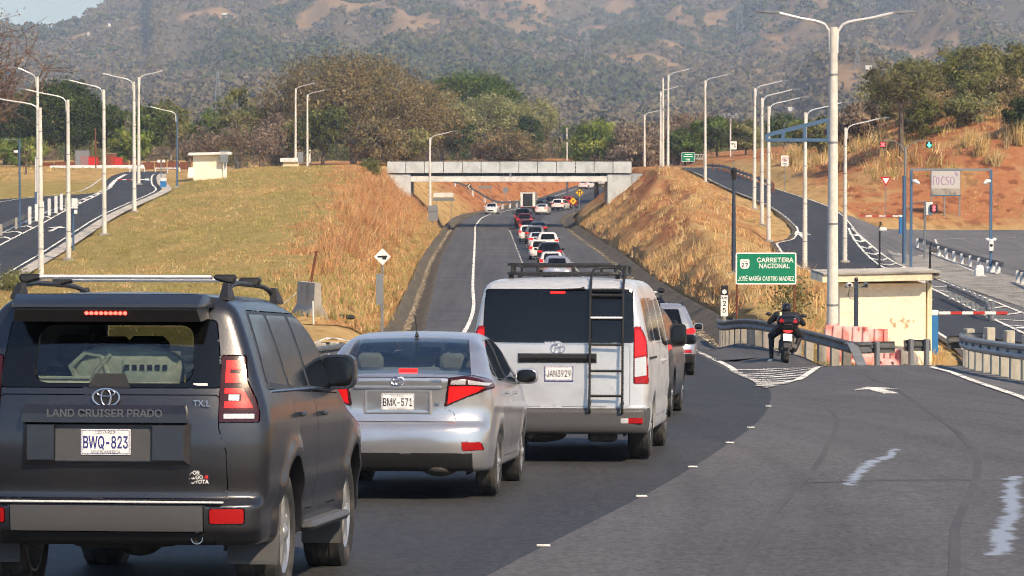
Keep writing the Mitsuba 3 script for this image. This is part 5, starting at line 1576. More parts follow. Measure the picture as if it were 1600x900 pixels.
def bare_tree(label, x, d, ztop, w, col=(.15, .10, .075), name='bare_tree', n=26, sub=9, group=None, leafy=0, zb=None):
    z0 = gz(x, d) if zb is None else zb
    t = thing(name, label, 'tree', None, group)
    H = ztop - z0
    tr = part(t, 'trunk', tube([(x, d, z0 - .3), (x + .1, d, z0 + H * .2), (x, d, z0 + H * .42)], [.035 * H, .028 * H, .02 * H], 8), 'bark', smooth=50)
    ms, tw = [], []
    for i in range(n):
        a = vr.random() * 2 * np.pi
        u = np.array([np.cos(a) * w * .5, np.sin(a) * min(w * .4, 5), 0]) * (.25 + .75 * vr.random())
        s = np.array([x, d, z0 + H * (.2 + .22 * vr.random())])
        e = np.array([x, d, z0 + H * (.62 + .38 * vr.random() * (1 - .45 * (np.linalg.norm(u) / (w * .5)) ** 2))]) + u
        mid = s + (e - s) * .5 + [0, 0, -.06 * H] + vr.normal(size=3) * .05 * w
        pp = PchipInterpolator([0, .5, 1], np.array([s, mid, e]))(np.linspace(0, 1, 7))
        ms.append(tube(pp, .012 * H * np.linspace(1, .18, 7), 5, cap=False))
        for j in range(sub):
            b = pp[vr.integers(2, 7)]
            g = vr.normal(size=3) * [.12 * w, .08 * w, .08 * H] + [0, 0, .05 * H]
            tw.append(tube([b, b + g * .5 + vr.normal(size=3) * .02 * w, b + g], [.0035 * H, .0025 * H, .001 * H], 3, cap=False))
    part(tr, 'limbs', cat(ms), 'bark', smooth=50, stuff=True)
    m = cat(tw)
    part(t, 'twigs', m, 'foliage', color=np.tile(np.array(col) * 1.1, (len(m.vertices), 1)), stuff=True)
    if leafy:
        tips = np.array([q.vertices[-3:].mean(0) for q in tw])
        v, f, cc, nn = leaves(tips[::2], leafy, (.9, .9, .7), .18, [np.array(col) * 1.6, np.array(col) * 1.2], .3)
        part(t, 'dry_leaves', (v, f), 'foliage', color=cc, stuff=True, normals=nn)
    return t


T_ = lambda px, d, py: (X(px, d), d, Zp(py, d))
FG = 'trees behind the road bridge and the far fields'
# left
bare_tree('leafless reddish tree rising at the far left edge above the dark trees', X(-22, 360), 360, Zp(28, 360), X(100, 360) - X(-118, 360), n=40, sub=16, leafy=3)
bare_tree('small leafless tree low in the field at the far left', X(40, 300), 300, Zp(215, 300), 3.2, n=10, sub=6)
for lb, px, yt, w, d, kind, kw in [
    ('broad dark green tree at the far left behind the lamp posts', 105, 128, 130, 430, 'dark', dict(dense=1.5)),
    ('dark green tree cut by the left edge of the picture', 8, 150, 120, 440, 'dark', dict(dense=1.3)),
    ('rusty green tree between the dark trees at the far left', 55, 138, 100, 450, [(.10, .085, .03), (.13, .095, .04), (.06, .07, .022)], {}),
    ('low bright green bush under the dark trees at the far left', 30, 215, 80, 410, 'bright', dict(trunk=.2)),
    ('dark green tree left of the palm', 165, 155, 60, 435, 'dark', {}),
    ('olive tree right of the palm', 232, 165, 62, 445, 'green', {}),
    ('olive tree with pale leaves above the brown thicket at the left', 268, 155, 86, 470, 'olive', dict(pale=True)),
    ('yellow green shrub below the palm', 205, 200, 66, 425, 'bright', dict(trunk=.2)),
    ('rounded olive tree left of the big brown tree', 372, 136, 74, 455, 'olive', dict(pale=True)),
    ('small green tree tucked left of the rounded olive tree', 322, 170, 60, 465, 'green', {}),
    ('dense dark tree between the rounded olive tree and the big brown tree', 408, 168, 60, 470, 'dark', {}),
    ('big rounded brown tree towering over the left hilltop', 552, 78, 240, 440, 'brown', dict(n=420, per=34, leaf=.23, depth=9, limbs=26)),
    ('brown shoulder of foliage right of the big brown tree', 655, 118, 120, 455, 'brown', dict(n=220, per=30, leaf=.23, limbs=14)),
    ('brown tree left of and below the big brown tree', 455, 128, 90, 445, 'brown', dict(per=30, leaf=.23)),
    ('dark green tree in front of the big brown tree', 505, 162, 92, 415, [(.07, .085, .03), (.10, .11, .04), (.055, .06, .022)], dict(dense=1.1)),
    ('olive shrub at the right foot of the big brown tree', 590, 185, 110, 410, 'brown', dict(trunk=.2, per=30)),
    ('grey brown thicket tree left of the far white kiosk', 432, 178, 70, 420, 'dry', dict(trunk=.2)),
    ('flat topped green tree with pale limbs behind the brown trees', 742, 112, 160, 560, 'green', dict(rz=5.2, limbs=16, pale=True, dense=1.3)),
    ('dark tree at the left end of the bridge', 715, 188, 62, 515, 'dark', {}),
    ('pale olive tree above the middle of the bridge', 770, 150, 118, 530, 'pale', dict(pale=True, per=34, dense=1.4)),
    ('pale grey olive tree above the left half of the bridge', 690, 150, 116, 520, 'pale', dict(pale=True, per=34, dense=1.4)),
    ('pale olive tree right of the dark one above the bridge', 815, 156, 96, 535, 'pale', dict(pale=True, per=34, dense=1.4)),
    ('dark green tree nestling in the pale trees above the bridge', 826, 178, 54, 522, 'dark', {}),
    ('brown shrub low above the middle of the bridge', 790, 205, 110, 508, 'brown', dict(trunk=.2)),
    ('light green shrub behind the left end of the bridge', 640, 200, 90, 430, 'olive', dict(trunk=.2)),
    # right of the gap
    ('bright yellow green tree right of the gap above the bridge', 932, 176, 86, 450, 'bright', dict(limbs=14, dense=1.1)),
    ('brown thicket right of the yellow green tree', 990, 188, 90, 445, 'dry', dict(trunk=.2, per=30)),
    ('grey brown thicket behind the three close lamp posts', 1060, 180, 110, 470, 'dry', dict(trunk=.2, per=30)),
    ('dark green shrub right of the three close lamp posts', 1070, 200, 60, 440, 'green', {}),
    ('green tree beneath the floodlight mast', 1120, 178, 82, 455, 'green', dict(dense=1.2)),
    ('olive tree right of the floodlight mast', 1165, 190, 70, 445, 'olive', {}),
    ('green tree in the distance between the ramp lamp posts', 1225, 184, 90, 450, 'green', {}),
    ('olive shrubs behind the blue cantilever frame', 1285, 186, 80, 322, 'olive', dict(trunk=.2)),
    ('dry shrub at the top of the orange slope', 1325, 172, 60, 312, 'dry', dict(trunk=.2)),
    ('low brown shrub on the saddle right of the bridge', 1000, 222, 80, 400, 'dry', dict(trunk=.2)),
]:
    kw = dict(kw)
    x, d, z = T_(px, d, yt)
    tree('tree' if kw.get('trunk', 1) > .25 else 'shrub', lb, x, d, z, w * d / F, kind, group=FG, catg='tree' if kw.get('trunk', 1) > .25 else 'shrub', low=-.9 if kw.get('trunk', 1) < .25 else -.75, **kw)
# low growth filling in behind: one continuous thicket
vs = []
for i, px in enumerate(np.linspace(-60, 1420, 44)):
    if 868 < px < 900:
        continue
    d = 545 + 14 * (i % 3)
    w, zt0 = 84 * d / F, float(Zp(196 + 9 * (i % 4) + (14 if 960 < px < 1300 else 0), d))
    H = zt0 - 2.0
    c = crown_points(70, w * .5, 5, H * .55, -.95) + [X(px, d), d, zt0 - H * .55]
    vs.append(leaves(c, 24, (1.6, 1.6, 1.2), .24, PAL[['olive', 'dry', 'brown', 'dry', 'green', 'pale'][i % 6]], .28))
m, c = join(*vs)
solo('thicket', 'continuous dry thicket far behind the bridge and the fields', 'thicket', m, 'foliage', stuff=True, **c)
for i, (px, yt, w) in enumerate([(330, 196, 70), (378, 186, 76), (412, 200, 60), (295, 212, 54)]):
    bare_tree(['leafless reddish brown thicket right of the cream far kiosk', 'tallest leafless reddish brown thicket below the rounded olive tree', 'leafless reddish brown thicket left of the far white kiosk', 'leafless brown thicket behind the far cream kiosk'][i], X(px, 400), 400, Zp(yt, 400), w * 400 / F, (.15, .115, .09), 'bare_shrub', n=22, sub=14, leafy=2)
# palm
t = thing('palm_tree', 'palm with drooping fronds above the trees at the left', 'palm')
x, d = X(196, 428), 428
zt_ = Zp(178, d)
part(t, 'trunk', tube([(x, d, 0), (x - .1, d, zt_ * .5), (x, d, zt_)], [.28, .2, .16], 8), 'bark', smooth=50)
for i in range(13):
    a = i * 2.4
    L = 2.6 + .5 * vr.random()
    up = .3 + .9 * vr.random()
    s = np.linspace(0, 1, 9)
    px_ = np.stack([x + np.cos(a) * L * s, d + np.sin(a) * L * s, zt_ + L * (up * s - (.55 + up * .75) * s ** 2)], 1)
    sd = np.array([-np.sin(a), np.cos(a), 0])
    v, f = [], []
    for j in range(8):
        for q in (-1, 1):
            o = len(v)
            v += [px_[j], px_[j + 1], (px_[j] + px_[j + 1]) / 2 + q * sd * .55 * (1 - .6 * abs(s[j] - .4)) + [0, 0, -.25]]
            f.append((o, o + 1, o + 2))
    part(t, 'frond', (np.array(v), np.array(f)), 'foliage', color=np.tile([.075, .10, .03], (len(v), 1)))
# right hill
hill = [('spreading tree with a visible trunk at the left edge of the right hilltop', 1408, 92, 124, 287, [(.105, .105, .045), (.08, .085, .036), (.135, .125, .06)], dict(limbs=16, pale=False, dense=.95, rz=2.3, leaf=.19, per=34)),
        ('tall leafy tree standing above the others on the right hilltop', 1537, 62, 62, 305, [(.12, .125, .05), (.15, .14, .07)], dict(limbs=12, pale=True, leaf=.19)),
        ('olive tree mass left of the tall tree on the right hilltop', 1470, 82, 120, 310, 'olive', dict(leaf=.19, per=30, limbs=12)),
        ('dark olive tree right of the tall tree on the right hilltop', 1590, 68, 96, 312, [(.085, .09, .032), (.12, .115, .045)], dict(leaf=.19, per=30)),
        ('low dark bush at the right edge halfway up the right slope', 1597, 150, 60, 281, 'dark', dict(trunk=.2, leaf=.17)),
        ('low olive bush between the trunks on the right hilltop', 1450, 130, 110, 300, 'brown', dict(trunk=.2, leaf=.19, per=30)),
        ('olive bush under the tall tree on the right hilltop', 1530, 112, 100, 302, 'olive', dict(trunk=.2, leaf=.19, per=30)),
        ('grey olive bush low on the hilltop right of the spreading trunk', 1440, 150, 70, 291, 'olive', dict(trunk=.2, leaf=.17, per=30)),
        ('pale bush low on the hilltop below the tall tree', 1510, 142, 84, 290, 'pale', dict(trunk=.2, leaf=.17, per=30)),
        ('brown green bush on the hilltop edge at the right of the picture', 1570, 122, 90, 294, 'brown', dict(trunk=.2, leaf=.17, per=30)),
        ('olive thicket behind the spreading tree on the right hilltop', 1425, 96, 130, 318, 'olive', dict(leaf=.19, per=30, dense=1.3)),
        ('grey olive thicket between the tall tree and the picture edge', 1565, 84, 110, 322, 'pale', dict(leaf=.19, per=30, dense=1.3)),
        ('olive tree rising behind the mass left of the tall tree', 1500, 76, 80, 325, 'olive', dict(leaf=.19, per=30)),
        ('dry brown bush left of the spreading tree on the right slope', 1345, 150, 60, 320, 'dry', dict(trunk=.2, leaf=.19)),
        ('grey leafed bush behind the spreading tree', 1385, 120, 90, 330, 'pale', dict(trunk=.2, leaf=.2))]
for lb, px, yt, w, d, kind, kw in hill:
    x, d, z = T_(px, d, yt)
    tree('tree' if 'trunk' not in kw else 'shrub', lb, x, d, z, w * d / F, kind, catg='tree' if 'trunk' not in kw else 'shrub', low=-.8, **kw)
# bush at the far left foot, bush by the sign, bush at the bridge
tree('shrub', 'green bush at the left edge just above the graphite car roof', X(14, 150), 150, Zp(424, 150), 2.4, 'olive', trunk=.2, leaf=.07, per=26, n=60, low=-1, limbs=4, catg='shrub')
tree('shrub', 'thin grey green sapling behind the right post of the green sign', X(1238, 100.5), 100.5, Zp(440, 100.5), 1.25, [(.12, .125, .06), (.08, .085, .035)], trunk=.2, leaf=.06, per=16, n=34, low=-.9, limbs=6, catg='shrub')
tree('shrub', 'dark bush on the bank at the left end of the bridge', X(580, 300), 300, Zp(250, 300), 2.0, 'olive', trunk=.2, leaf=.10, n=50, low=-1, limbs=3, catg='shrub')

# ------------------------------------------------------------------ dry grass: tufts of blades
def tufts(x, y, hgt, blades, col, spread=.16, wid=.035, lean=.35):
    n = len(x)
    z = height(x, y)
    base = np.repeat(np.stack([x, y, z - .04], 1), blades, 0) + np.c_[vr.normal(size=(n * blades, 2)) * spread, np.zeros(n * blades)]
    h = np.repeat(hgt, blades) * (.5 + .7 * vr.random(n * blades))
    a = vr.random(n * blades) * 2 * np.pi
    w = np.stack([np.cos(a), np.sin(a), 0 * a], 1) * wid * (.6 + .8 * vr.random((n * blades, 1)))
    tip = base + np.c_[vr.normal(size=(n * blades, 2)) * lean * h[:, None], h]
    v = np.stack([base - w, base + w, tip], 1).reshape(-1, 3)
    f = np.arange(n * blades * 3).reshape(-1, 3)
    cl = np.asarray(col)
    c = cl[vr.integers(0, len(cl), n)] * (1 + .3 * (vr.random((n, 1)) - .5) * 2)
    nn = vr.normal(size=(n * blades, 3)) * .38 + [0, -.35, .8]
    nn /= np.linalg.norm(nn, axis=1, keepdims=True)
    return v, f, np.clip(np.repeat(np.repeat(c, blades, 0) * (1 + .12 * vr.normal(size=(n * blades, 1))), 3, 0), .01, 1), np.repeat(nn, 3, 0)


STRAW = [(.60, .43, .20), (.50, .34, .15), (.68, .51, .27), (.42, .26, .11)]
RUSTY = [(.52, .27, .125), (.58, .345, .17), (.38, .19, .088), (.60, .41, .22), (.46, .24, .115)]
GREENISH = [(.30, .27, .09), (.40, .34, .13), (.50, .40, .17), (.22, .21, .07)]


def scatter(n, x0, x1, y0, y1, keep):
    x, y = vr.uniform(x0, x1, n), y0 + (y1 - y0) * vr.random(n) ** .9
    k = keep(x, y) > vr.random(n)
    return x[k], y[k]


def off_left(x, y):
    return X_LEDGE(y) - 2.4 - x


def off_right(x, y):
    return x - X_REDGE(y) - 2.3


nz = lambda x, y, s, sd: meshkit.fbm(np.stack([x * s, y * s * .7, 0 * x], -1), 3, sd)
# tall rusty grass on the left bank of the cutting
x, y = scatter(24000, -19, -5, 125, 312, lambda x, y: (off_left(x, y) > .6) * sst(2.6, -2.0, off_left(x, y) - (4.6 + .0215 * (y - 165)) + 5 * (nz(x, y, .22, 44) - .5)) * sst(125, 165, y) * np.clip(2.4 * (nz(x, y, .18, 2) - .28), 0, 1) * (.35 + .65 * sst(.8, 2.4, off_left(x, y))))
g1 = tufts(x, y, (.30 + .25 * sst(0, 2.5, 4.6 + .0215 * (y - 165) - off_left(x, y))) + .75 * vr.random(len(x)) * sst(.5, 3.0, off_left(x, y)) * sst(-.5, 2.5, 4.6 + .0215 * (y - 165) - off_left(x, y)), 8, RUSTY, .18, .03)
x, y = scatter(9000, -12, -3.6, 90, 300, lambda x, y: (off_left(x, y) > -.75) * (off_left(x, y) < 3.5))
g2 = tufts(x, y, .14 + .3 * vr.random(len(x)), 7, GREENISH * 2 + STRAW + RUSTY, .15, .022)
m, c = join(g1, g2)
solo('tall_grass', 'tall rusty dry grass on the left bank of the road cutting', 'grass', m, 'foliage', stuff=True, **c)
# meadow left
x, y = scatter(34000, -30, -6, 84, 320, lambda x, y: (off_left(x, y) > 1.5) * (x > X_LR(y) + 1.6) * np.clip(.15 + 1.5 * nz(x, y, .3, 8) - .2, 0, 1))
gm_ = nz(x, y, .06, 12)
pal_ = nz(x, y, .09, 12) > .5
h_ = .08 + .24 * vr.random(len(x)) ** 2
m, c = join(tufts(x[pal_], y[pal_], h_[pal_], 6, GREENISH * 3 + STRAW[:2], .2, .024, .6), tufts(x[~pal_], y[~pal_], h_[~pal_], 6, STRAW * 2 + RUSTY[:1] + GREENISH, .2, .024, .6))
solo('meadow_grass', 'short yellow green grass on the bank between the left ramp and the cutting', 'grass', m, 'foliage', stuff=True, **c)
# right bank
x, y = scatter(14000, 6, 20, 82, 312, lambda x, y: (off_right(x, y) > -.5) * (x < X_EL(y) - 1.0) * np.clip(2.6 * (nz(x, y, .22, 5) - .43), 0, 1))
g1 = tufts(x, y, .22 + .6 * vr.random(len(x)) * sst(11, 7, off_right(x, y)) , 8, STRAW + RUSTY[:2], .18, .028)
x, y = scatter(2600, 6, 16, 76, 118, lambda x, y: (off_right(x, y) > -.6 + 1.2 * (y > 86)) * (x < X_EL(y) - .8))
g2 = tufts(x, y, .08 + .20 * vr.random(len(x)), 8, GREENISH + STRAW, .14, .014)
m, c = join(g1, g2)
solo('bank_grass', 'dry straw grass on the bank between the cutting and the right ramp', 'grass', m, 'foliage', stuff=True, **c)
# right hill
x, y = scatter(9000, 30, 62, 262, 345, lambda x, y: np.clip(3.0 * (nz(x, y, .16, 15) - .45), 0, 1) * sst(-2, 4, height(x, y)))
g1 = tufts(x, y, .5 + 1.6 * vr.random(len(x)) ** 2, 9, STRAW + [(.58, .46, .25)] + GREENISH[:2], .3, .05)
x, y = scatter(5000, 30, 64, 260, 330, lambda x, y: np.clip(2.2 * (nz(x, y, .3, 17) - .42), 0, 1))
g2 = tufts(x, y, .2 + .35 * vr.random(len(x)), 7, STRAW + RUSTY, .2, .035)
m, c = join(g1, g2)
solo('hill_grass', 'clumps of straw coloured grass on the orange slope at the right', 'grass', m, 'foliage', stuff=True, **c)
PG = 'feathery pale grass clumps on the right slope'
for px, py, d, s in ((1535, 235, 279, 2.5), (1590, 232, 279, 2.3), (1552, 250, 276, 1.7), (1512, 215, 282, 1.8), (1575, 205, 282, 2.2), (1480, 245, 275, 1.4)):
    x = X(px, d)
    cl = vr.normal(size=(9, 2)) * [.55, .35]
    v, f, c, nn = tufts(x + cl[:, 0], d + cl[:, 1], np.full(9, s), 26, [(.62, .50, .27), (.55, .42, .20), (.50, .36, .16)] if s > 1.75 or px > 1500 else GREENISH, .16, .035, .22)
    t = solo('grass_clump', {1535: 'tall feathery straw clump in the middle of the right slope', 1590: 'tall feathery straw clump at the right edge of the picture', 1552: 'shorter straw clump below the tall feathery one on the right slope', 1512: 'straw clump up left of the tall feathery one on the right slope', 1575: 'straw clump high on the right slope under the dark olive tree', 1480: 'dark green grass clump above the billboard'}[px], 'grass clump', (v, f), 'foliage', group=PG, color=c, normals=nn)
x, y = scatter(7000, -75, -36, 240, 400, lambda x, y: (x < X_LL(y) - 10) * np.clip(2 * (nz(x, y, .2, 25) - .3), 0, 1))
m, c = join(tufts(x, y, .15 + .35 * vr.random(len(x)), 6, STRAW + GREENISH, .25, .04))
solo('field_grass', 'dry grass of the far field beyond the left ramp', 'grass', m, 'foliage', stuff=True, **c)

# dry litter lying in the drain channels
def litter(n, side):
    y = vr.uniform(90, 330, n)
    e = (X_LEDGE(y) - .95 if side < 0 else X_REDGE(y) + .55) + vr.normal(size=n) * .16
    y = y + 0
    p = np.stack([e, y, Z_MAIN(y) + (-.36 if side < 0 else -.24) + .03 * vr.random(n)], 1)
    a = vr.normal(size=(n, 3)) * [.09, .10, .02]
    b = vr.normal(size=(n, 3)) * [.09, .10, .03]
    v = np.stack([p, p + a, p + b], 1).reshape(-1, 3)
    cl = np.array([(.50, .42, .30), (.36, .24, .12), (.60, .55, .46)])[vr.integers(0, 3, n)]
    return v, np.arange(3 * n).reshape(-1, 3), np.repeat(cl, 3, 0), np.tile([0, -.3, .95], (3 * n, 1))


m, c = join(litter(2600, -1), litter(1500, 1))
solo('leaf_litter', 'pale dry leaves and litter lying in the drain channels beside the road', 'litter', m, 'foliage', stuff=True, **c)

# ------------------------------------------------------------------ the mountain behind
ZR = curve((650, 2.5), (900, 6), (1300, 17), (1800, 38), (2500, 84), (3200, 150), (4000, 246), (4600, 330), (5300, 440), (6200, 560))
RIDGE = curve((-.50, 2800), (-.24, 3050), (-.178, 3350), (-.158, 3420), (-.147, 3650), (-.141, 3900), (-.13, 4400), (-.12, 4800), (-.08, 5300), (.6, 5600))


def mount(x, y):
    az = x / y
    r = RIDGE(az)
    e = np.minimum(y, r)
    z = ZR(e)
    amp = np.clip((e - 700) / 3200, 0, 1)
    wx = az * 3300 + 160 * (meshkit.fbm(np.stack([x / 600, y / 700, 0 * x + 5], -1), 3, 12) - .5)
    rid = 1 - np.abs(meshkit.fbm(np.stack([wx / 250, y / 2600, 0 * x + .3], -1), 4, 31) * 2 - 1) * 2
    z = z + amp * (150 * (rid - .5) * np.clip(.25 + amp, 0, 1) + 26 * (meshkit.fbm(np.stack([x / 150, y / 260, 0 * x], -1), 3, 40) - .5)) * np.where(r < 4600, .25, 1)
    z = z + 40 * np.exp(-((x - 388) / 46) ** 2 - ((y - 2600) / 190) ** 2) + 28 * np.exp(-((x - 205) / 34) ** 2 - ((y - 1720) / 130) ** 2)
    return z - np.maximum(y - r, 0) * .35


ny, nx = 300, 420
yy = 640 * (6400 / 640) ** np.linspace(0, 1, ny)
aa = np.linspace(-.55, .55, nx)
MX, MY = aa[None] * yy[:, None], np.broadcast_to(yy[:, None], (ny, nx))
MZ = mount(MX, MY)
i, j = np.meshgrid(np.arange(ny - 1), np.arange(nx - 1), indexing='ij')
q = np.stack([i * nx + j, i * nx + j + 1, (i + 1) * nx + j + 1, (i + 1) * nx + j], -1).reshape(-1, 4)


def see(px, py):
    """Where the line of sight through that place of the photograph meets the mountain."""
    d = np.linspace(700, 6000, 1500)
    k = np.argmax(mount(X(px, d), d) > Zp(py, d))
    return X(px, d[k]), d[k]


BARE = []
for px, py, rx, ry in [(1005, 92, 62, 9), (955, 100, 30, 6), (1060, 78, 40, 10), (1108, 40, 36, 16), (1050, 25, 30, 12), (1135, 22, 26, 14), (640, 30, 60, 26), (560, 8, 90, 10), (470, 40, 40, 14), (430, 8, 40, 8), (345, 25, 34, 6), (300, 28, 22, 7), (690, 60, 40, 8), (870, 118, 40, 8), (835, 12, 40, 10), (1465, 60, 62, 26), (1320, 122, 44, 20), (1400, 78, 30, 10), (760, 30, 40, 10), (210, 45, 20, 5), (120, 60, 30, 6), (980, 14, 40, 8), (1230, 60, 50, 10), (1150, 110, 40, 8), (930, 45, 46, 8), (700, 20, 60, 9), (1250, 20, 40, 9)]:
    x, d = see(px, py)
    BARE.append((x, d, rx * d / F, max(35, ry * d / F / .075)))


def bare_mask(x, y):
    n = 2.3 * (meshkit.fbm(np.stack([x / 48, y / 110, 0 * x], -1), 5, 77) - .5)
    b = np.zeros_like(x)
    for cx, cy, rx, ry in BARE:
        b = np.maximum(b, 1.0 - np.hypot((x - cx) / rx, (y - cy) / ry) + n * (np.hypot((x - cx) / rx, (y - cy) / ry) < 1.6))
    g = meshkit.fbm(np.stack([x / 260, y / 520, 0 * x], -1), 4, 55)
    return np.clip(np.maximum(sst(.1, .55, b), sst(.63, .74, g) * .6), 0, 1)


bm = bare_mask(MX, MY)
fine = meshkit.fbm(np.stack([MX / 14, MY / 40, 0 * MX], -1), 4, 9)[..., None]
tan = np.array([.31, .215, .125]) * (.75 + .5 * fine)
under = np.array([.120, .102, .070]) * (.6 + .8 * fine)
mc = under * (1 - bm[..., None]) + tan * bm[..., None]
k = newkey('hills')
scene[k] = mikit.ply(trimesh.Trimesh(np.stack([MX, MY * KD, MZ], -1).reshape(-1, 3), np.vstack([q[:, [0, 1, 2]], q[:, [0, 2, 3]]]), process=False), 'leafmass', smooth=True, color=mc.reshape(-1, 3))
labels[k] = {'kind': 'structure'}
# its forest: one crown of loose leaf faces per tree
n = 30000
az = vr.uniform(-.235, .235, n)
d = 700 * (5600 / 700) ** (vr.random(n) ** .62)
x = az * d
b = bare_mask(x, d)
cl = meshkit.fbm(np.stack([x / 170, d / 330, 0 * x], -1), 4, 61)
keep = (vr.random(n) > b * .96) & (d < RIDGE(az) + 30)
x, d, cl = x[keep], d[keep], cl[keep]
green = sst(.46, .58, cl) > vr.random(len(x))
R = (2.4 + 3.0 * vr.random(len(x)) ** 1.6 + 1.6 * green) * (.75 + .25 * np.clip(d / 2500, 0, 1.6))
pal = np.array([(.056, .072, .031), (.070, .084, .037), (.132, .112, .072), (.152, .130, .088), (.104, .102, .052), (.142, .122, .070)])
idx = np.where(green, vr.choice([0, 1, 0, 4], len(x)), vr.choice([2, 3, 5, 2, 4], len(x)))
col = pal[idx] * (1 + .30 * (vr.random((len(x), 1)) - .5))
K = 24
z = mount(x, d)
C = np.stack([x, d, z + R * .5], 1)
dr_ = vr.normal(size=(len(x), K, 3))
dr_ /= np.linalg.norm(dr_, axis=2, keepdims=True)
dr_[..., 2] = np.abs(dr_[..., 2]) * .9 - .15
P0 = C[:, None] + dr_ * (R[:, None, None] * (.72 + .36 * vr.random((len(x), K, 1)))) * [1, 1, .8]
s = R[:, None, None] * (.26 + .22 * vr.random((len(x), K, 1)))
t1 = vr.normal(size=P0.shape) * .5 + np.cross(dr_, vr.normal(size=P0.shape))
t1 /= np.linalg.norm(t1, axis=2, keepdims=True)
t2 = np.cross(dr_ + .5 * vr.normal(size=P0.shape), t1)
t2 /= np.linalg.norm(t2, axis=2, keepdims=True)
v = np.stack([P0 - t1 * s, P0 + t1 * s, P0 + t2 * s * 1.5], 2).reshape(-1, 3)
nn = dr_ + [0, 0, .3] + .10 * vr.normal(size=dr_.shape)
nn = (nn / np.linalg.norm(nn, axis=2, keepdims=True)).reshape(-1, 3)
cc = np.repeat(np.repeat(col, K, 0) * (1 + .06 * vr.normal(size=(len(x) * K, 1))), 3, 0)
solo('mountain_forest', 'patchy dry forest covering the mountain behind', 'forest', (v, np.arange(len(v)).reshape(-1, 3)), 'leafmass', stuff=True, color=np.clip(cc, .01, 1), normals=np.repeat(nn, 3, 0))
# lattice pylons and a few pale houses on the slopes
def pylon(px, pt, pb, label, d=None):
    if d is None:
        x, d = see(px, pb)
    x = X(px, d)
    z0, z1 = Zp(pb, d), Zp(pt, d)
    H = z1 - z0
    t = thing('pylon', label, 'pylon', None, 'lattice pylons on the mountain')
    w0, w1 = H * .11, H * .018
    r = max(.12, H * .006)
    for sx in (-1, 1):
        for sy in (-1, 1):
            part(t, 'leg', tube([(x + sx * w0, d + sy * w0, z0 - 2), (x + sx * w1, d + sy * w1, z1)], r, 5), 'steel_grey')
    lv = np.linspace(.12, .95, 7)
    for a, b in zip(lv[:-1], lv[1:]):
        wa, wb = w0 + (w1 - w0) * a, w0 + (w1 - w0) * b
        for sx in (-1, 1):
            part(t, 'brace', tube([(x + sx * wa, d - wa, z0 + H * a), (x - sx * wb, d - wb, z0 + H * b)], r * .7, 4), 'steel_grey')
    for h_, L in ((.72, .13), (.83, .11), (.93, .08)):
        part(t, 'crossarm', tube([(x - H * L, d, z0 + H * h_), (x + H * L, d, z0 + H * h_)], r, 5), 'steel_grey')
pylon(1339, 70, 108, 'lattice pylon on the bare knoll right of the tall lamp post')
pylon(918, 46, 98, 'faint lattice pylon on the mountain above the bridge gap')
pylon(1155, 5, 60, 'faint lattice pylon high on the mountain above the ramp lamps')
pylon(341, 110, 155, 'faint lattice mast on the lower mountain at the left', d=1500)
for px, py, w, h, lb in ((1356, 106, 9, 2.0, 'white shed on the bare knoll beside the pylon'), (172, 40, 4, 2, 'small pale house high on the mountain at the left'), (139, 54, 3, 2, 'tiny pale house on the mountain above the far left lamp posts'), (1238, 172, 14, 3, 'long pale roofed house among trees at the mountain foot'), (352, 24, 8, 2, 'pale house on the bare clearing high on the mountain')):
    x, d = see(px, py + h)
    t = thing('house', lb, 'house', None, 'pale houses on the mountain')
    w_, h_ = w * d / F, h * d / F * 1.3
    z = float(mount(np.array([x]), np.array([d]))[0])
    part(t, 'wall', box(w_, w_ * .6, h_ + 3, (x, d, z + h_ / 2 - 1)), 'concrete_white')
    part(t, 'roof', hull(box(w_ * 1.1, w_ * .7, .2, (x, d, z + h_ + .1 + .5)).vertices, box(w_ * 1.1, .2, .2, (x, d, z + h_ * 1.35 + .6)).vertices), 'sign_white')
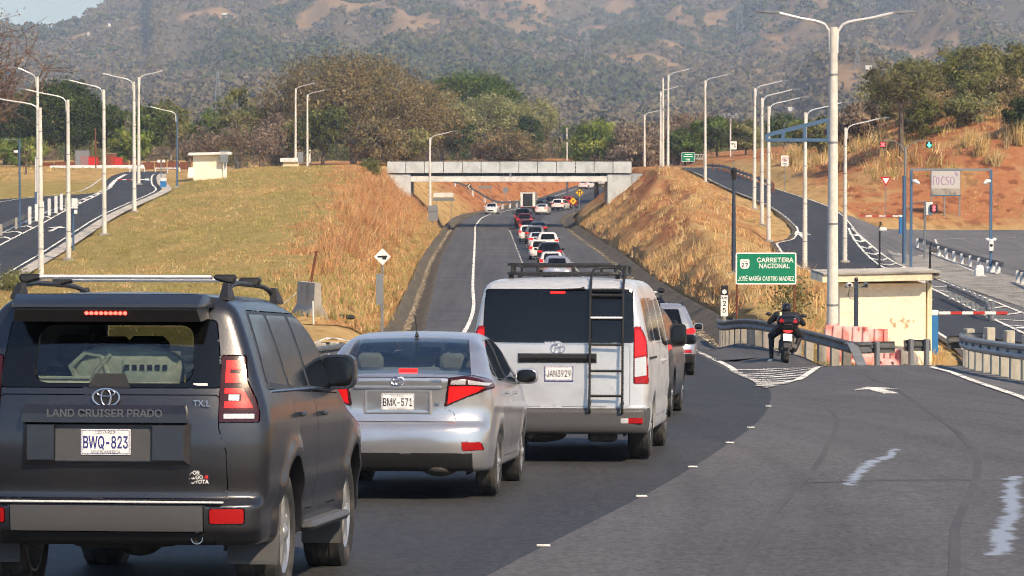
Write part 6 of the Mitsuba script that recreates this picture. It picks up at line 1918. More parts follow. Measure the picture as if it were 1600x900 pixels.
# ------------------------------------------------------------------ the grey four-wheel drive in front
def make_suv(M):
    t = thing('parked_car'.replace('parked', 'offroad'), 'dark graphite off-road estate with silver roof bars, nearest vehicle at the left', 'car', M)
    B = Body(top=[(-.2, 1.74), (0, 1.775), (.2, 1.805), (.9, 1.835), (1.8, 1.835), (2.5, 1.79), (2.85, 1.70), (3.2, 1.46), (3.55, 1.20), (3.75, 1.15), (4.4, 1.06), (4.9, .98), (5.1, .95)],
             rear=[(.2, .16), (.40, .06), (.46, .015), (.60, .0), (.625, .05), (.66, .062), (.80, .035), (.95, .026), (1.08, .036), (1.22, .070), (1.32, .10), (1.66, .215), (1.9, .30)],
             front=[(.2, 4.72), (.5, 4.82), (.8, 4.84), (1.0, 4.78), (1.9, 4.6)],
             side=[(.2, .86), (.38, .885), (.55, .91), (.72, .925), (.92, .9425), (1.02, .9425), (1.14, .925), (1.22, .900), (1.30, .872), (1.55, .785), (1.72, .715), (1.9, .62)],
             plan=[(-.2, .95), (0, .965), (.4, .99), (1, 1.0), (3.6, 1.0), (4.3, .975), (4.9, .90)], bottom=.36, rcurve=.15, fcurve=.3, crown=.055, k=.06, kroof=.10,
             arches=[(1.05, .40, .49), (3.84, .40, .49)], flare=.028, res=.034,
             extra=lambda y, z: -.010 * np.exp(-((z - .70) / .05) ** 2) + .012 * np.exp(-((z - .56) / .06) ** 2))
    c = Car(t, B, 'paint_graphite', arch=[(1.05, .40), (3.84, .40)], archr=.455, archin=.34, hollow=.86)
    # glass
    c.cut('window_frame', rnd([(.38, 1.262), (3.16, 1.222), (2.78, 1.64), (2.54, 1.715), (.56, 1.72)], .03), 'x', 'plastic_black', sides=(1, -1))
    rw = rnd([(-.45, 1.295), (.49, 1.295), (.47, 1.63), (-.43, 1.63)], .07)
    c.cut('rear_window_border', rnd([(-.655, 1.272), (.655, 1.272), (.60, 1.66), (-.60, 1.66)], .03).difference(rw), 'y', 'glass_dark', rng=(-.5, .6))
    c.cut('rear_window', rw.buffer(-.007), 'y', 'glass_clear', see=True, rng=(-.5, .6))
    c.cut('quarter_window', rnd([(.42, 1.30), (1.10, 1.275), (1.16, 1.70), (.62, 1.70)], .035), 'x', 'glass_side', sides=(1, -1), proud=.003)
    c.cut('rear_side_window', rnd([(1.19, 1.275), (1.98, 1.265), (2.02, 1.70), (1.25, 1.70)], .03), 'x', 'glass_side', sides=(1, -1), proud=.003)
    c.cut('front_side_window', rnd([(2.08, 1.265), (3.12, 1.235), (2.74, 1.62), (2.52, 1.69), (2.12, 1.70)], .03), 'x', 'glass_side', sides=(1, -1), proud=.003)
    c.cut('windscreen', rnd([(-.68, 1.25), (.68, 1.25), (.56, 1.68), (-.56, 1.68)], .05), 'y', 'glass_tint', see=True, rng=(2.6, 5))
    # lamps
    tl = sg.Polygon([(.655, 1.445), (.765, 1.445), (.785, 1.30), (.835, 1.20), (.855, 1.13), (.855, 1.085), (.655, 1.085)]).buffer(.010)
    tr = (-.3, .42)
    c.cut('tail_lamp', tl, 'y', 'lamp_housing', sides=(1, -1), proud=.012, rng=tr)
    for sd in (1, -1):
        k = f'{t}__tail_lamp' + ('' if sd == 1 else '_001')
        for nm, pl, b, e in (('brake_light', [(.672, 1.43), (.750, 1.43), (.757, 1.378), (.695, 1.378), (.695, 1.356), (.760, 1.352), (.768, 1.30), (.672, 1.30)], 'red_lens', (.62, .008, .006)),
                             ('brake_light', [(.672, 1.27), (.772, 1.27), (.835, 1.155), (.672, 1.155), (.672, 1.192), (.765, 1.192), (.765, 1.238), (.672, 1.238)], 'red_lens', (.55, .007, .006)),
                             ('reversing_light', [(.695, 1.233), (.755, 1.233), (.755, 1.198), (.695, 1.198)], 'clear_lens', None), ('indicator', [(.672, 1.122), (.842, 1.122), (.842, 1.094), (.672, 1.094)], 'clear_lens', None)):
            g = G(pl).buffer(-.004).buffer(.004)
            m = tm((B.solid(.017) - B.solid(0)) ^ prism(g if sd == 1 else mirx(g), 'y', *tr))
            if len(m.faces):
                part(k, nm, m, b, smooth=35, emit=e)
    # doors, tailgate, bumper
    arch1 = sg.Point(1.05, .40).buffer(.50)
    arch2 = sg.Point(3.84, .40).buffer(.50)
    c.cut('rear_door', rnd([(1.14, .52), (2.06, .50), (2.04, 1.225), (1.14, 1.24)], .04).difference(arch1.buffer(.02)), 'x', 'paint_graphite', sides=(1, -1), rng=(.6, 2))
    c.cut('front_door', rnd([(2.085, .50), (3.18, .50), (3.30, .75), (3.22, 1.20), (2.065, 1.225)], .04).difference(arch2.buffer(.01)), 'x', 'paint_graphite', sides=(1, -1), rng=(.6, 2))
    c.cut('tailgate', rnd([(-.69, .635), (.69, .635), (.685, .90), (.64, 1.04), (.64, 1.225), (-.64, 1.225), (-.64, 1.04), (-.685, .90)], .025), 'y', 'paint_graphite', rng=(-.5, .45))
    c.cut('bumper_trim', sg.box(-.56, .445, .56, .592), 'y', 'plastic_grey', proud=.012, rng=(-.4, .4))
    c.cut('valance', sg.box(-.62, .2, .62, .440), 'y', 'plastic_black', rng=(-.4, .4), gap=.002)
    c.cut('reflector', rrect(.60, .79, .49, .575, .012), 'y', 'red_lens', sides=(1, -1), proud=.006, rng=(-.4, .45))
    part(t, 'bumper_highlight', at(box(1.36, .05, .012, (0, 0, 0), .004), 0, c.on_rear(0, .60) + .016, .613), 'brushed')  # bright strip added to paint the highlight along the bumper lip
    # tailgate furniture
    y0 = c.on_rear(0, .95)
    part(t, 'garnish', cat([hull(box(.94, .03, .01, (-.01, y0 + .0, 1.165)).vertices, box(.96, .09, .05, (-.01, y0 - .005, 1.095)).vertices, box(.96, .03, .01, (-.01, y0 + .0, 1.073)).vertices),
                            tm(m3.Manifold.hull_points(np.vstack([box(.975, .02, .24, (0, y0, .945)).vertices, box(.91, .09, .20, (0, y0 - .012, .955)).vertices])) - prism(rrect(-.30, .275, .845, 1.055, .012), 'y', -.2, y0 - .022))]), 'paint_graphite', smooth=25)
    part(t, 'garnish_recess', box(.565, .012, .2, (-.012, y0 - .024, .95)), 'plastic_grey')
    plate(t, 'BWQ-823', .0, y0 - .036, .957, label='white number plate reading BWQ-823')
    part(t, 'model_lettering', at(text('LAND CRUISER PRADO', .042, .006, True, .67), -.005, y0 - .050, 1.103), 'lettering_grey')
    ye = c.on_rear(0, 1.16) - .004
    part(t, 'badge', at(cat([emblem(.155), ]), -.01, ye - .008, 1.212), 'chrome', smooth=40)
    part(t, 'badge_backing', at(extr(shapely.affinity.scale(sg.Point(0, 0).buffer(1), .076, .05), .006, 'xz', -.004), -.01, ye, 1.212), 'ink_black')
    part(t, 'grade_lettering', at(text('TX.L', .034, .004, True), .545, c.on_rear(.55, 1.16) - .014, 1.165), 'chrome')
    ys = c.on_rear(.53, .76) - .0008
    st = part(t, 'sticker', cat([at(text(w_, .021, .002), x_, c.on_rear(.53, z_) - .004, z_) for w_, x_, z_ in (('POR', .508, .772), ('ALGO', .515, .746), ('TOYOTA', .527, .720))]), 'sign_white')
    part(st, 'sticker_heart', at(ball((0, 0, 0), 1, 1), 0, 0, 0).apply_scale([.012, .002, .012]).apply_translation([.575, ys, .757]), 'sign_red')
    part(t, 'window_sticker', at(box(.085, .002, .016, (0, 0, 0)), .53, c.on_rear(.53, 1.285) - .004, 1.29), 'sign_white')
    # spoiler with lamp
    sp = hull(box(1.12, .02, .02, (0, .01, 1.745)).vertices, box(1.08, .02, .02, (0, -.045, 1.742)).vertices, box(1.10, .04, .02, (0, .10, 1.80)).vertices, box(1.16, .10, .05, (0, .30, 1.76)).vertices)
    sp2 = part(t, 'spoiler', cat([sp, box(1.02, .1, .02, (0, .12, 1.802), .008)]), 'paint_graphite', smooth=35)
    part(sp2, 'lamp_housing', hull(box(1.06, .02, .02, (0, -.030, 1.728)).vertices, box(1.09, .02, .02, (0, .02, 1.660)).vertices, box(1.12, .02, .06, (0, .18, 1.70)).vertices), 'plastic_black')
    for i in range(9):
        part(sp2, 'brake_diode', ball((-.112 + .028 * i, -.028, 1.698), (.012, .012, .011), 1), 'red_lens', emit=(3, .12, .08))
    # roof rails and crossbars
    for sd in (1, -1):
        pts = [(sd * .63, .42, 1.78), (sd * .625, .56, 1.862), (sd * .615, 1.0, 1.888), (sd * .605, 1.7, 1.888), (sd * .60, 2.2, 1.865), (sd * .595, 2.42, 1.80)]
        pp = PchipInterpolator(np.arange(6), np.array(pts))(np.linspace(0, 5, 26))
        k = part(t, 'roof_rail', tube(pp, .016, 8), 'plastic_black', smooth=40)
        for yy in (.46, 2.38):
            part(k, 'rail_foot', hull(box(.05, .26, .02, (sd * .62, yy + .02, 1.79)).vertices, box(.03, .10, .02, (sd * .613, yy + (.05 if yy < 1 else -.05), 1.872)).vertices), 'plastic_black')
    for yy in (.62, 1.55):
        k = part(t, 'roof_bar', box(1.06, .070, .026, (-.02, yy, 1.918), .012), 'brushed', smooth=40)
        for sd in (1, -1):
            part(k, 'bar_clamp', hull(box(.13, .08, .034, (sd * .585, yy, 1.918), .012).vertices, box(.04, .09, .03, (sd * .618, yy, 1.895), .01).vertices), 'plastic_black', smooth=30)
    # mirrors, handles, steps, flaps, exhaust
    wing_mirror(t, 3.05, 1.345, .755, 'paint_graphite', .25, .23, .14, round_=.5)
    add_handles(c, [(1.25, 1.10), (2.20, 1.09)])
    for sd in (1, -1):
        part(t, 'side_step', at(box(.17, 1.72, .06, (0, 0, 0), .025), sd * .90, 2.44, .40), 'plastic_grey', smooth=40)
        part(t, 'mud_flap', hull(box(.31, .012, .02, (sd * .775, .60, .60)).vertices, box(.30, .012, .02, (sd * .77, .53, .24)).vertices, box(.05, .012, .02, (sd * .90, .62, .62)).vertices), 'plastic_grey')
        part(t, 'mud_flap', box(.26, .012, .32, (sd * .78, 3.36, .36)), 'plastic_grey')
        [part(t, 'wheel_arch_liner', box(.012, 1.0, .55, (sd * .60, yy, .58)), 'plastic_black') for yy in (1.05, 3.84)]
        part(t, 'window_trim', tube([(sd * (c.on_side(yy, 1.247) + .004), yy, 1.247 - .012 * (yy > 2.5)) for yy in np.linspace(.45, 3.15, 14)], .009, 6), 'chrome', smooth=40)
    ex = part(t, 'exhaust', rot(lathe([(.030, 0), (.036, 0), (.036, .35), (.030, .35), (.030, 0)], 20, 'y'), 0, (1, 0, 0)), 'chrome', smooth=30)
    scene[ex]['to_world'] = TI((PLACE[t] @ trimesh.transformations.translation_matrix((.52, .42, .405))).tolist())
    sw = lathe([(0, -.1), (.30, -.1), (.36, -.06), (.37, 0), (.36, .06), (.30, .1), (0, .1)], 28, 'z')
    part(t, 'spare_wheel', at(sw, .0, .62, .43), 'rubber', smooth=30)
    part(t, 'rear_axle', cat([tube([(-.75, 1.05, .40), (.75, 1.05, .40)], .055, 10), ball((.0, 1.05, .39), (.17, .16, .15), 2), box(1.1, .10, .10, (0, .34, .42), .02), box(.10, 3.9, .12, (.42, 2.3, .42)), box(.10, 3.9, .12, (-.42, 2.3, .42)), box(1.5, 4.2, .02, (0, 2.45, .45))]), 'grime')
    add_wheels(t, [(1.05, .3875), (3.84, .3875)], .3875, .245, .265, .895, 6, n=48)
    # inside
    for x in (-.42, .42):
        seat(t, x, 2.25, .82, 'fabric_dark', w=.5)
    for x in (-.45, 0, .45):
        seat(t, x, 1.30, .82, 'fabric_dark', w=.43)
    part(t, 'load_cover', box(1.3, .95, .02, (0, .66, 1.20)), 'fabric_dark')
    part(t, 'headlining', box(1.2, 2.2, .012, (0, 1.5, 1.745)), 'fabric_dark')
    yw = c.on_rear(0, 1.3)
    part(t, 'wiper', cat([hull(box(.24, .02, .012, (.0, yw - .006, 1.272)).vertices, box(.17, .02, .012, (0, yw + .012, 1.345)).vertices)]), 'plastic_black')
    c.done()
    # bags in the boot: things of their own
    Mx = PLACE[t]
    def bag(name, label, catg, ms, b, extra=()):
        k = thing(name, label, catg, Mx, raw=True)
        for i, (nm, m) in enumerate(ms):
            part(k, nm, m, b, smooth=45)
        for nm, m, bb in extra:
            part(k, nm, m, bb)
    body = trimesh.creation.icosphere(4, 1.0)
    v = np.sign(body.vertices) * np.abs(body.vertices) ** .72
    v = v / np.abs(v).max(0) * [.33, .16, .155]
    v += .03 * (meshkit.fbm(v * 9 + 3, 3)[:, None] - .5) * body.vertices
    body.vertices = v * [1, .8, 1] + [.06, .36, 1.36]
    pk = at(box(.30, .06, .20, (0, 0, 0), .03), .19, .235, 1.35)
    bag('backpack', 'grey canvas backpack lying behind the rear window of the graphite off-road car', 'backpack',
        [('body', body), ('pocket', pk), ('strap', tube([(-.22, .28, 1.30), (-.26, .24, 1.39), (-.17, .23, 1.47), (-.08, .25, 1.45), (-.04, .23, 1.34)], .016, 6)), ('strap', tube([(-.14, .25, 1.27), (-.10, .22, 1.37), (-.02, .22, 1.46)], .014, 6))], 'canvas_grey',
        [('webbing', cat([box(.026, .008, .032, (.08 + .045 * i, .199, 1.385)) for i in range(6)]), 'ink_black')])
    bag('storage_box', 'pale olive box low behind the rear window, left of the backpack', 'box', [('body', box(.42, .18, .10, (-.36, .30, 1.26), .012)), ('lid', box(.43, .19, .02, (-.36, .30, 1.322), .006))], 'canvas_grey')
    return t


def make_sedan(M):
    t = thing('saloon_car', 'silver four-door saloon waiting between the graphite off-road car and the van', 'car', M)
    B = Body(top=[(-.2, 1.06), (0, 1.075), (.10, 1.10), (.45, 1.105), (.60, 1.125), (.95, 1.285), (1.25, 1.405), (1.6, 1.46), (2.1, 1.475), (2.55, 1.44), (2.9, 1.31), (3.42, 1.0), (3.6, .96), (4.1, .86), (4.6, .72)],
             rear=[(.1, .25), (.25, .10), (.40, .02), (.50, .0), (.64, .02), (.675, .07), (.80, .10), (.98, .085), (1.06, .055), (1.2, .06), (1.6, .1)],
             front=[(.1, 4.3), (.4, 4.40), (.7, 4.38), (.9, 4.25), (1.5, 4.0)],
             side=[(.1, .76), (.22, .80), (.36, .825), (.55, .842), (.72, .85), (.84, .848), (.92, .838), (1.0, .815), (1.12, .755), (1.30, .675), (1.44, .595), (1.6, .5)],
             plan=[(-.2, .90), (0, .925), (.35, .965), (.9, .99), (1.5, 1.0), (3.2, 1.0), (3.9, .97), (4.5, .88)], bottom=.24, rcurve=.20, fcurve=.45, crown=.05, k=.07, kroof=.09,
             arches=[(.92, .30, .385), (3.47, .30, .385)], flare=.014, res=.034,
             extra=lambda y, z: -.014 * np.exp(-((z - (.80 - .03 * (y - 1))) / .035) ** 2) * (y > .4) + .012 * np.exp(-((z - .40) / .06) ** 2) * (y > 1))
    c = Car(t, B, 'paint_silver', arch=[(.92, .30), (3.47, .30)], archr=.345, archin=.26, hollow=.80)
    c.cut('rear_window', rnd([(-.56, .50), (.56, .50), (.60, .56), (.50, 1.32), (-.50, 1.32), (-.60, .56)], .03), 'z', 'glass_clear', see=True, rng=(1.0, 2))
    c.cut('windscreen', rnd([(-.62, 3.36), (.62, 3.36), (.50, 2.62), (-.50, 2.62)], .04), 'z', 'glass_tint', see=True, rng=(.95, 2))
    c.cut('pillar', sg.box(1.925, 1.0, 1.995, 1.395), 'x', 'plastic_black', sides=(1, -1))
    c.cut('quarter_window', rnd([(.88, 1.10), (1.10, 1.06), (1.14, 1.24)], .012), 'x', 'glass_side', sides=(1, -1))
    c.cut('rear_side_window', rnd([(1.14, 1.055), (1.92, 1.02), (1.94, 1.395), (1.58, 1.385), (1.18, 1.265)], .025), 'x', 'glass_tint', sides=(1, -1), see=True)
    c.cut('front_side_window', rnd([(2.0, 1.015), (2.98, .985), (2.66, 1.30), (2.44, 1.385), (2.02, 1.40)], .025), 'x', 'glass_tint', sides=(1, -1), see=True)
    tl = rnd([(.455, 1.065), (.62, 1.085), (.83, 1.035), (.83, .985), (.74, .945), (.60, .895), (.42, .815), (.415, .83)], .008)
    tr = (-.3, .62)
    c.cut('tail_lamp', tl, 'y', 'lamp_housing', sides=(1, -1), proud=.010, rng=tr)
    for sd in (1, -1):
        k = f'{t}__tail_lamp' + ('' if sd == 1 else '_001')
        for nm, pl, b, e in (('brake_light', [(.455, .995), (.66, .998), (.76, .985), (.70, .945), (.60, .905), (.44, .835)], 'red_lens', (.12, .002, .002)), ('reversing_light', [(.48, 1.045), (.60, 1.05), (.60, 1.01), (.465, 1.01)], 'clear_lens', None), ('indicator', [(.62, 1.05), (.80, 1.02), (.79, 1.0), (.62, 1.01)], 'clear_lens', None)):
            m = tm((B.solid(.014) - B.solid(0)) ^ prism(G(pl) if sd == 1 else mirx(G(pl)), 'y', *tr))
            if len(m.faces):
                part(k, nm, m, b, smooth=35, emit=e)
    c.cut('boot_lid', rnd([(-.52, .685), (.52, .685), (.49, .76), (.41, .80), (.445, .93), (.45, 1.068), (-.45, 1.068), (-.445, .93), (-.41, .80), (-.49, .76)], .02), 'y', 'paint_silver', rng=(-.5, .35))
    c.cut('rear_door', rnd([(1.22, .34), (1.98, .33), (1.97, .995), (1.10, 1.03), (1.10, .70)], .03).difference(sg.Point(.92, .30).buffer(.41)), 'x', 'paint_silver', sides=(1, -1), rng=(.5, 2))
    c.cut('front_door', rnd([(1.995, .33), (3.0, .33), (3.08, .55), (3.02, .96), (1.985, .995)], .03).difference(sg.Point(3.47, .30).buffer(.41)), 'x', 'paint_silver', sides=(1, -1), rng=(.5, 2))
    c.cut('valance', sg.box(-.66, .2, .66, .405), 'y', 'plastic_black', rng=(-.4, .5), gap=.002)
    c.cut('reflector', rnd([(.58, .43), (.76, .435), (.735, .50), (.57, .505)], .008), 'y', 'red_lens', sides=(1, -1), proud=.004, rng=(-.4, .45))
    y0 = c.on_rear(0, .86)
    rec = part(t, 'plate_recess', tm(m3.Manifold.hull_points(np.vstack([box(.62, .01, .23, (0, y0 + .01, .855)).vertices, box(.58, .012, .20, (0, y0 - .010, .855)).vertices])) - prism(rrect(-.28, .28, .765, .945, .02), 'y', y0 - .1, y0 + .001)), 'paint_silver', smooth=20)
    part(t, 'boot_trim', box(.78, .03, .028, (0, y0 - .020, .985), .011), 'paint_silver', smooth=30)
    plate(t, 'BMK-571', 0, y0 - .012, .853, frame='ink_black', label='white number plate reading BMK-571')
    part(t, 'badge', at(emblem(.115), .0, c.on_rear(0, 1.045) - .007, 1.04), 'chrome', smooth=40)
    part(t, 'model_lettering', at(text('YARIS', .026, .004, True), .335, c.on_rear(.33, 1.03) - .003, 1.03), 'chrome')
    part(t, 'maker_lettering', at(text('TOYOTA', .022, .004, True), -.40, c.on_rear(-.4, 1.03) - .003, 1.03), 'chrome')
    part(t, 'boot_keyhole', at(extr(shapely.affinity.scale(sg.Point(0, 0).buffer(1), .022, .014), .006, 'xz', -.004), .345, c.on_rear(.345, .83) - .001, .83), 'chrome')
    part(t, 'high_brake_light', box(.17, .04, .035, (0.03, .64, 1.125), .006), 'red_lens', emit=(.8, .012, .01))
    an = (0.03, 1.32, 1.43)
    part(t, 'antenna', cat([hull(ball(an, (.02, .04, .012), 1).vertices, ball((an[0], an[1] - .01, an[2] + .035), .008, 1).vertices), tube([(an[0], an[1], an[2] + .02), (an[0] - .004, an[1] - .13, an[2] + .19)], .004, 5)]), 'plastic_black')
    wing_mirror(t, 3.02, 1.04, .745, 'paint_silver', .22, .15, .12, round_=.75)
    add_handles(c, [(1.28, .92), (2.16, .90)], 'paint_silver')
    for sd in (1, -1):
        [part(t, 'wheel_arch_liner', box(.012, .8, .45, (sd * .57, yy, .42)), 'plastic_black') for yy in (.92, 3.47)]
        part(t, 'window_trim', tube([(sd * (c.on_side(yy, 1.03) + .003), yy, 1.045 - .028 * (yy - 1.1)) for yy in np.linspace(1.1, 3.0, 10)], .007, 6), 'plastic_black', smooth=40)
    part(t, 'underbody', cat([box(1.2, 3.4, .02, (0, 2.2, .245)), tube([(-.6, .92, .29), (.6, .92, .29)], .05, 8), ball((.35, .35, .26), (.16, .28, .07), 2)]), 'grime')
    add_wheels(t, [(.92, .302), (3.47, .302)], .302, .195, .185, .825, 5, True, n=40)
    for x in (-.36, .36):
        seat(t, x, 1.95, .70, 'fabric_grey', w=.46)
        part(t, 'rear_headrest', box(.24, .09, .17, (x * 1.05, 1.16, 1.19), .04), 'fabric_grey', smooth=40)
    part(t, 'rear_seat', box(1.2, .16, .45, (0, 1.20, .92), .06), 'fabric_grey', smooth=40)
    part(t, 'parcel_shelf', box(1.15, .5, .02, (0, .90, 1.05)), 'fabric_dark')
    part(t, 'dashboard', box(1.2, .3, .2, (0, 3.0, .93), .06), 'fabric_dark')
    part(t, 'interior_mirror', box(.22, .03, .07, (0.0, 2.70, 1.28), .02), 'plastic_black')
    c.done()
    # driver
    k = thing('person', 'driver of the silver saloon, dark head and shoulders seen through its rear window', 'person', PLACE[t], raw=True)
    part(k, 'body', cat([hull(ball((-.36, 2.05, 1.12), (.22, .12, .12), 2).vertices, ball((-.36, 2.07, .80), (.19, .13, .15), 2).vertices), ball((-.36, 2.06, 1.34), (.085, .105, .125), 3), tube([(-.36, 2.07, 1.15), (-.36, 2.06, 1.28)], .055, 10)]), 'fabric_dark', smooth=50)
    return t


def make_van(M):
    t = thing('passenger_van', 'pearl silver passenger van with black roof rack and rear ladder', 'van', M)
    B = Body(top=[(-.2, 1.86), (0, 1.895), (.3, 1.945), (1.2, 1.975), (2.8, 1.975), (3.6, 1.93), (4.0, 1.80), (4.5, 1.42), (4.75, 1.18), (5.0, 1.05), (5.4, .9)],
             rear=[(.1, .1), (.25, .05), (.40, .0), (.555, .0), (.575, .045), (.80, .05), (1.2, .055), (1.5, .085), (1.82, .14), (2.1, .22)],
             front=[(.1, 5.15), (.5, 5.26), (.9, 5.22), (1.2, 5.05), (2.0, 4.6)],
             side=[(.1, .90), (.3, .935), (.55, .965), (.9, .975), (1.2, .965), (1.3, .942), (1.6, .882), (1.85, .822), (2.1, .73)],
             plan=[(-.2, .965), (0, .975), (.5, .995), (1, 1.0), (4.0, 1.0), (4.8, .96), (5.3, .88)], bottom=.29, rcurve=.07, fcurve=.35, crown=.045, k=.07, kroof=.10,
             arches=[(1.05, .345, .43), (4.26, .345, .43)], flare=.010, res=.038, extra=lambda y, z: .010 * np.exp(-((z - .62) / .09) ** 2))
    c = Car(t, B, 'paint_pearl', arch=[(1.05, .345), (4.26, .345)], archr=.39, archin=.28)
    c.cut('rear_window', rnd([(-.82, 1.265), (.80, 1.265), (.775, 1.83), (-.795, 1.83)], .03), 'y', 'glass_dark', rng=(-.5, .5))
    c.cut('tailgate', rnd([(-.80, .585), (.755, .585), (.755, 1.245), (-.80, 1.245)], .03), 'y', 'paint_pearl', rng=(-.5, .4))
    c.cut('tail_lamp', rnd([(.80, 1.435), (.865, 1.435), (.93, 1.30), (.955, .83), (.80, .83)], .012), 'y', 'red_lens', sides=(1, -1), proud=.010, rng=(-.3, .22))
    for sd in (1, -1):
        k = f'{t}__tail_lamp' + ('' if sd == 1 else '_001')
        for nm, pl, b, e in (('brake_light', [(.81, 1.40), (.86, 1.40), (.92, 1.27), (.93, 1.15), (.81, 1.12)], 'red_lens', (.30, .004, .004)), ('reversing_light', [(.81, 1.10), (.93, 1.12), (.935, .92), (.81, .90)], 'clear_lens', None)):
            m = tm((B.solid(.014) - B.solid(0)) ^ prism(G(pl) if sd == 1 else mirx(G(pl)), 'y', -.3, .22))
            if len(m.faces):
                part(k, nm, m, b, smooth=35, emit=e)
    c.cut('bumper', sg.box(-1.1, .2, 1.1, .565), 'y', 'plastic_grey', rng=(-.4, .52), gap=.002)
    for sd in (1, -1):
        ys = c.on_rear(sd * .80, .44)
        k = part(t, 'reflector', at(box(.20, .02, .062, (0, 0, 0), .006), sd * .80, ys - .004, .435), 'red_lens')
        part(k, 'reversing_light', at(box(.085, .02, .058, (0, 0, 0), .005), sd * .705, ys - .007, .435), 'clear_lens')
    sw = [('rear_quarter_window', [(.40, 1.28), (1.45, 1.28), (1.45, 1.74), (.42, 1.74)]), ('middle_side_window', [(1.53, 1.28), (2.75, 1.28), (2.75, 1.74), (1.53, 1.74)]), ('front_side_window', [(2.92, 1.24), (4.10, 1.18), (4.02, 1.42), (3.70, 1.74), (2.92, 1.74)])]
    for nm, pl in sw:
        c.cut(nm, rnd(pl, .04), 'x', 'glass_side', sides=(1, -1))
    c.cut('windscreen', rnd([(-.75, 4.72), (.75, 4.72), (.66, 3.95), (-.66, 3.95)], .05), 'z', 'glass_dark', rng=(1.05, 2.2))
    c.cut('sliding_door', rnd([(1.50, .45), (2.80, .45), (2.80, 1.245), (1.50, 1.245)], .04), 'x', 'paint_pearl', sides=(1, -1), rng=(.6, 2))
    c.cut('front_door', rnd([(2.86, .45), (3.78, .45), (3.92, .70), (4.12, .82), (4.14, 1.14), (2.86, 1.215)], .04), 'x', 'paint_pearl', sides=(1, -1), rng=(.6, 2))
    part(t, 'sliding_rail', cat([at(box(.012, 1.2, .025, (0, 0, 0)), sd * (c.on_side(.9, 1.1) + .002), .85, 1.1) for sd in (1, -1)]), 'plastic_black')
    y0 = c.on_rear(0, 1.1)
    part(t, 'handle_garnish', hull(box(.84, .03, .10, (-.015, y0, 1.10)).vertices, box(.80, .05, .04, (-.015, y0 - .02, 1.12)).vertices), 'plastic_black', smooth=20)
    plate(t, 'JAN3929', 0, c.on_rear(0, .93) - .008, .935, small=False, frame='ink_black', label='white number plate reading JAN3929')
    part(t, 'plate_holder', box(.31, .01, .17, (0, c.on_rear(0, .93) - .002, .93), .003), 'ink_blue')
    part(t, 'badge', at(emblem(.15), -.012, c.on_rear(0, 1.195) - .007, 1.20), 'chrome', smooth=40)
    part(t, 'high_brake_light', box(.16, .02, .026, (-.02, c.on_rear(0, 1.80) - .008, 1.80), .006), 'red_lens', emit=(.7, .012, .01))
    part(t, 'wiper', cat([tube([(.24, c.on_rear(.2, 1.84) - .03, 1.84), (-.10, c.on_rear(0, 1.82) - .02, 1.825)], .009, 6), ball((.25, c.on_rear(.2, 1.84) - .02, 1.842), .02, 1)]), 'plastic_black')
    # ladder
    def yr(z):
        return c.on_rear(.5, z) if z < 1.8 else c.on_rear(.5, 1.8) + (z - 1.8) * .45
    zs = [.52, .56, .8, 1.1, 1.4, 1.7, 1.85, 1.95, 2.0]
    lp = [(yr(z) - .075 if .53 < z < 1.93 else yr(z) - .01, z) for z in zs]
    lad = part(t, 'ladder', cat([tube([(x, a, b) for a, b in lp], .014, 8) for x in (.335, .685)] + [tube([(.335, lp[-1][0], 2.0), (.36, lp[-1][0] + .05, 2.045), (.42, lp[-1][0] + .08, 2.065), (.60, lp[-1][0] + .08, 2.065), (.66, lp[-1][0] + .05, 2.045), (.685, lp[-1][0], 2.0)], .014, 8)]), 'plastic_black', smooth=40)
    for z in (.70, .965, 1.245, 1.53, 1.77, 1.83):
        part(lad, 'rung', tube([(.335, yr(z) - .075, z), (.685, yr(z) - .075, z)], .013, 8), 'plastic_black' if z != 1.53 else 'brushed', smooth=40)
    for z in (.62, 1.30):
        part(lad, 'bracket', cat([box(.03, .09, .03, (x, yr(z) - .04, z)) for x in (.335, .685)]), 'plastic_black')
    # roof rack
    x0, x1, ya, yb, za, zb = -.60, .62, .55, 2.3, 2.01, 2.105
    def ring(z, r):
        q = [(x0, ya + .12, z), (x0 + .03, ya + .03, z), (x0 + .12, ya, z), (x1 - .12, ya, z), (x1 - .03, ya + .03, z), (x1, ya + .12, z), (x1, yb, z), (x0, yb, z), (x0, ya + .12, z)]
        return tube(q, r, 8)
    rk = part(t, 'roof_rack', cat([ring(za, .014), ring(zb, .014)]), 'plastic_black', smooth=40)
    for i, (x, y) in enumerate([(x0 + .05, ya + .02), (x0 + .33, ya), (.12, ya), (x1 - .20, ya), (x1 - .05, ya + .02), (x0, 1.4), (x1, 1.4), (x0, yb), (x1, yb)]):
        part(rk, 'stanchion', box(.032, .022, zb - za, (x, y, (za + zb) / 2), .006), 'plastic_black')
    for y in np.arange(ya + .2, yb, .28):
        part(rk, 'slat', box(x1 - x0, .06, .018, ((x0 + x1) / 2, y, za)), 'plastic_black')
    for y in (.8, 1.9):
        [part(rk, 'rack_foot', box(.05, .08, .09, (sd * .58, y, 1.98)), 'plastic_black') for sd in (1, -1)]
    wing_mirror(t, 4.25, 1.32, .93, 'plastic_black', .20, .27, .10, round_=.45)
    add_handles(c, [(2.66, 1.05), (3.0, 1.05)], 'paint_pearl')
    for sd in (1, -1):
        [part(t, 'wheel_arch_liner', box(.012, .85, .5, (sd * .66, yy, .5)), 'plastic_black') for yy in (1.05, 4.26)]
    part(t, 'underbody', cat([box(1.4, 4.2, .02, (0, 2.5, .30)), tube([(-.7, 1.05, .33), (.7, 1.05, .33)], .055, 10), ball((-.25, .55, .27), (.3, .25, .09), 2), box(.3, .35, .12, (.45, .4, .26), .03), tube([(-.3, .1, .28), (-.3, 1.2, .3)], .035, 10)]), 'grime')
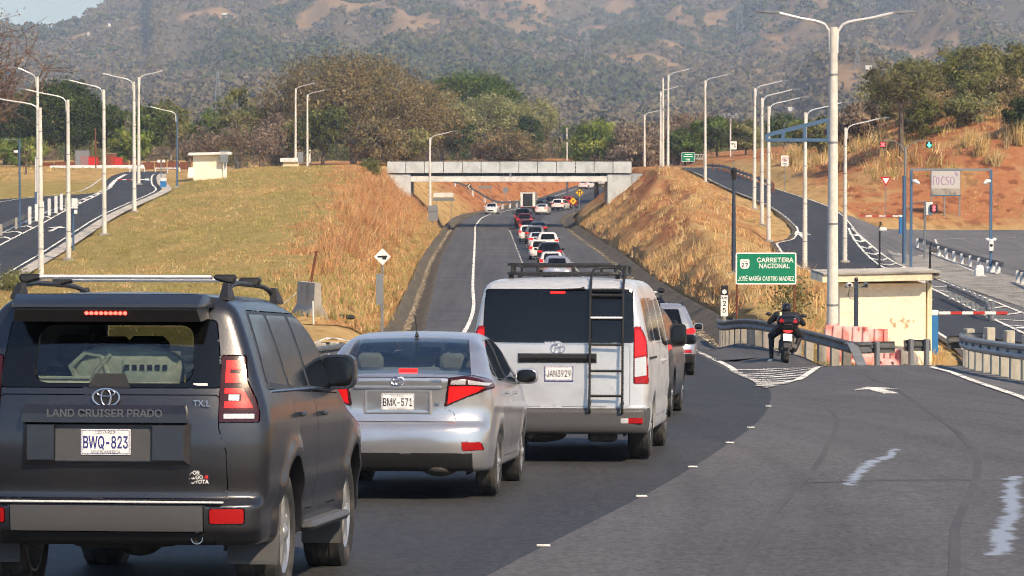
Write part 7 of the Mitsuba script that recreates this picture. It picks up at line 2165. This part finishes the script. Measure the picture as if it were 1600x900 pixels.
    add_wheels(t, [(1.05, .347), (4.26, .347)], .347, .215, .235, .935, 6, n=40)
    c.done()
    return t


# ------------------------------------------------------------------ lighter builder for the vehicles farther off
def body_kind(kind, res):
    if kind == 'suv':
        return Body(top=[(-.2, 1.55), (0, 1.58), (.25, 1.64), (1.5, 1.665), (2.3, 1.63), (2.65, 1.52), (3.3, 1.09), (3.5, 1.05), (4.1, .95), (4.7, .8)], rear=[(.1, .2), (.3, .06), (.5, .0), (.66, .02), (.8, .06), (1.05, .07), (1.15, .12), (1.6, .42), (1.8, .5)],
                    front=[(.1, 4.3), (.5, 4.42), (.8, 4.38), (1.6, 4.0)], side=[(.1, .82), (.35, .88), (.6, .905), (.85, .91), (1.0, .90), (1.1, .87), (1.4, .745), (1.6, .65), (1.8, .55)], plan=[(-.2, .92), (0, .94), (.6, 1), (3.5, 1), (4.6, .88)], bottom=.27, rcurve=.16, fcurve=.4, crown=.05, k=.08, kroof=.1, arches=[(.9, .35, .42), (3.54, .35, .42)], res=res), dict(r=.35, wy=(.9, 3.54), ar=.40)
    if kind == 'sedan':
        return Body(top=[(-.2, 1.04), (0, 1.06), (.5, 1.08), (.65, 1.11), (1.3, 1.40), (1.9, 1.46), (2.5, 1.42), (3.4, .98), (3.6, .94), (4.5, .74)], rear=[(.1, .2), (.3, .05), (.5, .0), (.7, .04), (1.05, .07), (1.5, .1)],
                    front=[(.1, 4.4), (.5, 4.5), (.8, 4.42), (1.5, 4.1)], side=[(.1, .78), (.35, .84), (.7, .865), (.9, .855), (1.0, .82), (1.3, .68), (1.45, .6), (1.6, .5)], plan=[(-.2, .90), (0, .92), (.8, 1), (3.4, 1), (4.6, .86)], bottom=.23, rcurve=.2, fcurve=.45, crown=.05, k=.08, kroof=.1, arches=[(.95, .31, .38), (3.6, .31, .38)], res=res), dict(r=.31, wy=(.95, 3.6), ar=.36)
    if kind == 'hatch':
        return Body(top=[(-.2, 1.44), (0, 1.46), (.3, 1.50), (1.2, 1.53), (1.9, 1.49), (2.3, 1.38), (2.95, .98), (3.2, .93), (3.9, .75)], rear=[(.1, .15), (.3, .04), (.5, .0), (.7, .03), (.95, .06), (1.05, .1), (1.45, .32), (1.7, .4)],
                    front=[(.1, 3.75), (.5, 3.84), (.8, 3.75), (1.5, 3.4)], side=[(.1, .76), (.35, .82), (.7, .845), (.9, .84), (1.0, .81), (1.3, .69), (1.5, .61), (1.7, .5)], plan=[(-.2, .92), (0, .94), (.6, 1), (3, 1), (3.9, .86)], bottom=.22, rcurve=.16, fcurve=.4, crown=.05, k=.08, kroof=.1, arches=[(.68, .30, .37), (3.12, .30, .37)], res=res), dict(r=.30, wy=(.68, 3.12), ar=.35)
    if kind == 'pickup':
        return Body(top=[(-.2, 1.12), (0, 1.13), (1.5, 1.14), (1.62, 1.2), (1.85, 1.68), (2.1, 1.76), (3.0, 1.76), (3.35, 1.66), (4.0, 1.2), (4.2, 1.13), (5.0, 1.02), (5.4, .9)], rear=[(.1, .3), (.4, .06), (.55, .0), (.66, .05), (1.15, .06), (1.8, .1)],
                    front=[(.1, 5.1), (.5, 5.25), (.9, 5.22), (1.8, 4.8)], side=[(.1, .84), (.4, .90), (.7, .92), (1.0, .915), (1.1, .895), (1.2, .86), (1.6, .72), (1.8, .64)], plan=[(-.2, .97), (.6, 1), (4, 1), (5.3, .88)], bottom=.38, rcurve=.05, fcurve=.35, crown=.05, k=.07, kroof=.08, arches=[(1.2, .39, .47), (4.3, .39, .47)], res=res), dict(r=.385, wy=(1.2, 4.3), ar=.45)


WINS = {
    'suv': dict(rear=('y', [(-.60, 1.09), (.60, 1.09), (.50, 1.52), (-.50, 1.52)], (-.5, .9)), side=[[(.42, 1.16), (1.05, 1.08), (1.08, 1.46), (.72, 1.46)], [(1.12, 1.07), (1.95, 1.05), (1.95, 1.50), (1.15, 1.48)], [(2.03, 1.05), (3.0, 1.03), (2.6, 1.38), (2.4, 1.48), (2.03, 1.50)]],
                ws=('z', [(-.66, 3.2), (.66, 3.2), (.56, 2.55), (-.56, 2.55)], (1.0, 2)), lamp=[(.50, 1.05), (.88, 1.10), (.90, 1.0), (.80, .93), (.58, .93)], plate=(.92 - .12, .95), refl=[(.60, .58), (.80, .60), (.80, .52), (.60, .52)], low=.50),
    'sedan': dict(rear=('z', [(-.58, .62), (.58, .62), (.50, 1.28), (-.50, 1.28)], (1.0, 2)), side=[[(1.0, 1.06), (1.9, 1.0), (1.92, 1.36), (1.5, 1.34)], [(1.98, 1.0), (3.0, .96), (2.6, 1.26), (2.4, 1.36), (1.98, 1.37)]],
                  ws=('z', [(-.62, 3.3), (.62, 3.3), (.52, 2.55), (-.52, 2.55)], (.9, 2)), lamp=[(.42, 1.0), (.84, .98), (.84, .86), (.45, .82)], plate=(.85, .9), refl=[(.58, .48), (.76, .49), (.76, .43), (.58, .43)], low=.36),
    'hatch': dict(rear=('y', [(-.56, .98), (.56, .98), (.47, 1.42), (-.47, 1.42)], (-.5, .7)), side=[[(.40, 1.05), (1.35, .99), (1.36, 1.38), (.62, 1.36)], [(1.42, .99), (2.55, .95), (2.2, 1.26), (1.98, 1.37), (1.42, 1.39)]],
                  ws=('z', [(-.60, 2.85), (.60, 2.85), (.5, 2.2), (-.5, 2.2)], (.9, 2)), lamp=[(.56, 1.02), (.82, 1.06), (.84, .86), (.60, .80)], plate=(.72, .8), refl=[(.55, .48), (.74, .5), (.74, .43), (.55, .43)], low=.34),
    'pickup': dict(rear=('y', [(-.58, 1.22), (.58, 1.22), (.52, 1.62), (-.52, 1.62)], (1.2, 2.1)), side=[[(2.0, 1.22), (2.7, 1.20), (2.7, 1.64), (2.1, 1.62)], [(2.78, 1.20), (3.75, 1.18), (3.4, 1.52), (3.15, 1.64), (2.78, 1.65)]],
                   ws=('z', [(-.66, 3.95), (.66, 3.95), (.56, 3.3), (-.56, 3.3)], (1.15, 2)), lamp=[(.74, 1.08), (.92, 1.08), (.92, .72), (.74, .72)], plate=(.60, .6), refl=[(.5, .54), (.6, .54), (.6, .5), (.5, .5)], low=.60),
}


def make_far(name, label, kind, paint, M, res=.09, lit=True, group=None, front=False, extra=None, n=20):
    t = thing(name, label, 'car' if kind != 'pickup' else 'pickup', M, group)
    B, q = body_kind(kind, res)
    w = WINS[kind]
    arch = [(y, q['r']) for y in q['wy']]
    c = Car(t, B, paint, arch=arch, archr=q['ar'], archin=.26)
    c.cut('rear_window', rnd(w['rear'][1], .03), w['rear'][0], 'glass_dark', rng=w['rear'][2])
    c.cut('windscreen', rnd(w['ws'][1], .03), w['ws'][0], 'glass_dark', rng=w['ws'][2])
    for pl in w['side']:
        c.cut('side_window', rnd(pl, .02), 'x', 'glass_dark', sides=(1, -1))
    ks = c.cut('tail_lamp', w['lamp'], 'y', 'red_lens', sides=(1, -1), proud=.012, rng=(-.3, .6))
    if lit:
        for k in ks:
            scene[k]['emitter'] = {'type': 'area', 'radiance': {'type': 'rgb', 'value': [.22, .004, .003]}}
    c.cut('reflector', w['refl'], 'y', 'red_lens', sides=(1, -1), proud=.006, rng=(-.3, .5))
    c.cut('bumper', sg.box(-1.2, .1, 1.2, w['low']), 'y', 'plastic_black', rng=(-.3, .45), gap=.002)
    if front:
        c.cut('headlamp', [(.45, .76), (.80, .80), (.84, .68), (.5, .64)], 'y', 'clear_lens', sides=(1, -1), proud=.01, rng=(3.4, 6))
        c.cut('grille', sg.box(-.42, .40, .42, .60), 'y', 'plastic_black', rng=(3.4, 6))
    pz = w['plate'][0]
    part(t, 'number_plate', box(.30, .012, .15, (0, c.on_rear(0, pz) - .006, pz)), 'plate_white')
    hw = B.W / 2
    wing_mirror(t, q['wy'][1] - .50, {'suv': 1.10, 'sedan': 1.03, 'hatch': 1.02, 'pickup': 1.24}[kind], hw - .06, paint if kind != 'pickup' else 'plastic_black', .22, .16, .12)
    if kind == 'suv':
        [part(t, 'roof_rail', tube([(sd * .60, .5, 1.61), (sd * .61, .7, 1.68), (sd * .61, 2.0, 1.68), (sd * .60, 2.25, 1.60)], .018, 6), 'plastic_black') for sd in (1, -1)]
    part(t, 'underbody', cat([box(1.2, B.L - 1.0, .06, (0, B.L / 2, B.B + .02)), tube([(-.6, q['wy'][0], q['r']), (.6, q['wy'][0], q['r'])], .06, 8)] + [box(.012, q['ar'] * 2.1, .42, (sd * (hw - .25), y, q['r'] + .12)) for sd in (1, -1) for y in q['wy']]), 'grime')
    add_wheels(t, arch, q['r'], q['r'] * .64, .20, hw - .03, 5, n=n, detail=False)
    if extra:
        extra(t, c)
    c.done()
    return t
# ------------------------------------------------------------------ motorcycle and rider
mx, md = X(1228.5, 74.6), 74.6
MM = pose(mx, md, gz(mx, md), 2, 2.5, 3)
t = thing('motorcycle', 'black motorcycle with top case stopped on the painted gore', 'motorcycle', MM)
def wheel_b(y, r, w, nm):
    k = part(t, nm, at(rim_mesh(r * .72, w * .7, 5, False, 24), 0, y, r), 'plastic_grey', smooth=30)
    part(k, 'tyre', at(lathe([(r * .70, -w * .4), (r * .86, -w * .5), (r * .96, -w * .36), (r, 0), (r * .96, w * .36), (r * .86, w * .5), (r * .70, w * .4)], 36, 'x'), 0, y, r), 'rubber', smooth=40)
wheel_b(.31, .31, .17, 'rear_wheel')
wheel_b(1.75, .30, .12, 'front_wheel')
th = np.linspace(.2, 2.2, 9)
part(t, 'rear_fender', sweep([(0, .31 - .36 * np.cos(a - .6), .31 + .36 * np.sin(a - .6)) for a in th[::-1]], [(-.095, 0), (.095, 0), (.08, .02), (-.08, .02)], up=(1, 0, 0)) if False else hull(box(.17, .03, .30, (0, -.10, .56)).vertices, box(.15, .25, .04, (0, .14, .74)).vertices), 'plastic_grey')
part(t, 'number_plate', rot(box(.23, .008, .19, (0, -.16, .68)), -12, (1, 0, 0), (0, -.16, .68)), 'plate_white')
part(t, 'tail_lamp', hull(ball((0, -.14, .86), (.13, .05, .055), 2).vertices), 'red_lens', smooth=40, emit=(.9, .02, .02))
part(t, 'seat', hull(ball((0, .95, .80), (.14, .2, .07), 2).vertices, ball((0, .10, .92), (.13, .16, .07), 2).vertices), 'fabric_dark', smooth=40)
part(t, 'tail_unit', hull(ball((0, 0.0, .84), (.10, .18, .07), 2).vertices, ball((0, .7, .70), (.13, .2, .1), 2).vertices), 'paint_black', smooth=40)
tc = trimesh.creation.icosphere(3, 1.0)
v = np.sign(tc.vertices) * np.abs(tc.vertices) ** .6
tc.vertices = v / np.abs(v).max(0) * [.30, .21, .21] * np.where(v[:, 2:] < 0, [[.82, .9, 1]], [[1, 1, 1]]) + [0, -.06, 1.05]
k = part(t, 'top_case', tc, 'paint_black', smooth=40)
part(k, 'seam', at(sweep([(.285 * np.cos(a), .205 * np.sin(a), 0) for a in np.linspace(0, 2 * np.pi, 30)], [(-.006, -.008), (.006, -.008), (.006, .008), (-.006, .008)]), 0, -.06, 1.02), 'plastic_grey')
for sd in (-1, 1):
    part(k, 'reflector', hull([(sd * .11, -.285, 1.07), (sd * .235, -.262, 1.06), (sd * .22, -.25, 1.16), (sd * .14, -.272, 1.15), (sd * .13, -.2, 1.08), (sd * .2, -.2, 1.10)]), 'red_lens')
part(t, 'engine', cat([box(.34, .45, .38, (0, .98, .46), .06)]), 'plastic_grey')
part(t, 'frame', tube([(0, .31, .31), (.06, .7, .5), (.05, 1.1, .8), (0, 1.45, .95)], .035, 8), 'plastic_black', smooth=40)
part(t, 'swing_arm', cat([box(.035, .6, .05, (.12, .55, .34), .01), box(.035, .6, .05, (-.12, .55, .34), .01), box(.26, .05, .05, (0, .82, .36))]), 'plastic_grey')
part(t, 'exhaust', tube([(.17, 1.0, .30), (.19, .6, .34), (.21, .05, .46)], [.03, .05, .055], 12), 'plastic_grey', smooth=40)
part(t, 'fuel_tank', hull(ball((0, 1.15, .92), (.17, .28, .13), 2).vertices, ball((0, .95, .84), (.13, .15, .08), 2).vertices), 'paint_black', smooth=40)
part(t, 'fork', cat([tube([(sd * .09, 1.75, .30), (sd * .09, 1.45, 1.02)], .025, 8) for sd in (-1, 1)]), 'plastic_grey')
part(t, 'handlebar', tube([(-.40, 1.18, 1.10), (-.25, 1.34, 1.10), (0, 1.42, 1.04), (.25, 1.34, 1.10), (.40, 1.18, 1.10)], .016, 8), 'plastic_black', smooth=40)
for sd in (-1, 1):
    k = part(t, 'mirror', ball((sd * .46, 1.26, 1.27), (.085, .03, .05), 2), 'plastic_black', smooth=40)
    part(k, 'stem', tube([(sd * .33, 1.26, 1.10), (sd * .42, 1.27, 1.23)], .009, 6), 'plastic_black')
    part(t, 'foot_peg', tube([(sd * .10, .80, .36), (sd * .28, .80, .36)], .016, 8), 'plastic_grey')
part(t, 'side_stand', tube([(-.12, .85, .32), (-.20, .70, .20)], .014, 6), 'plastic_grey')

P('riding_black', (.016, .016, .018), .7)
r = thing('person', 'motorcyclist all in black with a pale shoulder stripe, left foot on the ground', 'person', MM)


def figure(bones, res=.022):
    """One continuous body from hulls of spheres."""
    ms = []
    for b in bones:
        pts = np.vstack([trimesh.creation.icosphere(2, 1.0).vertices * q[3] * (q[4] if len(q) > 4 else 1.0) + np.array(q[:3]) for q in b])
        ms.append(m3.Manifold.hull_points(pts))
    m = m3.Manifold.batch_boolean(ms, m3.OpType.Add).refine_to_length(res)
    q = tm(m)
    q.merge_vertices()
    trimesh.smoothing.filter_taubin(q, .5, .53, 14)
    return q


hipL, hipR = (-.13, .50, .95), (.13, .50, .95)
kneeL, kneeR = (-.38, .86, .70), (.37, .95, .74)
ankL, ankR = (-.36, .62, .12), (.25, .70, .36)
chest, neck, head = (0, .74, 1.16), (0, .88, 1.31), (-.02, .95, 1.39)
shL, shR = (-.26, .84, 1.25), (.26, .84, 1.25)
elL, elR = (-.44, .98, 1.06), (.44, .98, 1.06)
haL, haR = (-.36, 1.16, 1.12), (.36, 1.16, 1.12)
bones = [[(*hipL, .135), (*hipR, .135), (0, .54, 1.02, .17)], [(0, .54, 1.02, .17), (*chest, .17), (-.10, .74, 1.16, .15), (.10, .74, 1.16, .15)], [(*chest, .16), (*shL, .10), (*shR, .10)], [(*chest, .12), (*neck, .075)],
         [(*shL, .095), (*elL, .068)], [(*shR, .095), (*elR, .068)], [(*elL, .066), (*haL, .045)], [(*elR, .066), (*haR, .045)],
         [(*hipL, .135), (*kneeL, .10)], [(*hipR, .135), (*kneeR, .10)], [(*kneeL, .082), (*ankL, .052)], [(*kneeR, .082), (*ankR, .052)], [(*neck, .07), (*head, .075)]]
part(r, 'body', figure(bones), 'riding_black', smooth=60, label='black riding jacket and trousers')
he = trimesh.creation.icosphere(4, 1.0)
v = he.vertices.copy()
v[:, 1] = np.where(v[:, 1] > .55, .55 + (v[:, 1] - .55) * .5, v[:, 1])
he.vertices = v * [.125, .155, .145] + [head[0], head[1] + .02, head[2] + .04]
k = part(r, 'helmet', he, 'paint_black', smooth=60)
part(k, 'visor', (lambda m: m)(ball((head[0], head[1] + .085, head[2] + .05), (.105, .085, .06), 3)), 'glass_dark', smooth=60)
part(r, 'shoulder_stripe', hull([(-.19, .615, 1.30), (-.14, .60, 1.30), (-.20, .66, 1.47), (-.14, .66, 1.48), (-.19, .63, 1.30), (-.15, .68, 1.46)]), 'amber_pale') if False else None
st = []
for z_, y_ in ((1.12, .575), (1.20, .60), (1.27, .66), (1.33, .76)):
    st += [(-.20, y_, z_), (-.145, y_ - .012, z_)]
st = np.array(st)
sm = trimesh.Trimesh(st, [(0, 1, 3), (0, 3, 2), (2, 3, 5), (2, 5, 4), (4, 5, 7), (4, 7, 6)], process=False)
P('hi_vis', (.80, .78, .36), .5)
part(r, 'shoulder_stripe', sm, 'hi_vis')
part(r, 'back_emblem', at(extr(sg.Polygon([(-.045, .04), (.045, .04), (0, -.05)]), .004, 'xz', 0), -.02, .62, 1.22), 'sign_white')


def hand(c, sx):
    c = np.array(c)
    ms = [[(*(c), .032), (*(c + [sx * .03, .05, .0]), .030)]]
    for i, L in enumerate((.058, .066, .062, .050)):
        b = c + [sx * (.045 - .021 * i), .055, .0]
        ms.append([(*b, .0105), (*(b + [0, L * .5, .008]), .0095)])
        ms.append([(*(b + [0, L * .5, .008]), .0095), (*(b + [0, L * .62, -.028]), .0085)])
    ms.append([(*(c + [-sx * .02, .02, -.01]), .012), (*(c + [-sx * .035, .06, -.025]), .010)])
    return figure(ms, .006)


part(r, 'glove', hand(haL, -1), 'plastic_black', smooth=60)
part(r, 'glove', hand(haR, 1), 'plastic_black', smooth=60)
shoe = lambda c, yaw: rot(hull(ball((0, -.06, .05), (.042, .055, .05), 2).vertices, ball((0, .13, .035), (.048, .07, .035), 2).vertices, box(.085, .27, .02, (0, .04, .01), .008).vertices), yaw, (0, 0, 1)).apply_translation(c)
part(r, 'shoe', shoe((-.38, .60, .005), 12), 'sign_white', smooth=40, label='white trainer on the ground')
part(r, 'shoe', shoe((.25, .72, .33), -5), 'plastic_black', smooth=40)

# ------------------------------------------------------------------ vehicles in their places
def on_road(x, d, yaw, L, r0, dz=0, tip=0):
    """Pose with the rear bumper at distance d, wheels on the road."""
    a = math.radians(yaw)
    z1 = gz(x + math.sin(a) * r0, d + math.cos(a) * r0 / KD)
    z2 = gz(x + math.sin(a) * (r0 + L), d + math.cos(a) * (r0 + L) / KD)
    sl = (z1 - z2) / L + tip
    return pose(x, d, (z1 + z2) / 2 + sl * (r0 + L / 2) + dz, yaw, math.degrees(math.atan(sl)))


make_suv(on_road(-2.34, 16.5, 4.9, 2.79, 1.05, tip=.018))
make_sedan(on_road(-1.02, 25.3, 4.9, 2.55, .92, tip=.01))
make_van(on_road(.49, 30.6, 5.3, 3.21, 1.05, tip=.008))
make_far('estate_car', 'dark car half hidden at the right side of the van, one tail lamp showing', 'suv', 'paint_bluegrey', on_road(1.36, 41.2, 6, 2.64, .9), .05, n=32)
make_far('pickup_truck', 'black pickup whose square mirror shows above the dark car beside the van', 'pickup', 'paint_black', on_road(1.42, 50.5, 8, 3.1, 1.2), .07, n=28)
make_far('crossover_car', 'silver crossover right of the van with red tail lamps lit', 'suv', 'paint_silver', on_road(3.32, 66, 2, 2.64, .9), .05, n=32)


def bar(t, c):
    part(t, 'roof_bar', box(1.25, .09, .06, (0, .9, 1.78), .02), 'sign_white')
    part(t, 'roof_pod', box(.22, .3, .16, (.60, .9, 1.84), .05), 'plastic_black')
make_far('estate_car', 'dark car with a white roof bar just above the silver crossover', 'suv', 'paint_black', on_road(4.0, 88, 0, 2.64, .9), .08, extra=bar)

QG = 'cars queuing down to the bridge'
protos = {}
MIX = [('suv', 'paint_silver', 870.5, 181, 'silver estate nearest the van roof rack in the queue'), ('hatch', 'paint_white', 862, 194, 'white small car, second in the queue above the van roof'), ('suv', 'paint_black', 859, 210, 'black car behind the white small car in the queue'),
       ('hatch', 'paint_white', 843.5, 220, 'white small car left of the black one in the queue'), ('suv', 'paint_white', 856, 236, 'white estate with a wide dark rear window halfway down the queue'), ('sedan', 'paint_white', 841, 243, 'white saloon left of the white estate halfway down the queue'),
       ('suv', 'paint_grey', 836, 257, 'grey car left of the white saloon in the queue'), ('hatch', 'paint_white', 824.5, 264, 'white small car at the left side of the queue'), ('sedan', 'paint_black', 841.5, 279, 'black saloon near the bridge shadow in the queue'),
       ('hatch', 'paint_maroon', 824, 286, 'dark red small car just before the bridge shadow'), ('suv', 'paint_maroon', 819.5, 308, 'dark red estate in the bridge shadow'), ('pickup', 'paint_black', 816.5, 326, 'black pickup under the bridge behind the dark red estate'),
       ('sedan', 'paint_white', 845, 378, 'white saloon right of the box truck beyond the bridge'), ('suv', 'paint_black', 840, 400, 'black estate behind the white saloon beyond the bridge'), ('suv', 'paint_white', 870, 412, 'white estate beside the red pickup beyond the bridge'),
       ('pickup', 'paint_red', 881, 428, 'red pickup beyond the bridge'), ('suv', 'paint_black', 860, 432, 'black estate left of the red pickup beyond the bridge'), ('sedan', 'paint_white', 909, 500, 'white saloon in the far bend under the deck, left one'), ('suv', 'paint_white', 936, 510, 'white estate in the far bend under the deck, right one'), ('sedan', 'paint_grey', 922, 515, 'grey saloon between the two white cars in the far bend')]
for kind, paint, px, d, lb in MIX:
    yaw = 0 if d < 330 else (8 if d < 380 else 16 if d < 440 else 24)
    M = on_road(X(px, d), d, yaw, 2.6, .9)
    if kind not in protos:
        protos[kind] = (make_far(kind if kind != 'suv' else 'estate_car', lb, kind, paint, M, .11, group=QG, n=14), paint)
    else:
        src, p0_ = protos[kind]
        dup(src, M, lb, {p0_: paint}, QG, name={'suv': 'estate_car', 'hatch': 'hatchback_car', 'sedan': 'saloon_car', 'pickup': 'pickup_truck'}[kind])
make_far('saloon_car', 'white car coming the other way below the left half of the bridge', 'sedan', 'paint_white', on_road(X(771, 383), 386, 185, -2.6, -.9), .11, lit=False, front=True, n=14)
# box truck
d = 398
x = X(824.5, d)
Mt = on_road(x, d, 4, 3.4, 1.3)
t = thing('box_truck', 'white box truck with a dark roller door in the queue beyond the bridge', 'truck', Mt, QG)
part(t, 'cargo_box', box(2.05, 4.4, 1.95, (0, 2.2, 1.75), .04), 'paint_white')
part(t, 'rear_door', box(1.35, .04, 1.75, (0, -.01, 1.73), .01), 'plastic_black')
for sd in (-1, 1):
    part(t, 'door_frame', box(.22, .05, 1.9, (sd * .86, -.015, 1.75), .01), 'sign_white')
    part(t, 'tail_lamp', box(.3, .05, .14, (sd * .75, -.02, .72), .01), 'red_lens')
part(t, 'cab', hull(box(1.9, 1.4, 1.0, (0, 5.2, 1.1), .08).vertices, box(1.8, 1.1, .9, (0, 5.1, 1.9), .1).vertices), 'paint_white', smooth=30)
part(t, 'bumper', box(1.9, .1, .22, (0, .02, .62), .02), 'plastic_black')
part(t, 'chassis', box(.8, 5.2, .25, (0, 2.8, .68)), 'plastic_black')
add_wheels(t, [(1.2, .40), (4.9, .40)], .40, .24, .24, .98, 6, n=16, detail=False)
# ------------------------------------------------------------------ the air
zlo, zhi = float(min(GZ.min(), MZ.min(), -700)) - 1.5, float(MZ.max()) + 25
k = 'haze'
scene[k] = {'type': 'cube', 'to_world': TI().translate([0, 3300, (zlo + zhi) / 2]).scale([6300, 4700, (zhi - zlo) / 2]), 'bsdf': {'type': 'null'}, 'interior': {'type': 'ref', 'id': 'haze_air'}}
labels[k] = {'kind': 'stuff', 'label': 'thin blue haze filling the whole valley', 'category': 'haze'}
